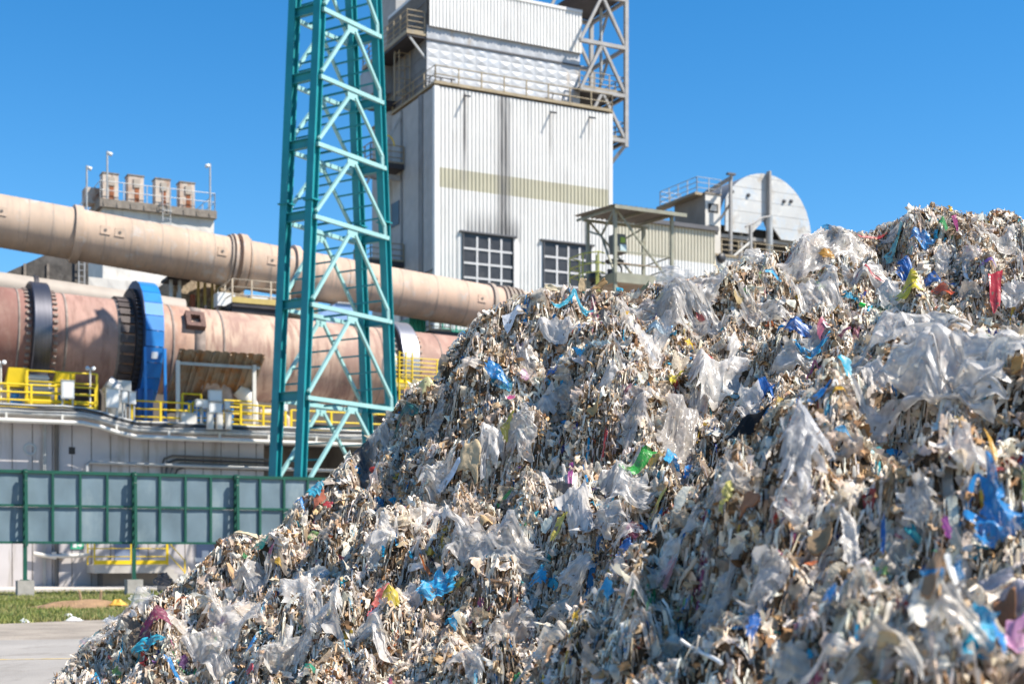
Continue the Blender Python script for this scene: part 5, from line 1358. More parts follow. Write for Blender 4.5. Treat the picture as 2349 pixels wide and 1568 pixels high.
# ================================================================== waste heap: height field through measured points
CTRL = [  # (u, v, Y): points of the slopes
 (120,1568,13.0),(205,1480,13.2),(310,1405,13.3),(430,1340,13.4),(525,1245,13.5),(600,1245,13.5),(665,1195,13.6),(740,1125,13.8),(800,1065,14.0),(850,1025,14.1),(905,955,14.2),(960,885,14.3),(1030,800,14.4),
 (1095,735,14.5),(1160,700,14.6),(1250,675,14.8),(1330,668,15.0),(1450,675,15.1),(1530,660,15.2),(1600,650,15.3),(1680,608,15.5),(1740,600,15.6),(1800,572,15.8),(1900,540,16.0),(2000,542,16.0),(2060,512,16.1),(2140,492,16.2),(2205,505,16.2),(2265,500,16.2),(2320,495,16.2),(2370,520,16.2),(2500,520,16.2),
 (300,1500,12.6),(300,1568,12.1),(480,1440,12.9),(500,1520,12.2),(500,1568,11.8),(640,1330,13.0),(650,1450,12.2),(680,1568,11.2),
 (800,1200,13.2),(800,1310,12.4),(800,1370,11.7),(800,1450,11.3),(820,1568,10.4),
 (960,1000,13.9),(960,1120,13.2),(960,1230,12.4),(960,1290,11.7),(960,1400,11.1),(960,1568,9.9),
 (1100,800,14.1),(1100,880,13.5),(1100,1000,13.1),(1110,1130,12.7),(1110,1185,11.9),(1110,1230,11.3),(1110,1310,10.8),(1110,1420,10.4),(1110,1568,9.4),
 (1250,740,14.3),(1250,800,13.9),(1250,850,13.3),(1250,1000,12.8),(1250,1120,12.5),(1250,1175,11.8),(1250,1250,11.0),(1240,1340,10.5),(1220,1440,9.9),
 (1400,730,14.5),(1400,800,13.6),(1400,840,13.0),(1400,890,12.6),(1400,1000,12.3),(1400,1090,12.1),(1400,1140,11.4),(1390,1210,10.7),
 (1550,700,14.6),(1550,790,13.6),(1550,860,12.9),(1550,940,12.5),(1540,1020,12.2),(1530,1090,11.4),
 (1700,650,15.0),(1700,740,14.1),(1700,800,13.2),(1700,870,12.7),(1690,930,12.0),
 (1850,600,15.4),(1850,690,14.5),(1860,750,13.6),(1860,800,12.8),
 (2000,600,15.5),(2000,660,14.6),(2010,720,13.8),(2150,600,15.3),(2150,660,14.6),(2150,710,13.9),(2300,580,15.6),(2300,640,14.8),(2300,710,13.9),(2450,640,14.6),
 # nearer heap on the right
 (1960,772,8.2),(2050,752,8.3),(2180,770,8.3),(2300,790,8.2),(2420,790,8.1),
 (1890,850,7.9),(1790,935,7.85),(1700,985,7.9),(1640,1060,7.9),(1570,1130,7.9),(1470,1240,7.9),(1380,1330,7.9),(1290,1430,7.9),(1250,1520,7.7),
 (2050,850,7.7),(2200,870,7.6),(2330,880,7.5),(1950,950,7.3),(1800,1010,7.5),(2100,980,7.1),(2300,1000,6.9),
 (1900,1090,6.9),(2050,1100,6.7),(2250,1130,6.4),(1720,1150,7.2),(1600,1250,7.3),(1750,1280,6.7),(1900,1250,6.4),(2100,1250,6.1),(2300,1260,5.8),
 (1450,1400,7.3),(1600,1420,6.7),(1800,1430,6.0),(1990,1400,5.7),(2200,1380,5.4),(2340,1400,5.2),(1340,1520,7.2),(1500,1540,6.5),(1700,1540,5.8),(1900,1510,5.3),(2050,1490,5.0),(2250,1500,4.8),(1350,1600,7.0),(1700,1620,5.5),(2000,1620,4.7),(2300,1640,4.4),
]
pts = [tuple(P(*c)) for c in CTRL]
# hidden ground: toe in front, valley behind the nearer heap, back slope
for u, dz, Yb in ((1330, 0, 0),): pass
ex = []
for (u, v, Y) in CTRL[:32]:
    p = P(u, v, Y); d = Vector((p.x, p.y, 0)).normalized()
    for q, f in ((1.6, .72), (3.6, .25), (5.6, -.1)): ex.append((p.x + d.x * q, p.y + d.y * q, p.z * f))
for u, v, Y, k in ((1960,772,9.6,.88),(2180,760,9.7,.88),(2400,780,9.6,.9),(1790,925,9.3,.76),(1640,1050,9.2,.68),(1470,1230,9.1,.58),(1300,1420,8.9,.5),(1960,780,11.0,.90),(2200,780,11.2,.90),(2420,780,11.2,.92),(1800,900,10.6,.85)):
    p = P(u, v, Y); ex.append((p.x, p.y, p.z * k))
ex += [(-4.9,12.9,0),(-4.4,11.6,0),(-3.6,10.4,.02),(-2.6,9.2,.02),(-1.5,8.2,.03),(-.6,7.2,.03),(.1,6.2,.05),(.3,5.2,.05),(.5,4.2,.1),(.8,3.2,.1),(1.4,2.4,.2),(2.6,2.0,.3),(4.2,2.2,.5),
       (-5.6,13.6,-.3),(-6.2,14.5,-.6),(-6,12,-.5),(-4.5,9.5,-.5),(-2.5,7,-.6),(-1,5,-.6),(-.3,3,-.5),(.5,1.2,-.4),(3,.6,-.2)]
pts = np.array(pts + ex)

def tps(pts, lam=.02):
    n = len(pts); xy = pts[:, :2]
    d2 = ((xy[:, None] - xy[None]) ** 2).sum(-1)
    K_ = np.where(d2 > 0, .5 * d2 * np.log(np.maximum(d2, 1e-12)), 0) + lam * np.eye(n)
    Pm = np.concatenate([np.ones((n, 1)), xy], 1)
    A_ = np.block([[K_, Pm], [Pm.T, np.zeros((3, 3))]])
    return np.linalg.solve(A_, np.concatenate([pts[:, 2], np.zeros(3)])), xy
wts, cxy = tps(pts)
GX0, GX1, GY0, GY1, GS = -7.0, 8.6, 0.6, 22.0, .04
gx = np.arange(GX0, GX1, GS); gy = np.arange(GY0, GY1, GS)
XX, YY = np.meshgrid(gx, gy, indexing='ij')
H = np.zeros(XX.shape)
for i in range(len(cxy)):
    d2 = (XX - cxy[i, 0]) ** 2 + (YY - cxy[i, 1]) ** 2
    H += wts[i] * .5 * d2 * np.log(np.maximum(d2, 1e-12))
H += wts[-3] + wts[-2] * XX + wts[-1] * YY
Hs = H.copy()
fade = np.clip((Hs + .1) / .6, 0, 1)
def billow(f, s): return np.abs(noise2(XX, YY, s, f)) * 2 - .6
LUMP = .25 * billow(.9, 21) + .20 * billow(1.9, 22) + .15 * billow(3.7, 23) + .10 * noise2(XX, YY, 24, 6.5) + .05 * noise2(XX, YY, 25, 12)
near = np.clip((9.0 - YY) / 2, 0, 1)
ph_ = (Hs * 1.0 + .28 * noise2(XX, YY, 71, .45) + .10 * noise2(XX, YY, 72, 1.3)) / .78
TER = .15 * np.sin(2 * np.pi * ph_) + .02 * np.sin(4 * np.pi * ph_ + 1)
H = Hs - (LUMP + .02) * fade + TER * np.clip(Hs / 1.2, 0, 1)
H = np.where(Hs < -.05, np.minimum(H, -.03), H)
# skyline of the heap and outline of the nearer heap, as measured rows per column
SKY = np.array([(-900,2900),(-300,2050),(0,1700),(120,1572),(160,1525),(205,1478),(255,1437),(300,1405),(340,1380),(390,1354),(430,1328),(480,1285),(510,1246),(540,1231),(600,1245),(640,1220),(665,1190),(700,1150),(740,1120),(780,1080),(830,1045),(850,1015),(880,985),(905,955),(930,912),(960,886),(1000,866),(1030,800),(1060,766),(1095,731),(1120,706),(1160,696),(1200,686),(1240,674),(1290,666),(1330,661),(1400,666),(1450,674),(1500,661),(1530,656),(1600,646),(1650,626),(1690,606),(1720,592),(1760,586),(1800,571),(1850,551),(1885,532),(1920,532),(1990,546),(2010,531),(2060,511),(2100,486),(2130,476),(2180,482),(2210,501),(2240,501),(2260,491),(2300,488),(2330,496),(2349,511),(2420,526),(3200,560)], float)
NEARL = np.array([(-900,4000),(1000,1960),(1200,1640),(1250,1530),(1290,1438),(1380,1338),(1470,1248),(1570,1138),(1640,1068),(1700,993),(1790,943),(1890,858),(1960,780),(2050,760),(2180,768),(2300,788),(2400,798),(3200,820)], float)
U_ = CU + XX / np.maximum(YY, .3) * FPX
def softmin(a, b, k): 
    h = np.clip(.5 + .5 * (b - a) / k, 0, 1); return b * (1 - h) + a * h - k * h * (1 - h)
vs_, vn_ = np.interp(U_, SKY[:, 0], SKY[:, 1]), np.interp(U_, NEARL[:, 0], NEARL[:, 1])
zs_ = CAMH + (HV - vs_) / FPX * YY; zn_ = CAMH + (HV - vn_) / FPX * YY
far = YY > 9.2
def project_top(Hc, mask, ubins):
    vc = HV - (Hc - CAMH) / np.maximum(YY, .3) * FPX
    ub = np.floor((U_ - ubins[0]) / (ubins[1] - ubins[0])).astype(int)
    ok = mask & (ub >= 0) & (ub < len(ubins)) & (Hc > 0)
    top = np.full(len(ubins), 1e9); yt = np.zeros(len(ubins))
    np.minimum.at(top, ub[ok], vc[ok])
    hit = ok.copy(); hit[ok] = vc[ok] <= top[ub[ok]] + 1e-9
    yt[ub[hit]] = YY[hit]
    return top, yt
bins = np.arange(100, 2420, 20.)
for mask, prof in ((far, SKY), (YY < 8.9, NEARL)):
    top, yt = project_top(H, mask, bins)
    good = (yt > 0) & (top < 2000)
    want = np.interp(bins + 10, prof[:, 0], prof[:, 1])
    rise = np.where(good, np.maximum(0, (top - want)) * yt / FPX, 0)
    rise = np.minimum(np.convolve(rise, np.ones(3) / 3, 'same'), .5)
    yc = np.interp(bins, bins[good], np.convolve(yt[good], np.ones(5) / 5, 'same'))
    H = H + np.where(mask & (H > .05), np.interp(U_, bins + 10, rise) * np.exp(-((YY - np.interp(U_, bins + 10, yc)) / 1.3) ** 2), 0)
jit = .03 * noise2(XX, YY, 61, 3.0) + .03 * noise2(XX, YY, 62, 7)
H = np.where(far, softmin(H, zs_ - .015 + np.minimum(jit, .0), .06), H)
wn = np.clip((9.3 - YY) / .6, 0, 1)
H = np.where(wn > 0, softmin(H, zn_ + (1 - wn) * 2.0 - .01 + np.minimum(jit, 0), .06), H)

def hz(x, y):
    fx = np.clip((x - GX0) / GS, 0, H.shape[0] - 1.001); fy = np.clip((y - GY0) / GS, 0, H.shape[1] - 1.001)
    i, j = fx.astype(int), fy.astype(int); a, b = fx - i, fy - j
    return H[i, j] * (1 - a) * (1 - b) + H[i + 1, j] * a * (1 - b) + H[i, j + 1] * (1 - a) * b + H[i + 1, j + 1] * a * b
def hn(x, y, e=.12):
    n = np.stack([-(hz(x + e, y) - hz(x - e, y)) / (2 * e), -(hz(x, y + e) - hz(x, y - e)) / (2 * e), np.ones_like(x)], -1)
    return n / np.linalg.norm(n, axis=-1, keepdims=True)
def ray(u, v):
    """first hit of the sight lines with the heap: Y (nan if none)"""
    u, v = np.atleast_1d(np.asarray(u, float)), np.atleast_1d(np.asarray(v, float))
    Yh = np.full(u.shape, np.nan)
    for Y in np.arange(3.4, 19, .03):
        m = np.isnan(Yh)
        if not m.any(): break
        x = (u[m] - CU) / FPX * Y; z = CAMH + (HV - v[m]) / FPX * Y
        hit = z < hz(x, np.full_like(x, Y))
        idx = np.where(m)[0][hit]; Yh[idx] = Y
    return Yh

heap_parts_v, heap_parts_q, heap_parts_c, heap_parts_m = [], [], [], []
def emit(v, q, c, m):
    b = sum(len(a) for a in heap_parts_v)
    heap_parts_v.append(v); heap_parts_q.append(q + b); heap_parts_c.append(c); heap_parts_m.append(np.full(len(q), m))

# --- base surface
nx_, ny_ = H.shape
idx = np.arange(nx_ * ny_).reshape(nx_, ny_)
keep = (np.maximum.reduce([H[:-1, :-1], H[1:, :-1], H[:-1, 1:], H[1:, 1:]]) > -.02)
q = np.stack([idx[:-1, :-1], idx[1:, :-1], idx[1:, 1:], idx[:-1, 1:]], -1)[keep]
v = np.stack([XX, YY, H], -1).reshape(-1, 3)
t_ = np.clip(noise2(XX, YY, 31, 6) * .5 + .5 + noise2(XX, YY, 32, 17) * .3, 0, 1).reshape(-1, 1)
c = np.array([.05, .033, .02]) * (1 - t_) + np.array([.17, .115, .07]) * t_  # dark brown base; the shade of gaps between scraps is put into it
used = np.zeros(len(v), bool); used[q.ravel()] = True
remap = np.cumsum(used) - 1
emit(v[used], remap[q], c[used], 0)

# --- sampling positions on the heap
GN = np.stack(np.gradient(H, GS), -1)
area = np.sqrt(1 + (GN ** 2).sum(-1))
uu = CU + XX / np.maximum(YY, .5) * FPX; vv = HV - (H - CAMH) / np.maximum(YY, .5) * FPX
infr = (uu > -500) & (uu < 2850) & (vv < 1750) & (vv > 0)
toward = (-(-GN[..., 0]) * XX - (-GN[..., 1]) * YY + (CAMH - H)) # >0 faces the eye
facing = ((GN[..., 0] * XX + GN[..., 1] * YY) > (H - CAMH) - .6)
wgt = area * np.where(H > .0, 1, 0) * np.where(infr, 1, .08) * np.where(facing, 1, .12)
cdf = np.cumsum(wgt.ravel()); cdf /= cdf[-1]
def sample(n):
    k = np.searchsorted(cdf, rng.random(n)); i, j = k // ny_, k % ny_
    x = gx[i] + rng.uniform(-.5, .5, n) * GS; y = gy[j] + rng.uniform(-.5, .5, n) * GS
    return x, y
eff_area = wgt.sum() * GS * GS

PAL = {'tan': (.52, .37, .235), 'kraft': (.41, .26, .14), 'brown': (.19, .11, .06), 'pulp': (.38, .29, .21), 'white': (.80, .76, .715), 'offwhite': (.69, .60, .50), 'grey': (.40, .37, .34), 'dark': (.05, .04, .03)}
COLOURS = np.array([(.015, .22, .52), (.03, .38, .62), (.06, .38, .44), (.45, .06, .05), (.55, .38, .06), (.08, .30, .12), (.52, .16, .06), (.45, .12, .22), (.18, .08, .26), (.30, .50, .20), (.02, .04, .20), (.60, .30, .35)])
def palette(x, y, n, base):
    names, pr = zip(*base); arr = np.array([PAL[k] for k in names]); pr = np.array(pr); pr = pr / pr.sum()
    c = arr[rng.choice(len(arr), n, p=pr)]
    return np.minimum(c * rng.uniform(.78, 1.18, (n, 1)) * rng.uniform(.96, 1.04, (n, 3)) * np.array([1.04, .98, .905]), .85)

def rot_frames(nrm, n, tilt, align):
    """random frames whose normal leans away from nrm; the long side tends to hang down the slope"""
    d = nrm + rng.normal(0, 1, (n, 3)) * tilt
    d /= np.linalg.norm(d, axis=1, keepdims=True)
    dn = nrm * nrm[:, 2:] - np.array([0, 0, 1.]); dn /= np.linalg.norm(dn, axis=1, keepdims=True) + 1e-6
    r = rng.normal(0, 1, (n, 3)) + dn * align
    a = r - d * (r * d).sum(1, keepdims=True); a /= np.linalg.norm(a, axis=1, keepdims=True)
    return a, np.cross(d, a), d

def flakes(n, smin, smax, tilt, lift, pick, matid, na=4, nb=3, crumple=.16, asp=(.3, .8), align=.5):
    x, y = sample(n); z = hz(x, y); nm = hn(x, y)
    a, b, d = rot_frames(nm, n, tilt, align)
    s = np.exp(rng.uniform(np.log(smin), np.log(smax), n)); asp = rng.uniform(asp[0], asp[1], n)
    A_, B_ = np.meshgrid(np.linspace(-.5, .5, na), np.linspace(-.5, .5, nb), indexing='ij')
    A_, B_ = A_.ravel(), B_.ravel(); m = na * nb
    jt = .32 / na
    la = A_[None] + rng.normal(0, jt, (n, m)); lb = (B_[None] + rng.normal(0, jt, (n, m)))
    edge = 1 - .45 * rng.random((n, 1)) * (np.abs(A_)[None] * 2) ** 2
    lb = lb * edge * asp[:, None]
    cv = rng.normal(0, .8, (n, 3))
    lc = cv[:, :1] * (la ** 2 - .1) + cv[:, 1:2] * lb ** 2 + cv[:, 2:] * la * lb
    for k in range(3):
        f = rng.normal(0, 4 + 4 * k, (n, 2)); ph = rng.uniform(0, 6.28, (n, 1))
        lc = lc + crumple / (1 + .6 * k) * (1 - 2 * np.abs(np.sin(f[:, :1] * la + f[:, 1:] * lb + ph)))
    pos = np.stack([x, y, z], 1) + nm * (lift * rng.uniform(-.4, 1.0, n) * 1)[:, None]
    vtx = pos[:, None] + s[:, None, None] * (la[..., None] * a[:, None] + lb[..., None] * b[:, None] + lc[..., None] * d[:, None])
    ii = np.arange(m).reshape(na, nb)
    qq = np.stack([ii[:-1, :-1], ii[1:, :-1], ii[1:, 1:], ii[:-1, 1:]], -1).reshape(-1, 4)
    q = (qq[None] + (np.arange(n) * m)[:, None, None]).reshape(-1, 4)
    emit(vtx.reshape(-1, 3), q, np.repeat(pick(x, y, n), m, 0), matid)

def strips(n, lmin, lmax, wmin, wmax, pick, matid, wob=.5, lift=.05, seg=9, hank=0):
    if hank:
        k_ = max(1, n // hank); x, y = sample(k_); n = k_ * hank
        tone = np.repeat(pick(x, y, k_), hank, 0); a_h = np.repeat(rng.normal(0, 1.15, k_), hank)
        x = np.repeat(x, hank) + rng.normal(0, .022, n); y = np.repeat(y, hank) + rng.normal(0, .022, n)
    else: x, y = sample(n)
    nm = hn(x, y, .25)
    down = np.stack([nm[:, 0], nm[:, 1]], 1); down /= np.linalg.norm(down, axis=1, keepdims=True) + 1e-6
    ang = np.arctan2(down[:, 1], down[:, 0]) + (a_h + rng.normal(0, .3, n) if hank else rng.normal(0, 1.3, n))
    ln = np.exp(rng.uniform(np.log(lmin), np.log(lmax), n)); wd = rng.uniform(wmin, wmax, n)
    px, py = x.copy(), y.copy(); P_ = []; k0 = rng.uniform(0, 6, n); k1 = rng.uniform(1.5, 5, n); am = rng.uniform(.2, 1, n) * lift
    for i in range(seg + 1):
        t = i / seg
        pz = hz(px, py) + .012 + am * np.abs(np.sin(k0 + k1 * t * 2.2)) * (1 if True else 0)
        P_.append(np.stack([px, py, pz], 1))
        ang = ang + rng.normal(0, wob, n) * .6
        st = ln / seg * np.clip(hn(px, py, .06)[:, 2], .25, 1) * .95
        px = px + np.cos(ang) * st; py = py + np.sin(ang) * st
    P_ = np.stack(P_, 1)
    # keep steps short where the strip hangs over a step
    T = np.gradient(P_, axis=1); T /= np.linalg.norm(T, axis=2, keepdims=True) + 1e-9
    up = hn(P_[..., 0].ravel(), P_[..., 1].ravel()).reshape(n, seg + 1, 3)
    side = np.cross(T, up); side /= np.linalg.norm(side, axis=2, keepdims=True) + 1e-9
    tw = (rng.uniform(-2, 2, n)[:, None] * np.linspace(0, 1, seg + 1)[None] + rng.uniform(-1, 1, n)[:, None])[..., None]
    side = side * np.cos(tw) + up * np.sin(tw)
    prof = (np.sin(np.linspace(.25, math.pi - .25, seg + 1)) ** .5)[None, :, None] * rng.uniform(.7, 1.2, (n, seg + 1, 1))
    hw = wd[:, None, None] * .5 * prof
    V = np.stack([P_ - side * hw, P_ + up * hw * .35 * rng.uniform(-1, 1, (n, seg + 1, 1)), P_ + side * hw], 2).reshape(n, -1, 3)
    m = (seg + 1) * 3; ii = np.arange(m).reshape(seg + 1, 3)
    qq = np.stack([ii[:-1, :-1], ii[1:, :-1], ii[1:, 1:], ii[:-1, 1:]], -1).reshape(-1, 4)
    q = (qq[None] + (np.arange(n) * m)[:, None, None]).reshape(-1, 4)
    cl = tone * rng.uniform(.85, 1.12, (n, 1)) if hank else pick(x, y, n)
    emit(V.reshape(-1, 3), q, np.repeat(cl, m, 0), matid)

def zone(x, y):      # clumps: brown fibre against pale film
    return noise2(x, y, 41, 1.1) * .6 + noise2(x, y, 42, 2.6) * .5
def pick_fibre(x, y, n):
    c = palette(x, y, n, (('tan', 4.5), ('kraft', 3.5), ('brown', 2.4), ('pulp', 3), ('offwhite', 1.5), ('dark', 1.0)))
    pale = palette(x, y, n, (('white', 4), ('offwhite', 4), ('tan', 2), ('pulp', 2), ('kraft', 1)))
    k = zone(x, y) + rng.normal(0, .25, n) > .30
    return np.where(k[:, None], pale, c)
def pick_pale(x, y, n):
    c = palette(x, y, n, (('white', 6), ('offwhite', 3), ('grey', .8), ('pulp', .8)))
    col = COLOURS[rng.choice(len(COLOURS), n, p=np.array([4, 4, 2, 2, 2.2, 1.2, 1, 1.4, .6, .6, 1.5, 1]) / 21.5)] * rng.uniform(.7, 1.2, (n, 1))
    return np.where((rng.random(n) < .045)[:, None], col, c)
def pick_col(x, y, n):
    return COLOURS[rng.choice(len(COLOURS), n, p=np.array([4, 4, 2, 2, 2.2, 1.2, 1, 1.4, .6, .6, 1.5, 1]) / 21.5)] * rng.uniform(.7, 1.2, (n, 1))

D_ = DENSITY if 'DENSITY' in globals() else 1.0
N0 = eff_area * D_
print('heap area', eff_area)
pick_brown = lambda x, y, n: palette(x, y, n, (('kraft', 2.2), ('tan', 3), ('brown', 1.5), ('pulp', 2), ('offwhite', 1.6), ('dark', .6)))
flakes(int(N0 * 380), .012, .042, .6, .03, pick_fibre, 1, 4, 3, .28, (.3, .8))
flakes(int(N0 * 140), .04, .11, .5, .045, pick_fibre, 1, 6, 5, .19, (.3, .75))
flakes(int(N0 * 80), .03, .08, .6, .05, pick_pale, 2, 5, 4, .26, (.2, .6))
flakes(int(N0 * 60), .07, .18, .42, .05, pick_pale, 2, 9, 6, .15, (.22, .6))
flakes(int(N0 * 16), .12, .30, .3, .055, pick_pale, 3, 15, 9, .10, (.25, .65))
strips(int(N0 * 300), .04, .14, .004, .012, pick_brown, 1, .8, .06, 6)
strips(int(N0 * 260), .05, .18, .004, .015, pick_pale, 2, .7, .06, 7)
strips(int(N0 * 110), .14, .50, .008, .032, pick_pale, 2, .4, .08, 12)
strips(int(N0 * 30), .3, .9, .02, .07, pick_pale, 3, .22, .07, 16)
strips(int(N0 * 170), .12, .5, .006, .026, pick_pale, 2, .25, .06, 10, hank=9)
strips(int(N0 * 60), .10, .30, .006, .02, pick_brown, 1, .3, .06, 8, hank=8)
flakes(int(N0 * 6), .012, .05, .7, .04, pick_col, 2, 5, 4, .22, (.25, .8))

# loose scraps blown off the toe onto the road
def toe_scraps(n):
    x = rng.uniform(-9, -1, n); y = rng.uniform(8, 22, n)
    k = (hz(x, y) < .0) & (hz(np.clip(x + rng.exponential(.9, n), GX0, GX1), y + rng.normal(0, .3, n)) > .05)
    return x[k], y[k]
_smp = sample
def sample(n):
    x, y = toe_scraps(n * 6); return x, y
def toe_flakes(smin, smax, pick, m):
    global sample
    x, y = toe_scraps(2600); nn = len(x); sample = lambda n: (x, y)
    flakes(nn, smin, smax, .5, .0, pick, m, 4, 3, .12, (.3, .8), 0)
_hz = hz
def hz(x, y): return np.maximum(_hz(x, y), .015)
toe_flakes(.02, .07, pick_pale, 2); toe_flakes(.02, .06, pick_fibre, 1)
hz = _hz; sample = _smp

V = np.concatenate(heap_parts_v); Q = np.concatenate(heap_parts_q); C_ = np.concatenate(heap_parts_c); M_ = np.concatenate(heap_parts_m)
print('heap verts', len(V), 'faces', len(Q))
mt_base = tint_mat('heap_core', 1.0, spec=.1, bump=.6)
mt_fib = tint_mat('fibre_scraps', .85, spec=.25)
mt_film = tint_mat('film_scraps', .42, trans=.14, spec=.4)
mt_big = tint_mat('large_film_scraps', .4, trans=.3, spec=.4, alpha=.78, bump=.5)
hp_ = fast_mesh('shredded_waste_heap', V, Q, [mt_base, mt_fib, mt_film, mt_big], C_, M_, True)
tag(hp_, 'huge heap of shredded paper, cardboard and plastic film scraps', 'waste heap', kind='stuff')

# ================================================================== single pieces lying on the heap
mt_clear = tint_mat('clear_film', .2, trans=.42, spec=.7, alpha=.55, speck=((.25, .17, .10), 26, .655), bump=.6, drape=True)
mt_white = tint_mat('milky_film', .25, trans=.40, spec=.65, alpha=.74, speck=((.27, .19, .12), 24, .66), bump=.6, drape=True)
mt_col = tint_mat('coloured_film', .33, trans=.15, spec=.45, alpha=.93, speck=((.24, .18, .12), 17, .60), bump=.6, drape=True)
mt_card = tint_mat('cardboard', .85, spec=.2, speck=((.16, .10, .06), 14, .66), bump=.2)

def ridge(x, y, seed, f):
    return 1 - 2 * np.abs(noise2(x, y, seed, f))

PIECE_NO = [0]
GROUPS = {}
def piece(name, cat, label, u, v, wpx, hpx, ang, col, m, dome=.0, fold=.05, stretch=3.0, stand=0.0, nr=26, na=72, group=None, ragged=.30, square=0.0, thick=0.0, lift=.042):
    """crumpled sheet draped on the heap, centred on the sight line through (u, v)"""
    PIECE_NO[0] += 1; sd = 100 + PIECE_NO[0] * 7
    vv_ = np.array([v, v + hpx * .3, v + hpx * .5, v + 12, v + 30, v + 60.]); Yc = ray(np.full(6, u), vv_)
    k_ = np.where(~np.isnan(Yc))[0]
    Y0 = float(Yc[k_[0]]) if len(k_) else 12.0
    sc = Y0 / FPX
    cx, cz = (u - CU) * sc, CAMH + (HV - v) * sc
    hh = float(hz(np.array([cx]), np.array([Y0]))[0])
    # frame: smoothed heap normal mixed with the view direction
    e = max(.15, wpx * sc * .35)
    n0 = hn(np.array([cx]), np.array([Y0]), e)[0]
    view = np.array([-cx, -Y0, CAMH - cz]); view /= np.linalg.norm(view)
    n_ = n0 * (1 - stand) + view * (.35 + stand); n_ /= np.linalg.norm(n_)
    c0_ = np.array([cx, Y0, cz])
    r_ = np.linspace(0, 1, nr + 1)[1:] ** .85
    t_ = np.linspace(0, 2 * np.pi, na, endpoint=False)
    out = 1 + ragged * noise2(np.cos(t_) * 1.0, np.sin(t_) * 1.0, sd, 2.2) + ragged * .7 * noise2(np.cos(t_), np.sin(t_), sd + 1, 5.0) + ragged * .5 * noise2(np.cos(t_), np.sin(t_), sd + 11, 12.0)
    ct, st_ = np.cos(t_), np.sin(t_)
    if square: 
        f = 1 / np.maximum(np.abs(ct), np.abs(st_)); out = out * (1 - square + square * f * .85)
    a = np.concatenate([[0], (r_[:, None] * (out * ct)[None]).ravel()]); b = np.concatenate([[0], (r_[:, None] * (out * st_)[None]).ravel()])
    ca, sa = math.cos(math.radians(ang)), math.sin(math.radians(ang))
    L1, L2 = wpx * .5, hpx * .5          # half sizes along / across in photo units
    pu = a * L1 * ca - b * L2 * sa; pv = a * L1 * sa + b * L2 * ca
    dirs = np.stack([(u + pu - CU) / FPX, np.ones_like(pu), (HV - (v + pv)) / FPX], 1)
    den = dirs @ n_
    Yp = ((c0_ - np.array([0, 0, CAMH])) @ n_) / np.where(np.abs(den) < .05, np.sign(den) * .05, den)
    Yp = np.clip(Yp, Y0 - .55 - wpx * sc * .5, Y0 + .55 + wpx * sc * .5)
    p = dirs * Yp[:, None] + np.array([0, 0, CAMH])
    size = max(wpx, hpx) * sc
    # drape: pull towards the heap surface
    hs = hz(p[:, 0], p[:, 1])
    dz = np.clip(hs + .012 - p[:, 2], -.30 if not stand else -.02, .45)
    k = np.where(dz > 0, 1.0, .75 * (1 - stand))
    p[:, 2] += dz * k
    rr = np.sqrt(a * a + b * b)
    fx, fy = a * L1 * sc / .12, b * L2 * sc / .12
    th = rng.uniform(.4, 1.1); gx_, gy_ = fx * math.cos(th) - fy * math.sin(th), fx * math.sin(th) + fy * math.cos(th)
    sy = stretch / 1.6
    w1 = ridge(fx * .35, fy * .35 * sy, sd + 2, 1.0) * .55 + ridge(fx * .8 + fy * .25, fy * .8 * sy, sd + 3, 1.0) * .38 + ridge(fx * 1.7, fy * 1.7 * sy + fx * .4, sd + 4, 1.0) * .32 + ridge(gx_ * 1.3, gy_ * 1.3, sd + 6, 1.0) * .32 + ridge(gx_ * 2.9, gy_ * 2.9, sd + 7, 1.0) * .18
    amp = fold * min(1, size / .35)
    off = lift + amp * (w1 * .5 + .35) + dome * size * np.clip(1 - rr ** 2, 0, 1) + amp * .8 * rr ** 3 * noise2(ct[np.arange(len(a)) % na], rr, sd + 5, 3)
    p += n_[None] * off[:, None]
    p += np.stack([noise2(fx, fy, sd + 8, 2.0), noise2(fx, fy, sd + 9, 2.0), noise2(fx, fy, sd + 10, 2.0)], 1) * amp * .22
    cnt = len(p)
    quads = [(0, 1 + k2, 1 + (k2 + 1) % na, 1 + (k2 + 1) % na) for k2 in range(na)]
    faces = [(0, 1 + k2, 1 + (k2 + 1) % na) for k2 in range(na)]
    for i in range(nr - 1):
        for k2 in range(na):
            b0 = 1 + i * na; b1 = 1 + (i + 1) * na
            faces.append((b0 + k2, b1 + k2, b1 + (k2 + 1) % na, b0 + (k2 + 1) % na))
    me = bpy.data.meshes.new(name)
    org = p.mean(0)
    verts = p - org
    if thick:
        verts2 = verts - n_[None] * thick
        faces2 = [tuple(x + cnt for x in reversed(f)) for f in faces]
        b0 = 1 + (nr - 1) * na
        rim = [(b0 + k2, b0 + cnt + k2, b0 + cnt + (k2 + 1) % na, b0 + (k2 + 1) % na) for k2 in range(na)]
        verts = np.concatenate([verts, verts2]); faces = faces + faces2 + rim
    me.from_pydata(verts.tolist(), [], faces)
    me.materials.append(m)
    at = me.color_attributes.new('tint', 'FLOAT_COLOR', 'POINT')
    cc = np.concatenate([np.tile(np.array(col), (len(verts), 1)), np.ones((len(verts), 1))], 1)
    if m is mt_col: cc[:, :3] = cc[:, :3] * .86 + .022
    at.data.foreach_set('color', cc.astype(np.float32).ravel())
    dr_ = me.attributes.new('drape', 'FLOAT_VECTOR', 'POINT')
    k_ = len(verts) // cnt
    dv = np.stack([fx * .9 + sd, fy * 3.2 * (.4 + stretch / 3), fx * 0 + sd * .37], 1)
    dr_.data.foreach_set('vector', np.tile(dv, (k_, 1)).astype(np.float32).ravel())
    me.polygons.foreach_set('use_smooth', [True] * len(faces))
    me.update()
    o = bpy.data.objects.new(name, me); COL.objects.link(o); o.location = org
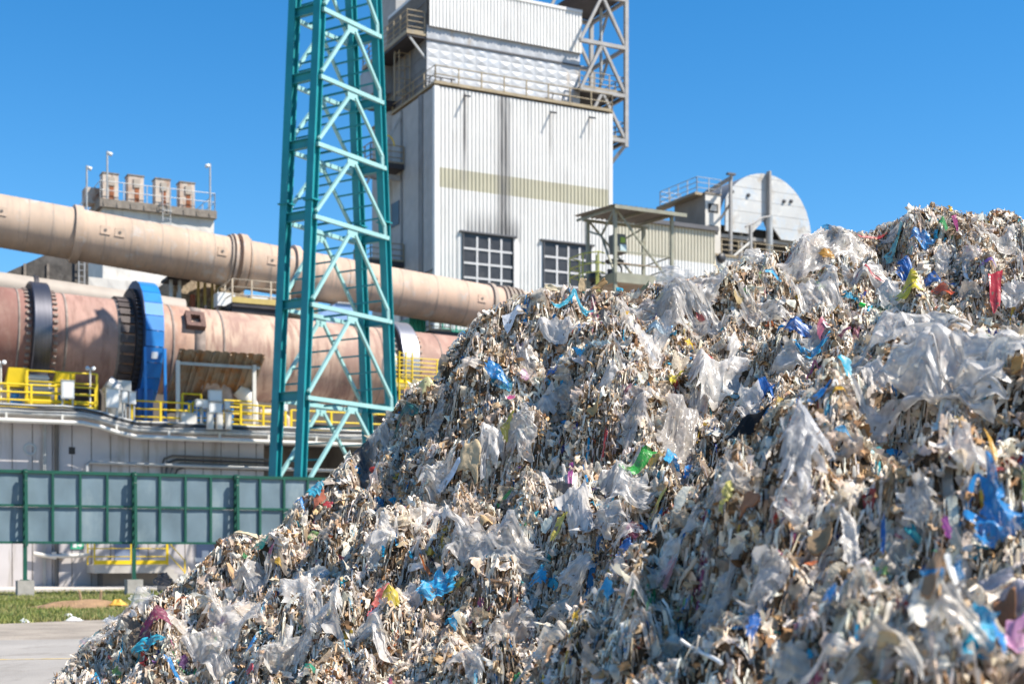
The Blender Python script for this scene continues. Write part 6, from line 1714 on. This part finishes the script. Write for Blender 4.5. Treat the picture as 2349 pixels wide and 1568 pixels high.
    return tag(o, label, cat, group)

W_ = (.84, .805, .765); M2 = (.76, .70, .62); GY = (.64, .605, .57); CR = (.68, .61, .51)
B1 = (.008, .27, .68); B2 = (.015, .40, .74); B3 = (.008, .13, .46); TQ = (.02, .42, .60)
GF, GB, GC, GR_ = 'large pieces of clear and white film on the heap', 'blue plastic pieces on the heap', 'cardboard pieces on the heap', 'coloured scraps on the heap'
def film(label, u, v, w, h, ang=0, col=W_, m=None, **k): return piece('plastic_film', 'plastic film', label, u, v, w, h, ang, col, m or mt_clear, group=GF, **k)
def blue(label, u, v, w, h, ang=0, col=B1, name='blue_plastic', **k): k.setdefault('lift', .085); return piece(name, 'plastic scrap', label, u, v, w, h, ang, col, mt_col, group=GB, **k)
def scrap(label, u, v, w, h, ang=0, col=(.6, .05, .05), name='plastic_scrap', m=None, **k): k.setdefault('lift', .085); return piece(name, 'plastic scrap', label, u, v, w, h, ang, col, m or mt_col, group=GR_, nr=10, na=32, **k)
def card(label, u, v, w, h, ang=0, col=(.47, .33, .20), **k):
    k.setdefault('lift', .075); k.setdefault('square', .8); k.setdefault('ragged', .12); k.setdefault('fold', .03); k.setdefault('stretch', 1)
    return piece('cardboard_piece', 'cardboard', label, u, v, w, h, ang, col, mt_card, group=GC, nr=8, na=32, thick=.012, **k)

# large films
film('longest stretched clear film sloping along the crest below the arched drum', 1875, 590, 260, 62, -17, fold=.05, stretch=4)
film('upper clear film with hanging arms right below the long crest film', 1880, 690, 150, 120, 25, fold=.09, dome=.12)
film('broad rumpled clear film on the upper shelf in the middle of the heap', 1530, 735, 200, 110, -8, fold=.09)
film('clear film tongue hanging below the broad rumpled film', 1470, 800, 110, 90, 60, fold=.08)
film('upright clear film dome standing on the skyline below the lookout', 1548, 640, 85, 48, -5, stand=.5, dome=.15, fold=.04)
film('small clear film dome on the crest under the annex wall', 1722, 590, 45, 36, 0, stand=.4, dome=.2, fold=.04)
film('huge white film sheet draped over the top of the nearer heap', 2190, 905, 300, 200, 38, m=mt_white, fold=.10, stretch=2.2, lift=.10, ragged=.22)
film('bright white film hump crowning the nearer heap', 2080, 795, 230, 84, -6, m=mt_white, fold=.08, dome=.12, lift=.09)
film('white film trailing to the right edge from the nearer heap crown', 2290, 850, 190, 120, 30, m=mt_white, fold=.08, lift=.08)
film('grey film streamer hanging down the steep left slope under the cliff', 1010, 985, 40, 170, 8, col=GY, fold=.05, stretch=4)
film('pale film streamer hanging beside the upright tan board', 1200, 985, 60, 150, 14, fold=.06, stretch=4)
film('second pale film streamer right of the hanging one above the dark hollow', 1250, 935, 44, 100, 30, m=mt_white, fold=.05)
film('pale square film flap on the left skyline slope above the fence', 840, 1085, 72, 92, -15, col=GY, square=.5, fold=.05)
film('flat white film edge sticking out at the skyline by the tower foot', 880, 990, 62, 46, -25, fold=.04)
film('long flat white film band on the upper left shelf', 1310, 772, 130, 44, 6, m=mt_white, fold=.05)
film('grey film veil hanging in the notch of the upper left shelf', 1212, 815, 52, 100, -10, col=GY, fold=.05, stretch=3.5)
film('clear film spread bright in the sun on the lower shelf centre', 1150, 1240, 190, 90, -12, fold=.08)
film('clear film fold below the bright spread on the lower shelf', 1190, 1292, 120, 62, 4, fold=.06)
film('left wing of the clear film on the lower shelf', 1070, 1275, 100, 70, -20, fold=.07)
film('rumpled clear film under the green strip', 1440, 1135, 130, 66, -10, m=mt_white, fold=.07, dome=.08)
film('white film ridge between lower shelf and green strip', 1325, 1158, 100, 48, 8, m=mt_white, fold=.06)
film('grey film roll beside the green strip', 1420, 1085, 110, 56, -32, col=GY, m=mt_white, fold=.06, dome=.1)
film('large glossy clear film in the lower left of the heap', 545, 1425, 150, 110, 25, fold=.09)
film('long clear film trailing down from the glossy film at lower left', 480, 1500, 80, 180, -35, fold=.08, stretch=3)
film('round clear film dome right of the burgundy piece', 590, 1352, 90, 70, 0, dome=.18, fold=.06)
film('clear film balloon at the left skyline above the burgundy piece', 330, 1395, 52, 74, 10, dome=.15, stand=.3, fold=.04)
film('white film curl at the left skyline lower than the balloon', 272, 1432, 62, 34, 25, m=mt_white, fold=.05)
film('pale film lump at the left toe of the heap', 228, 1478, 76, 40, -5, m=mt_clear, dome=.12, fold=.05)
film('clear film apron along the bottom edge at lower left', 640, 1540, 110, 70, -10, fold=.07, dome=.1)
film('thin film flap hanging left of the bottom centre', 715, 1468, 48, 90, 12, fold=.05)
film('white film pouch beside the bright blue bag', 955, 1378, 90, 100, 15, m=mt_white, fold=.07)
film('film shroud at bottom centre under the blue bag', 1080, 1530, 80, 76, 20, fold=.07)
film('white film hank on the shaded lower left shelf', 735, 1340, 130, 50, 8, m=mt_white, fold=.06)
film('second white film hank left of the hank on the lower shelf', 690, 1375, 110, 44, 12, m=mt_white, fold=.05)
film('white folded quilted strip standing out in the middle of the heap', 1395, 885, 40, 95, 22, m=mt_white, fold=.03, square=.7, ragged=.08)
film('grey film bundle hanging below the quilted strip', 1310, 930, 52, 100, 5, col=GY, fold=.06)
film('film curtain in the hollow left of the nearer heap', 1560, 960, 110, 130, 35, col=GY, fold=.08, stretch=3)
film('wide pale film on the shelf above the film curtain', 1650, 870, 150, 66, 8, m=mt_white, fold=.08)
film('twisted film rope along the ridge behind the nearer heap', 1690, 810, 130, 40, -35, m=mt_white, fold=.05)
film('pale film ledge where nearer heap meets the hollow', 1720, 950, 110, 76, -30, m=mt_white, fold=.07)
film('blurred film sheet running down the nearer heap from its dark gap', 1840, 1025, 90, 170, 32, col=(.62, .62, .63), m=mt_white, fold=.07, stretch=3)
film('blurred pale film lower down the nearer heap', 1690, 1110, 120, 60, -40, m=mt_white, col=M2, fold=.06)
film('grey film hanging low on the nearer heap with a bright tip', 1775, 1340, 80, 190, 12, col=GY, m=mt_white, fold=.07, stretch=3)
film('grey film streamer at the far low left of the nearer heap', 1660, 1430, 60, 190, 25, col=GY, m=mt_white, fold=.05)
film('white rag hanging in the middle of the nearer heap', 1960, 1265, 38, 130, -5, m=mt_white, fold=.05)
film('cream rag stack along the bottom right of the nearer heap', 2060, 1505, 190, 70, -8, col=M2, m=mt_white, fold=.08)
film('second cream rag at bottom right corner side', 2180, 1450, 140, 80, 10, col=M2, m=mt_white, fold=.08)
film('pale lilac tray edge near the right border', 2280, 1375, 120, 70, -4, col=(.60, .57, .62), m=mt_white, fold=.02, square=.8, ragged=.08)
film('pale lilac flat sheet under the tray edge at the right border', 2310, 1450, 76, 80, -55, col=(.55, .52, .58), m=mt_white, fold=.02, square=.8, ragged=.08)
film('blurred white flake pile on the right flank of the nearer heap', 2010, 1020, 110, 60, 20, m=mt_white, fold=.06)
film('blurred white strip fan at right of the nearer heap', 2230, 1060, 130, 60, 28, m=mt_white, fold=.06)
film('white film patch below the turquoise dot on the nearer heap', 1935, 1160, 80, 60, 10, m=mt_white, col=M2, fold=.06)
film('white film on the far ridge left of the fibre knob', 2065, 545, 80, 34, -12, m=mt_white, fold=.05)
film('long pale film lying on the far slope under the skyline films', 1985, 625, 150, 46, -6, m=mt_white, fold=.05)
film('hanging white film strip on the far slope under the knob', 2165, 625, 40, 70, 12, m=mt_white, fold=.05)
film('white film tuft standing on the far slope beside the red ribbon', 1945, 652, 34, 56, 5, m=mt_white, fold=.04)
film('pale crumpled film right of the green stick', 2050, 705, 66, 50, 15, m=mt_white, fold=.05)
film('clear film with pink print at the far right slope', 1880, 785, 110, 44, -20, fold=.05)
film('white film bow just left of the nearer heap crown', 1830, 830, 120, 40, -12, m=mt_white, fold=.05)
film('grey film flap near the right skyline knob', 2225, 590, 52, 62, 40, col=GY, fold=.04)
film('pale film shreds at the right border mid height', 2330, 700, 60, 60, 20, m=mt_white, fold=.05)
film('white film lump on the lower slope above the blue crumple', 1440, 1235, 90, 40, -30, m=mt_white, fold=.05)
film('white curled rag left of the lower hollow', 1330, 1320, 70, 70, -25, m=mt_white, fold=.06)
film('pale film streak running down left of the nearer heap foot', 1300, 1420, 130, 46, -28, col=M2, m=mt_white, fold=.05)
film('white film wedge at the bottom left of the nearer heap', 1270, 1500, 150, 50, -12, col=M2, m=mt_white, fold=.06)

for (u, v, w_, h_, a_, lab) in (
 (1400, 1205, 110, 52, -14, 'rumpled white film right of the bright spread on the lower shelf'), (980, 1190, 90, 44, -24, 'white film over the left end of the lower shelf'),
 (1600, 690, 130, 56, -14, 'white film on the far slope between the rumpled film and the crest dome'), (1750, 740, 120, 56, -22, 'pale film on the far slope below the clear film with arms'),
 (1640, 770, 110, 50, 18, 'white film flake field on the far slope above the twisted rope'), (2280, 560, 90, 44, 12, 'white film lying between the two fibre knobs on the crest'),
 (880, 1250, 80, 120, 24, 'grey film hanging in the shaded left slope above the hanks'), (1010, 1130, 70, 110, 28, 'grey film hanging left of the bluish card strip'),
 (1130, 1000, 60, 120, 20, 'white film streamer right of the tall tan board'), (1460, 960, 60, 120, 14, 'white film streamer below the yellow netting'),
 (860, 1450, 120, 60, 18, 'white film on the bottom shelf left of the white pouch'), (1180, 1450, 130, 60, -16, 'white film on the bottom shelf right of the bright blue bag'),
 (400, 1450, 70, 44, 20, 'white film bit between the burgundy piece and the glossy film'), (760, 1420, 90, 56, -12, 'crumpled clear film above the red strings'),
 (2000, 880, 90, 60, 35, 'white film on the left shoulder of the nearer heap'), (2120, 1190, 90, 70, -30, 'white film in the upper face of the nearer heap under the strip fan'),
 (1830, 1200, 80, 110, 18, 'grey film on the steep flank of the nearer heap'), (1560, 1300, 150, 46, -38, 'long pale film along the left flank of the nearer heap'),
 (1480, 1400, 120, 40, -34, 'second long pale film lower on the left flank of the nearer heap'), (1920, 1540, 120, 50, -10, 'white rag at the bottom edge below the short white strap')):
    film(lab, u, v, w_, h_, a_, m=mt_white if PIECE_NO[0] % 2 else mt_clear, fold=.08)

# blue pieces
blue('bright blue bag folded over in the lower centre of the heap', 1012, 1375, 60, 112, 32, fold=.06, name='blue_bag', lift=.13, col=B2)
blue('blue bag under the burgundy piece at lower left', 358, 1500, 72, 36, 5, col=TQ, fold=.05, name='blue_bag', lift=.12)
blue('long blue strip slanting on the left shoulder of the heap', 1133, 868, 66, 18, 32, fold=.03)
blue('turquoise film strip lying just under the skyline left of the lookout', 1310, 688, 92, 16, 6, col=TQ, fold=.03)
blue('blue film patch just left of the nearer heap crown', 1868, 832, 84, 24, -22, col=B2, fold=.04)
blue('blue roll under the blue tuft on the far slope', 1832, 778, 62, 22, -18, col=B3, fold=.04, dome=.1)
blue('blue tuft beside the clear film with arms', 1772, 648, 50, 18, -12, col=B2, fold=.03)
blue('dark blue tarpaulin piece in the far right slope', 2135, 660, 150, 34, 8, col=B3, fold=.05)
blue('blue film pocket above the dark blue tarpaulin', 2118, 577, 50, 36, 20, fold=.04)
blue('large royal blue bag at the right border of the nearer heap', 2295, 1220, 70, 140, 48, fold=.10, name='blue_bag', ragged=.45, stretch=2.5)
blue('crumpled blue film right of the lower shelf', 1240, 1348, 42, 34, -10, col=B2, fold=.04)
blue('square blue scrap on the foot of the nearer heap', 1410, 1368, 36, 30, 5, col=B2, fold=.03)
blue('hanging blue ribbon above the green strip', 1542, 1065, 18, 72, 18, col=B2, fold=.03)
blue('blue patch beside the pale flap below the hanging ribbon', 1575, 1105, 18, 22, 0, col=B1, fold=.02)
blue('navy scrap on the left foot of the nearer heap', 1440, 1288, 36, 26, -25, col=B3, fold=.03)
blue('crumpled blue scrap right of the long blue strip', 1278, 872, 26, 20, 0, col=B3, fold=.03)
blue('blue dot scrap in the upper shelf right of the turquoise strip', 1425, 677, 16, 12, 0, col=TQ, fold=.02)
blue('pale blue film in the shade of the far ridge', 1508, 760, 52, 18, 0, col=(.45, .62, .72), fold=.03)
blue('sky blue scrap beside the white streamer on the middle shelf', 1348, 825, 30, 14, -10, col=B2, fold=.02)
blue('cyan scrap near the top of the nearer heap', 1932, 872, 34, 22, 10, col=TQ, fold=.03)
blue('pale blue film tongue on the left of the nearer heap', 1685, 925, 60, 20, 10, col=(.25, .55, .72), fold=.03)
blue('navy strip below the pale blue film tongue', 1760, 900, 50, 12, -8, col=B3, fold=.02)
blue('blue corner under the blurred film sheet', 1880, 960, 50, 22, -10, col=B1, fold=.03)
blue('sky blue scrap in the middle of the nearer heap', 1930, 1025, 36, 16, 8, col=B2, fold=.03)
blue('small blue pebble shaped scrap right of the sky blue scrap', 2042, 1075, 20, 24, 20, col=B2, fold=.02)
blue('blue stem standing in the lower nearer heap', 2040, 1270, 12, 90, 2, col=B3, fold=.02)
blue('blue tuft low on the nearer heap by the cream rags', 1938, 1425, 30, 26, -20, col=B1, fold=.03)
blue('deep blue rag strip at the lower left of the nearer heap', 1720, 1470, 30, 60, 15, col=B3, fold=.04)
blue('blue band at the bottom right corner', 2255, 1500, 26, 70, -20, col=B1, fold=.03)
blue('blue scrap at the bottom left edge of the heap', 395, 1560, 44, 14, 8, col=B1, fold=.02)
blue('thin blue leaf in the lower left brown patch', 590, 1490, 10, 40, 25, col=B1, fold=.02)
blue('blue leaf at bottom centre right of the blue bag', 1048, 1440, 34, 26, -30, col=B2, fold=.03)
blue('blue and white scrap on the left skyline at the fence top', 728, 1108, 30, 40, 50, col=TQ, fold=.03)
blue('blue cap scrap near the left middle slope', 700, 1165, 26, 14, 10, col=B1, fold=.02)
blue('blue chip standing on the far left end of the long crest film', 1893, 525, 16, 14, 0, col=B2, fold=.01, stand=.6)

# other colours
scrap('burgundy plastic sheet piece at lower left', 370, 1430, 74, 42, -18, col=(.22, .012, .065), name='burgundy_plastic', fold=.04, lift=.15, square=.5)
scrap('burgundy strip hanging from the sheet at lower left', 350, 1462, 22, 60, 15, col=(.16, .01, .05), fold=.03)
scrap('black sheet half buried under the burgundy piece', 332, 1482, 62, 34, -15, col=(.02, .02, .022), fold=.03)
scrap('vivid green strip in the hollow before the nearer heap', 1475, 1070, 26, 100, 52, lift=.12, col=(.03, .42, .05), name='green_strip', fold=.03)
scrap('green lower flap below the vivid green strip', 1437, 1100, 40, 34, -30, col=(.03, .38, .06), fold=.03)
scrap('small green ribbon on the lower shelf edge', 1168, 1160, 40, 12, -14, col=(.06, .42, .08), fold=.02)
scrap('dark teal rag on the left slope above the fence line', 940, 955, 62, 20, -15, col=(.012, .12, .12), fold=.04)
scrap('orange scrap on the upper shelf below the turquoise strip', 1320, 716, 22, 14, -30, col=(.85, .22, .01), fold=.02)
scrap('yellow netting scrap beside the quilted strip', 1556, 880, 26, 62, 18, col=(.70, .58, .03), fold=.04)
scrap('pair of mustard chips beside the green strip', 1518, 1078, 30, 26, -30, col=(.75, .42, .01), fold=.02)
scrap('yellow crumpled film left of the bright blue bag', 905, 1382, 36, 40, 0, lift=.12, col=(.66, .50, .01), fold=.04, dome=.15)
scrap('salmon string bundle left of the yellow crumple', 872, 1395, 30, 62, 28, col=(.55, .12, .10), fold=.04, stretch=5)
scrap('red scrap at the foot of the salmon string bundle', 850, 1420, 40, 18, -15, col=(.62, .03, .07), fold=.03)
scrap('yellow film twist on the lower shelf film', 1300, 1216, 14, 66, 28, col=(.72, .58, .08), fold=.03)
scrap('gold leaf scrap right of the bright blue bag', 1060, 1362, 46, 22, -18, col=(.55, .36, .04), fold=.03)
scrap('orange scrap above the bright blue bag', 988, 1328, 26, 12, 0, col=(.80, .20, .02), fold=.02)
scrap('rust red board scrap at the left skyline by the fence', 737, 1160, 24, 44, 22, col=(.40, .13, .08), fold=.02, m=mt_card)
scrap('red chip beside the rust red board scrap', 756, 1172, 20, 18, 0, col=(.55, .02, .03), fold=.02)
scrap('red chip on the left slope between fence top and shelf', 795, 1293, 16, 14, 0, col=(.60, .03, .03), fold=.02)
scrap('green film shred on the lower left skyline', 610, 1275, 46, 12, -18, col=(.05, .45, .30), fold=.02)
scrap('pink scrap beside the green shred on the left skyline', 632, 1280, 16, 14, 0, col=(.60, .12, .20), fold=.02)
scrap('mustard scrap on the lower left slope', 645, 1310, 16, 22, 20, col=(.60, .35, .02), fold=.02)
scrap('pink film puff on the left shoulder below the long blue strip', 1200, 880, 24, 24, 0, col=(.65, .35, .52), fold=.03)
scrap('magenta tuft below the long blue strip', 1172, 925, 16, 24, 10, col=(.65, .06, .25), fold=.02)
scrap('yellow packet scrap in the middle dark hollow', 1172, 988, 26, 34, 20, col=(.55, .45, .02), fold=.02)
scrap('red strip hanging in the hollow above the green strip', 1394, 1040, 12, 50, 10, col=(.60, .03, .03), fold=.02)
scrap('purple pink ribbon hanging in the dark hollow', 1318, 1100, 12, 56, 5, col=(.45, .08, .32), fold=.02)
scrap('crimson strip half hidden on the far slope', 1992, 638, 72, 12, 8, col=(.50, .015, .04), fold=.02)
scrap('yellow strip lying on the far slope under the tarpaulin', 2090, 685, 66, 14, -12, col=(.72, .58, .02), fold=.02)
scrap('orange red tangle right of the yellow strip', 2160, 690, 70, 12, 6, col=(.75, .10, .02), fold=.03)
scrap('red tangle at the right border of the far slope', 2283, 650, 30, 52, 0, col=(.60, .03, .05), fold=.04)
scrap('purple ribbon beside the red tangle at the right border', 2265, 620, 36, 10, 15, col=(.25, .12, .45), fold=.02)
scrap('pale turquoise ribbon on the far slope', 2060, 590, 14, 90, 18, col=(.22, .58, .62), fold=.03)
scrap('red wire ribbon on the far crest', 1995, 515, 66, 8, -22, col=(.55, .03, .04), fold=.02)
scrap('green chip on the right crest', 2165, 535, 22, 18, 30, col=(.02, .48, .10), fold=.01)
scrap('magenta ribbon beside the green chip on the crest', 2187, 520, 12, 34, -25, col=(.62, .06, .28), fold=.02)
scrap('orange flap on the long pale far slope film', 1892, 606, 34, 14, 12, col=(.60, .28, .02), fold=.02)
scrap('red scrap in the upper middle shelf', 1607, 755, 26, 20, 0, col=(.60, .05, .05), fold=.02)
scrap('bright yellow and red chip on the upper shelf', 1438, 735, 22, 18, 20, col=(.80, .45, .01), fold=.02)
scrap('yellow chip on the middle shelf edge', 1568, 808, 24, 12, -8, col=(.78, .52, .02), fold=.02)
scrap('mustard oblong scrap near the top of the nearer heap', 1912, 932, 40, 14, 0, col=(.72, .40, .01), fold=.02)
scrap('orange strip at the right of the nearer heap', 2258, 1065, 16, 50, -32, col=(.70, .38, .02), fold=.02)
scrap('pale yellow ribbon hanging on the nearer heap', 1690, 1165, 20, 120, 18, col=(.55, .50, .10), fold=.03)
scrap('pink scrap low on the nearer heap foot', 1540, 1375, 40, 30, -20, col=(.60, .28, .30), fold=.03)
scrap('orange tuft by the grey hanging film of the nearer heap', 1870, 1335, 30, 14, -20, col=(.70, .18, .05), fold=.02)
scrap('pink film bunch in the bottom right corner', 2325, 1535, 60, 70, -25, col=(.72, .35, .58), fold=.06, dome=.1)
scrap('magenta label scrap beside the royal blue bag', 2190, 1285, 24, 26, 20, col=(.62, .10, .45), fold=.02)
scrap('yellow twist near the left foot of the nearer heap', 1520, 1170, 40, 18, -22, col=(.68, .58, .10), fold=.02)
scrap('black sheet standing in for the shaded gap in the side of the nearer heap', 1735, 985, 90, 40, -30, col=(.008, .008, .009), fold=.02, m=mt_card)  # near black sheet; the shade of the gap is put into its colour
scrap('black film shred above the lower shelf', 1290, 1160, 60, 14, 10, col=(.02, .02, .022), fold=.03)
scrap('black bag shreds on the left skyline above the fence', 835, 1052, 50, 34, -35, col=(.025, .025, .03), fold=.04)
scrap('black bag shreds on the lower left skyline before the landing', 385, 1345, 40, 40, 20, col=(.03, .03, .035), fold=.04, stand=.3)
scrap('dark grey film flap on the upper shelf', 1395, 750, 30, 26, 20, col=(.045, .05, .055), fold=.02)
scrap('yellow pale film puff at the skyline above the teal tower foot', 980, 892, 34, 34, 10, col=(.62, .58, .28), fold=.03, dome=.12)
scrap('green crumpled scrap at bottom right of the lower left film', 720, 1545, 34, 24, 0, col=(.01, .26, .14), fold=.03)
scrap('red dot scrap at the bottom edge left', 585, 1550, 18, 16, 0, col=(.60, .02, .05), fold=.02)
pk = scrap('pink printed film scrap bearing a white letter E', 1875, 772, 40, 30, -12, col=(.60, .14, .22), fold=.004, square=.8, ragged=.05, lift=.14)
pn = Vector((0, 0, 0)); 
for f in pk.data.polygons: pn += f.normal * f.area
pn.normalize()
vd = (cam.location - pk.location).normalized()
if pn.dot(vd) < 0: pn = -pn
pr = Vector((0, 0, 1)).cross(pn).normalized(); pu_ = pn.cross(pr).normalized()
pr, pu_ = (pr * math.cos(.2) + pu_ * math.sin(.2)), (pu_ * math.cos(.2) - pr * math.sin(.2))
m = MB(); o_ = pk.location + pn * .016
for (x0, x1, y0, y1) in ((-.025, -.012, -.033, .033), (-.0119, .028, .021, .033), (-.0119, .022, -.006, .006), (-.0119, .028, -.033, -.021)):
    m.hexa([o_ + pr * x + pu_ * y + pn * z for z in (0, .003) for x, y in ((x0, y0), (x1, y0), (x1, y1), (x0, y1))])
lt = m.build('printed_letter', m_white, None, loc=pk.location)
lt.parent = pk; lt.location = (0, 0, 0)

# cardboard
card('tall tan board leaning upright on the left slope', 1088, 1078, 48, 90, 12, col=(.52, .40, .25))
card('brown box flap at the lower left skyline', 558, 1335, 66, 34, 8, col=(.46, .30, .17))
card('big pale card sheet sticking out at the left skyline', 562, 1240, 62, 20, 6, col=(.66, .55, .38), stand=.2)
card('crumpled brown paper lump beside the lower shelf film', 1112, 1212, 34, 38, 0, col=(.48, .33, .18), dome=.15)
card('brown flap pointing up at the skyline left of the lookout', 1375, 660, 50, 16, -38, col=(.42, .26, .12), stand=.6)
card('small upright tan flap on the skyline before the hall window', 1334, 660, 18, 36, 10, col=(.50, .37, .22), stand=.6)
card('yellowish flap lying on the skyline under the first window', 1270, 672, 46, 20, 15, col=(.60, .50, .34), stand=.4)
card('brown corrugated strip in the lower left brown patch', 560, 1425, 44, 14, -38, col=(.42, .30, .18))
card('brown card on the foot of the nearer heap', 1600, 1332, 42, 52, 20, col=(.50, .38, .27))
card('brown kraft sheet in the nearer heap', 1895, 1285, 60, 76, 10, col=(.30, .20, .115))
card('crumpled kraft sheet right of the hanging white rag', 2140, 1370, 50, 76, 18, col=(.28, .18, .11))
card('brown ring of card near the bottom right corner', 2300, 1490, 60, 50, 10, col=(.26, .13, .07))
card('tan sheet among the cream rags at the bottom right', 2080, 1510, 90, 40, 5, col=(.50, .36, .20))
card('brown card slab on the right of the nearer heap top', 2340, 860, 30, 40, 0, col=(.45, .26, .10))
card('small brown card on the left middle slope', 660, 1320, 36, 36, 0, col=(.24, .20, .16))
card('round brown card on the lower left slope', 475, 1427, 38, 34, 8, col=(.44, .29, .17))
card('tan card in the middle slope left of the quilted strip', 1365, 965, 30, 44, 8, col=(.42, .28, .13))
card('folded brown card strip on the upper shelf right', 1690, 700, 14, 40, 30, col=(.40, .30, .16))
card('long pale lath lying on the far slope', 1905, 642, 76, 8, -4, col=(.58, .46, .28))
card('rust brown card near the left edge of the nearer heap', 1750, 1185, 50, 34, 5, col=(.28, .14, .08))
card('pale blue white card hanging in the left slope', 1050, 1110, 76, 16, -38, col=(.60, .66, .72), m2=None) if False else None
scrap('pale bluish card strip in the middle left slope', 1040, 1110, 76, 18, -38, col=(.58, .64, .72), fold=.01, m=mt_card, square=.7, ragged=.08)
scrap('narrow white paper slip on the upper left shelf', 1185, 745, 62, 22, -42, col=(.75, .74, .75), fold=.01, m=mt_card, square=.8, ragged=.05)
scrap('pale green twisted strip on the middle shelf', 1385, 805, 16, 76, -35, col=(.62, .72, .68), fold=.02)
scrap('dark olive strip bent on the upper shelf below the lookout', 1484, 675, 16, 44, 20, col=(.10, .13, .07), fold=.01, stand=.4)

# bright green stick and bent white pipe
def stick(name, label, cat, uvs, r, col, rough=.4):
    pts_ = []
    for u, v in uvs:
        Y = float(ray([u], [v])[0]); Y = Y if Y == Y else 12.0
        p = P(u, v, Y); pts_.append(p)
    ys = sorted(p.y for p in pts_); ym = ys[len(ys) // 2]
    pts_ = [P(u, v, min(max(p.y, ym - .3), ym + .3) - .07) for (u, v), p in zip(uvs, pts_)]
    m_ = mat(name + '_paint_' + str(len(bpy.data.materials)), col, rough, var=.1)
    o = MB().tube(pts_, r, 8).build(name, m_)
    return tag(o, label, cat)
stick('plastic_stick', 'bright green plastic stick lying on the far slope', 'stick', [(1975, 698), (2005, 712), (2035, 728)], .022, (.03, .62, .03))
stick('plastic_tube', 'long bent white tube on the far slope behind the nearer heap', 'tube', [(2165, 714), (2190, 735), (2215, 752), (2240, 768), (2265, 776)], .030, (.78, .77, .75))
stick('plastic_tube', 'hooked white tube rising near the right knob', 'tube', [(2222, 592), (2212, 610), (2214, 630), (2230, 650), (2245, 662)], .025, (.76, .75, .75))
stick('white_strap', 'thin curled white strap at the bottom of the nearer heap', 'strap', [(1560, 1466), (1580, 1480), (1610, 1496), (1640, 1510), (1655, 1520)], .009, (.72, .71, .69))
stick('white_strap', 'short white strap lying among rags of the nearer heap', 'strap', [(1868, 1406), (1900, 1408), (1940, 1406), (1990, 1402)], .012, (.70, .69, .66))

# small litter on the verge
tag(heap('plastic_bag', (-11.7, 42.25, .1), .28, .2, .13, mat('orange_bag', (.75, .40, .06), .4, var=.3, scale=8), 8), 'small crumpled orange bag on the earth heap in the grass', 'bag')
for k, (u, v, s_, lab) in enumerate(((170, 1423, .22, 'white litter scrap at the grass edge, larger one near the heap toe'), (158, 1415, .16, 'upright clear scrap at the grass edge above the larger litter'), (55, 1427, .14, 'tiny white litter at the left end of the grass edge'), (250, 1424, .15, 'tiny white litter on the gravel nearest the heap'))):
    p = P(u, v, FPX * CAMH / (v - HV)); 
    tag(heap('litter_scrap', (p.x, p.y, .02), s_, s_ * .7, .07, m_white, 20 + k), lab, 'litter', 'litter on the gravel edge')
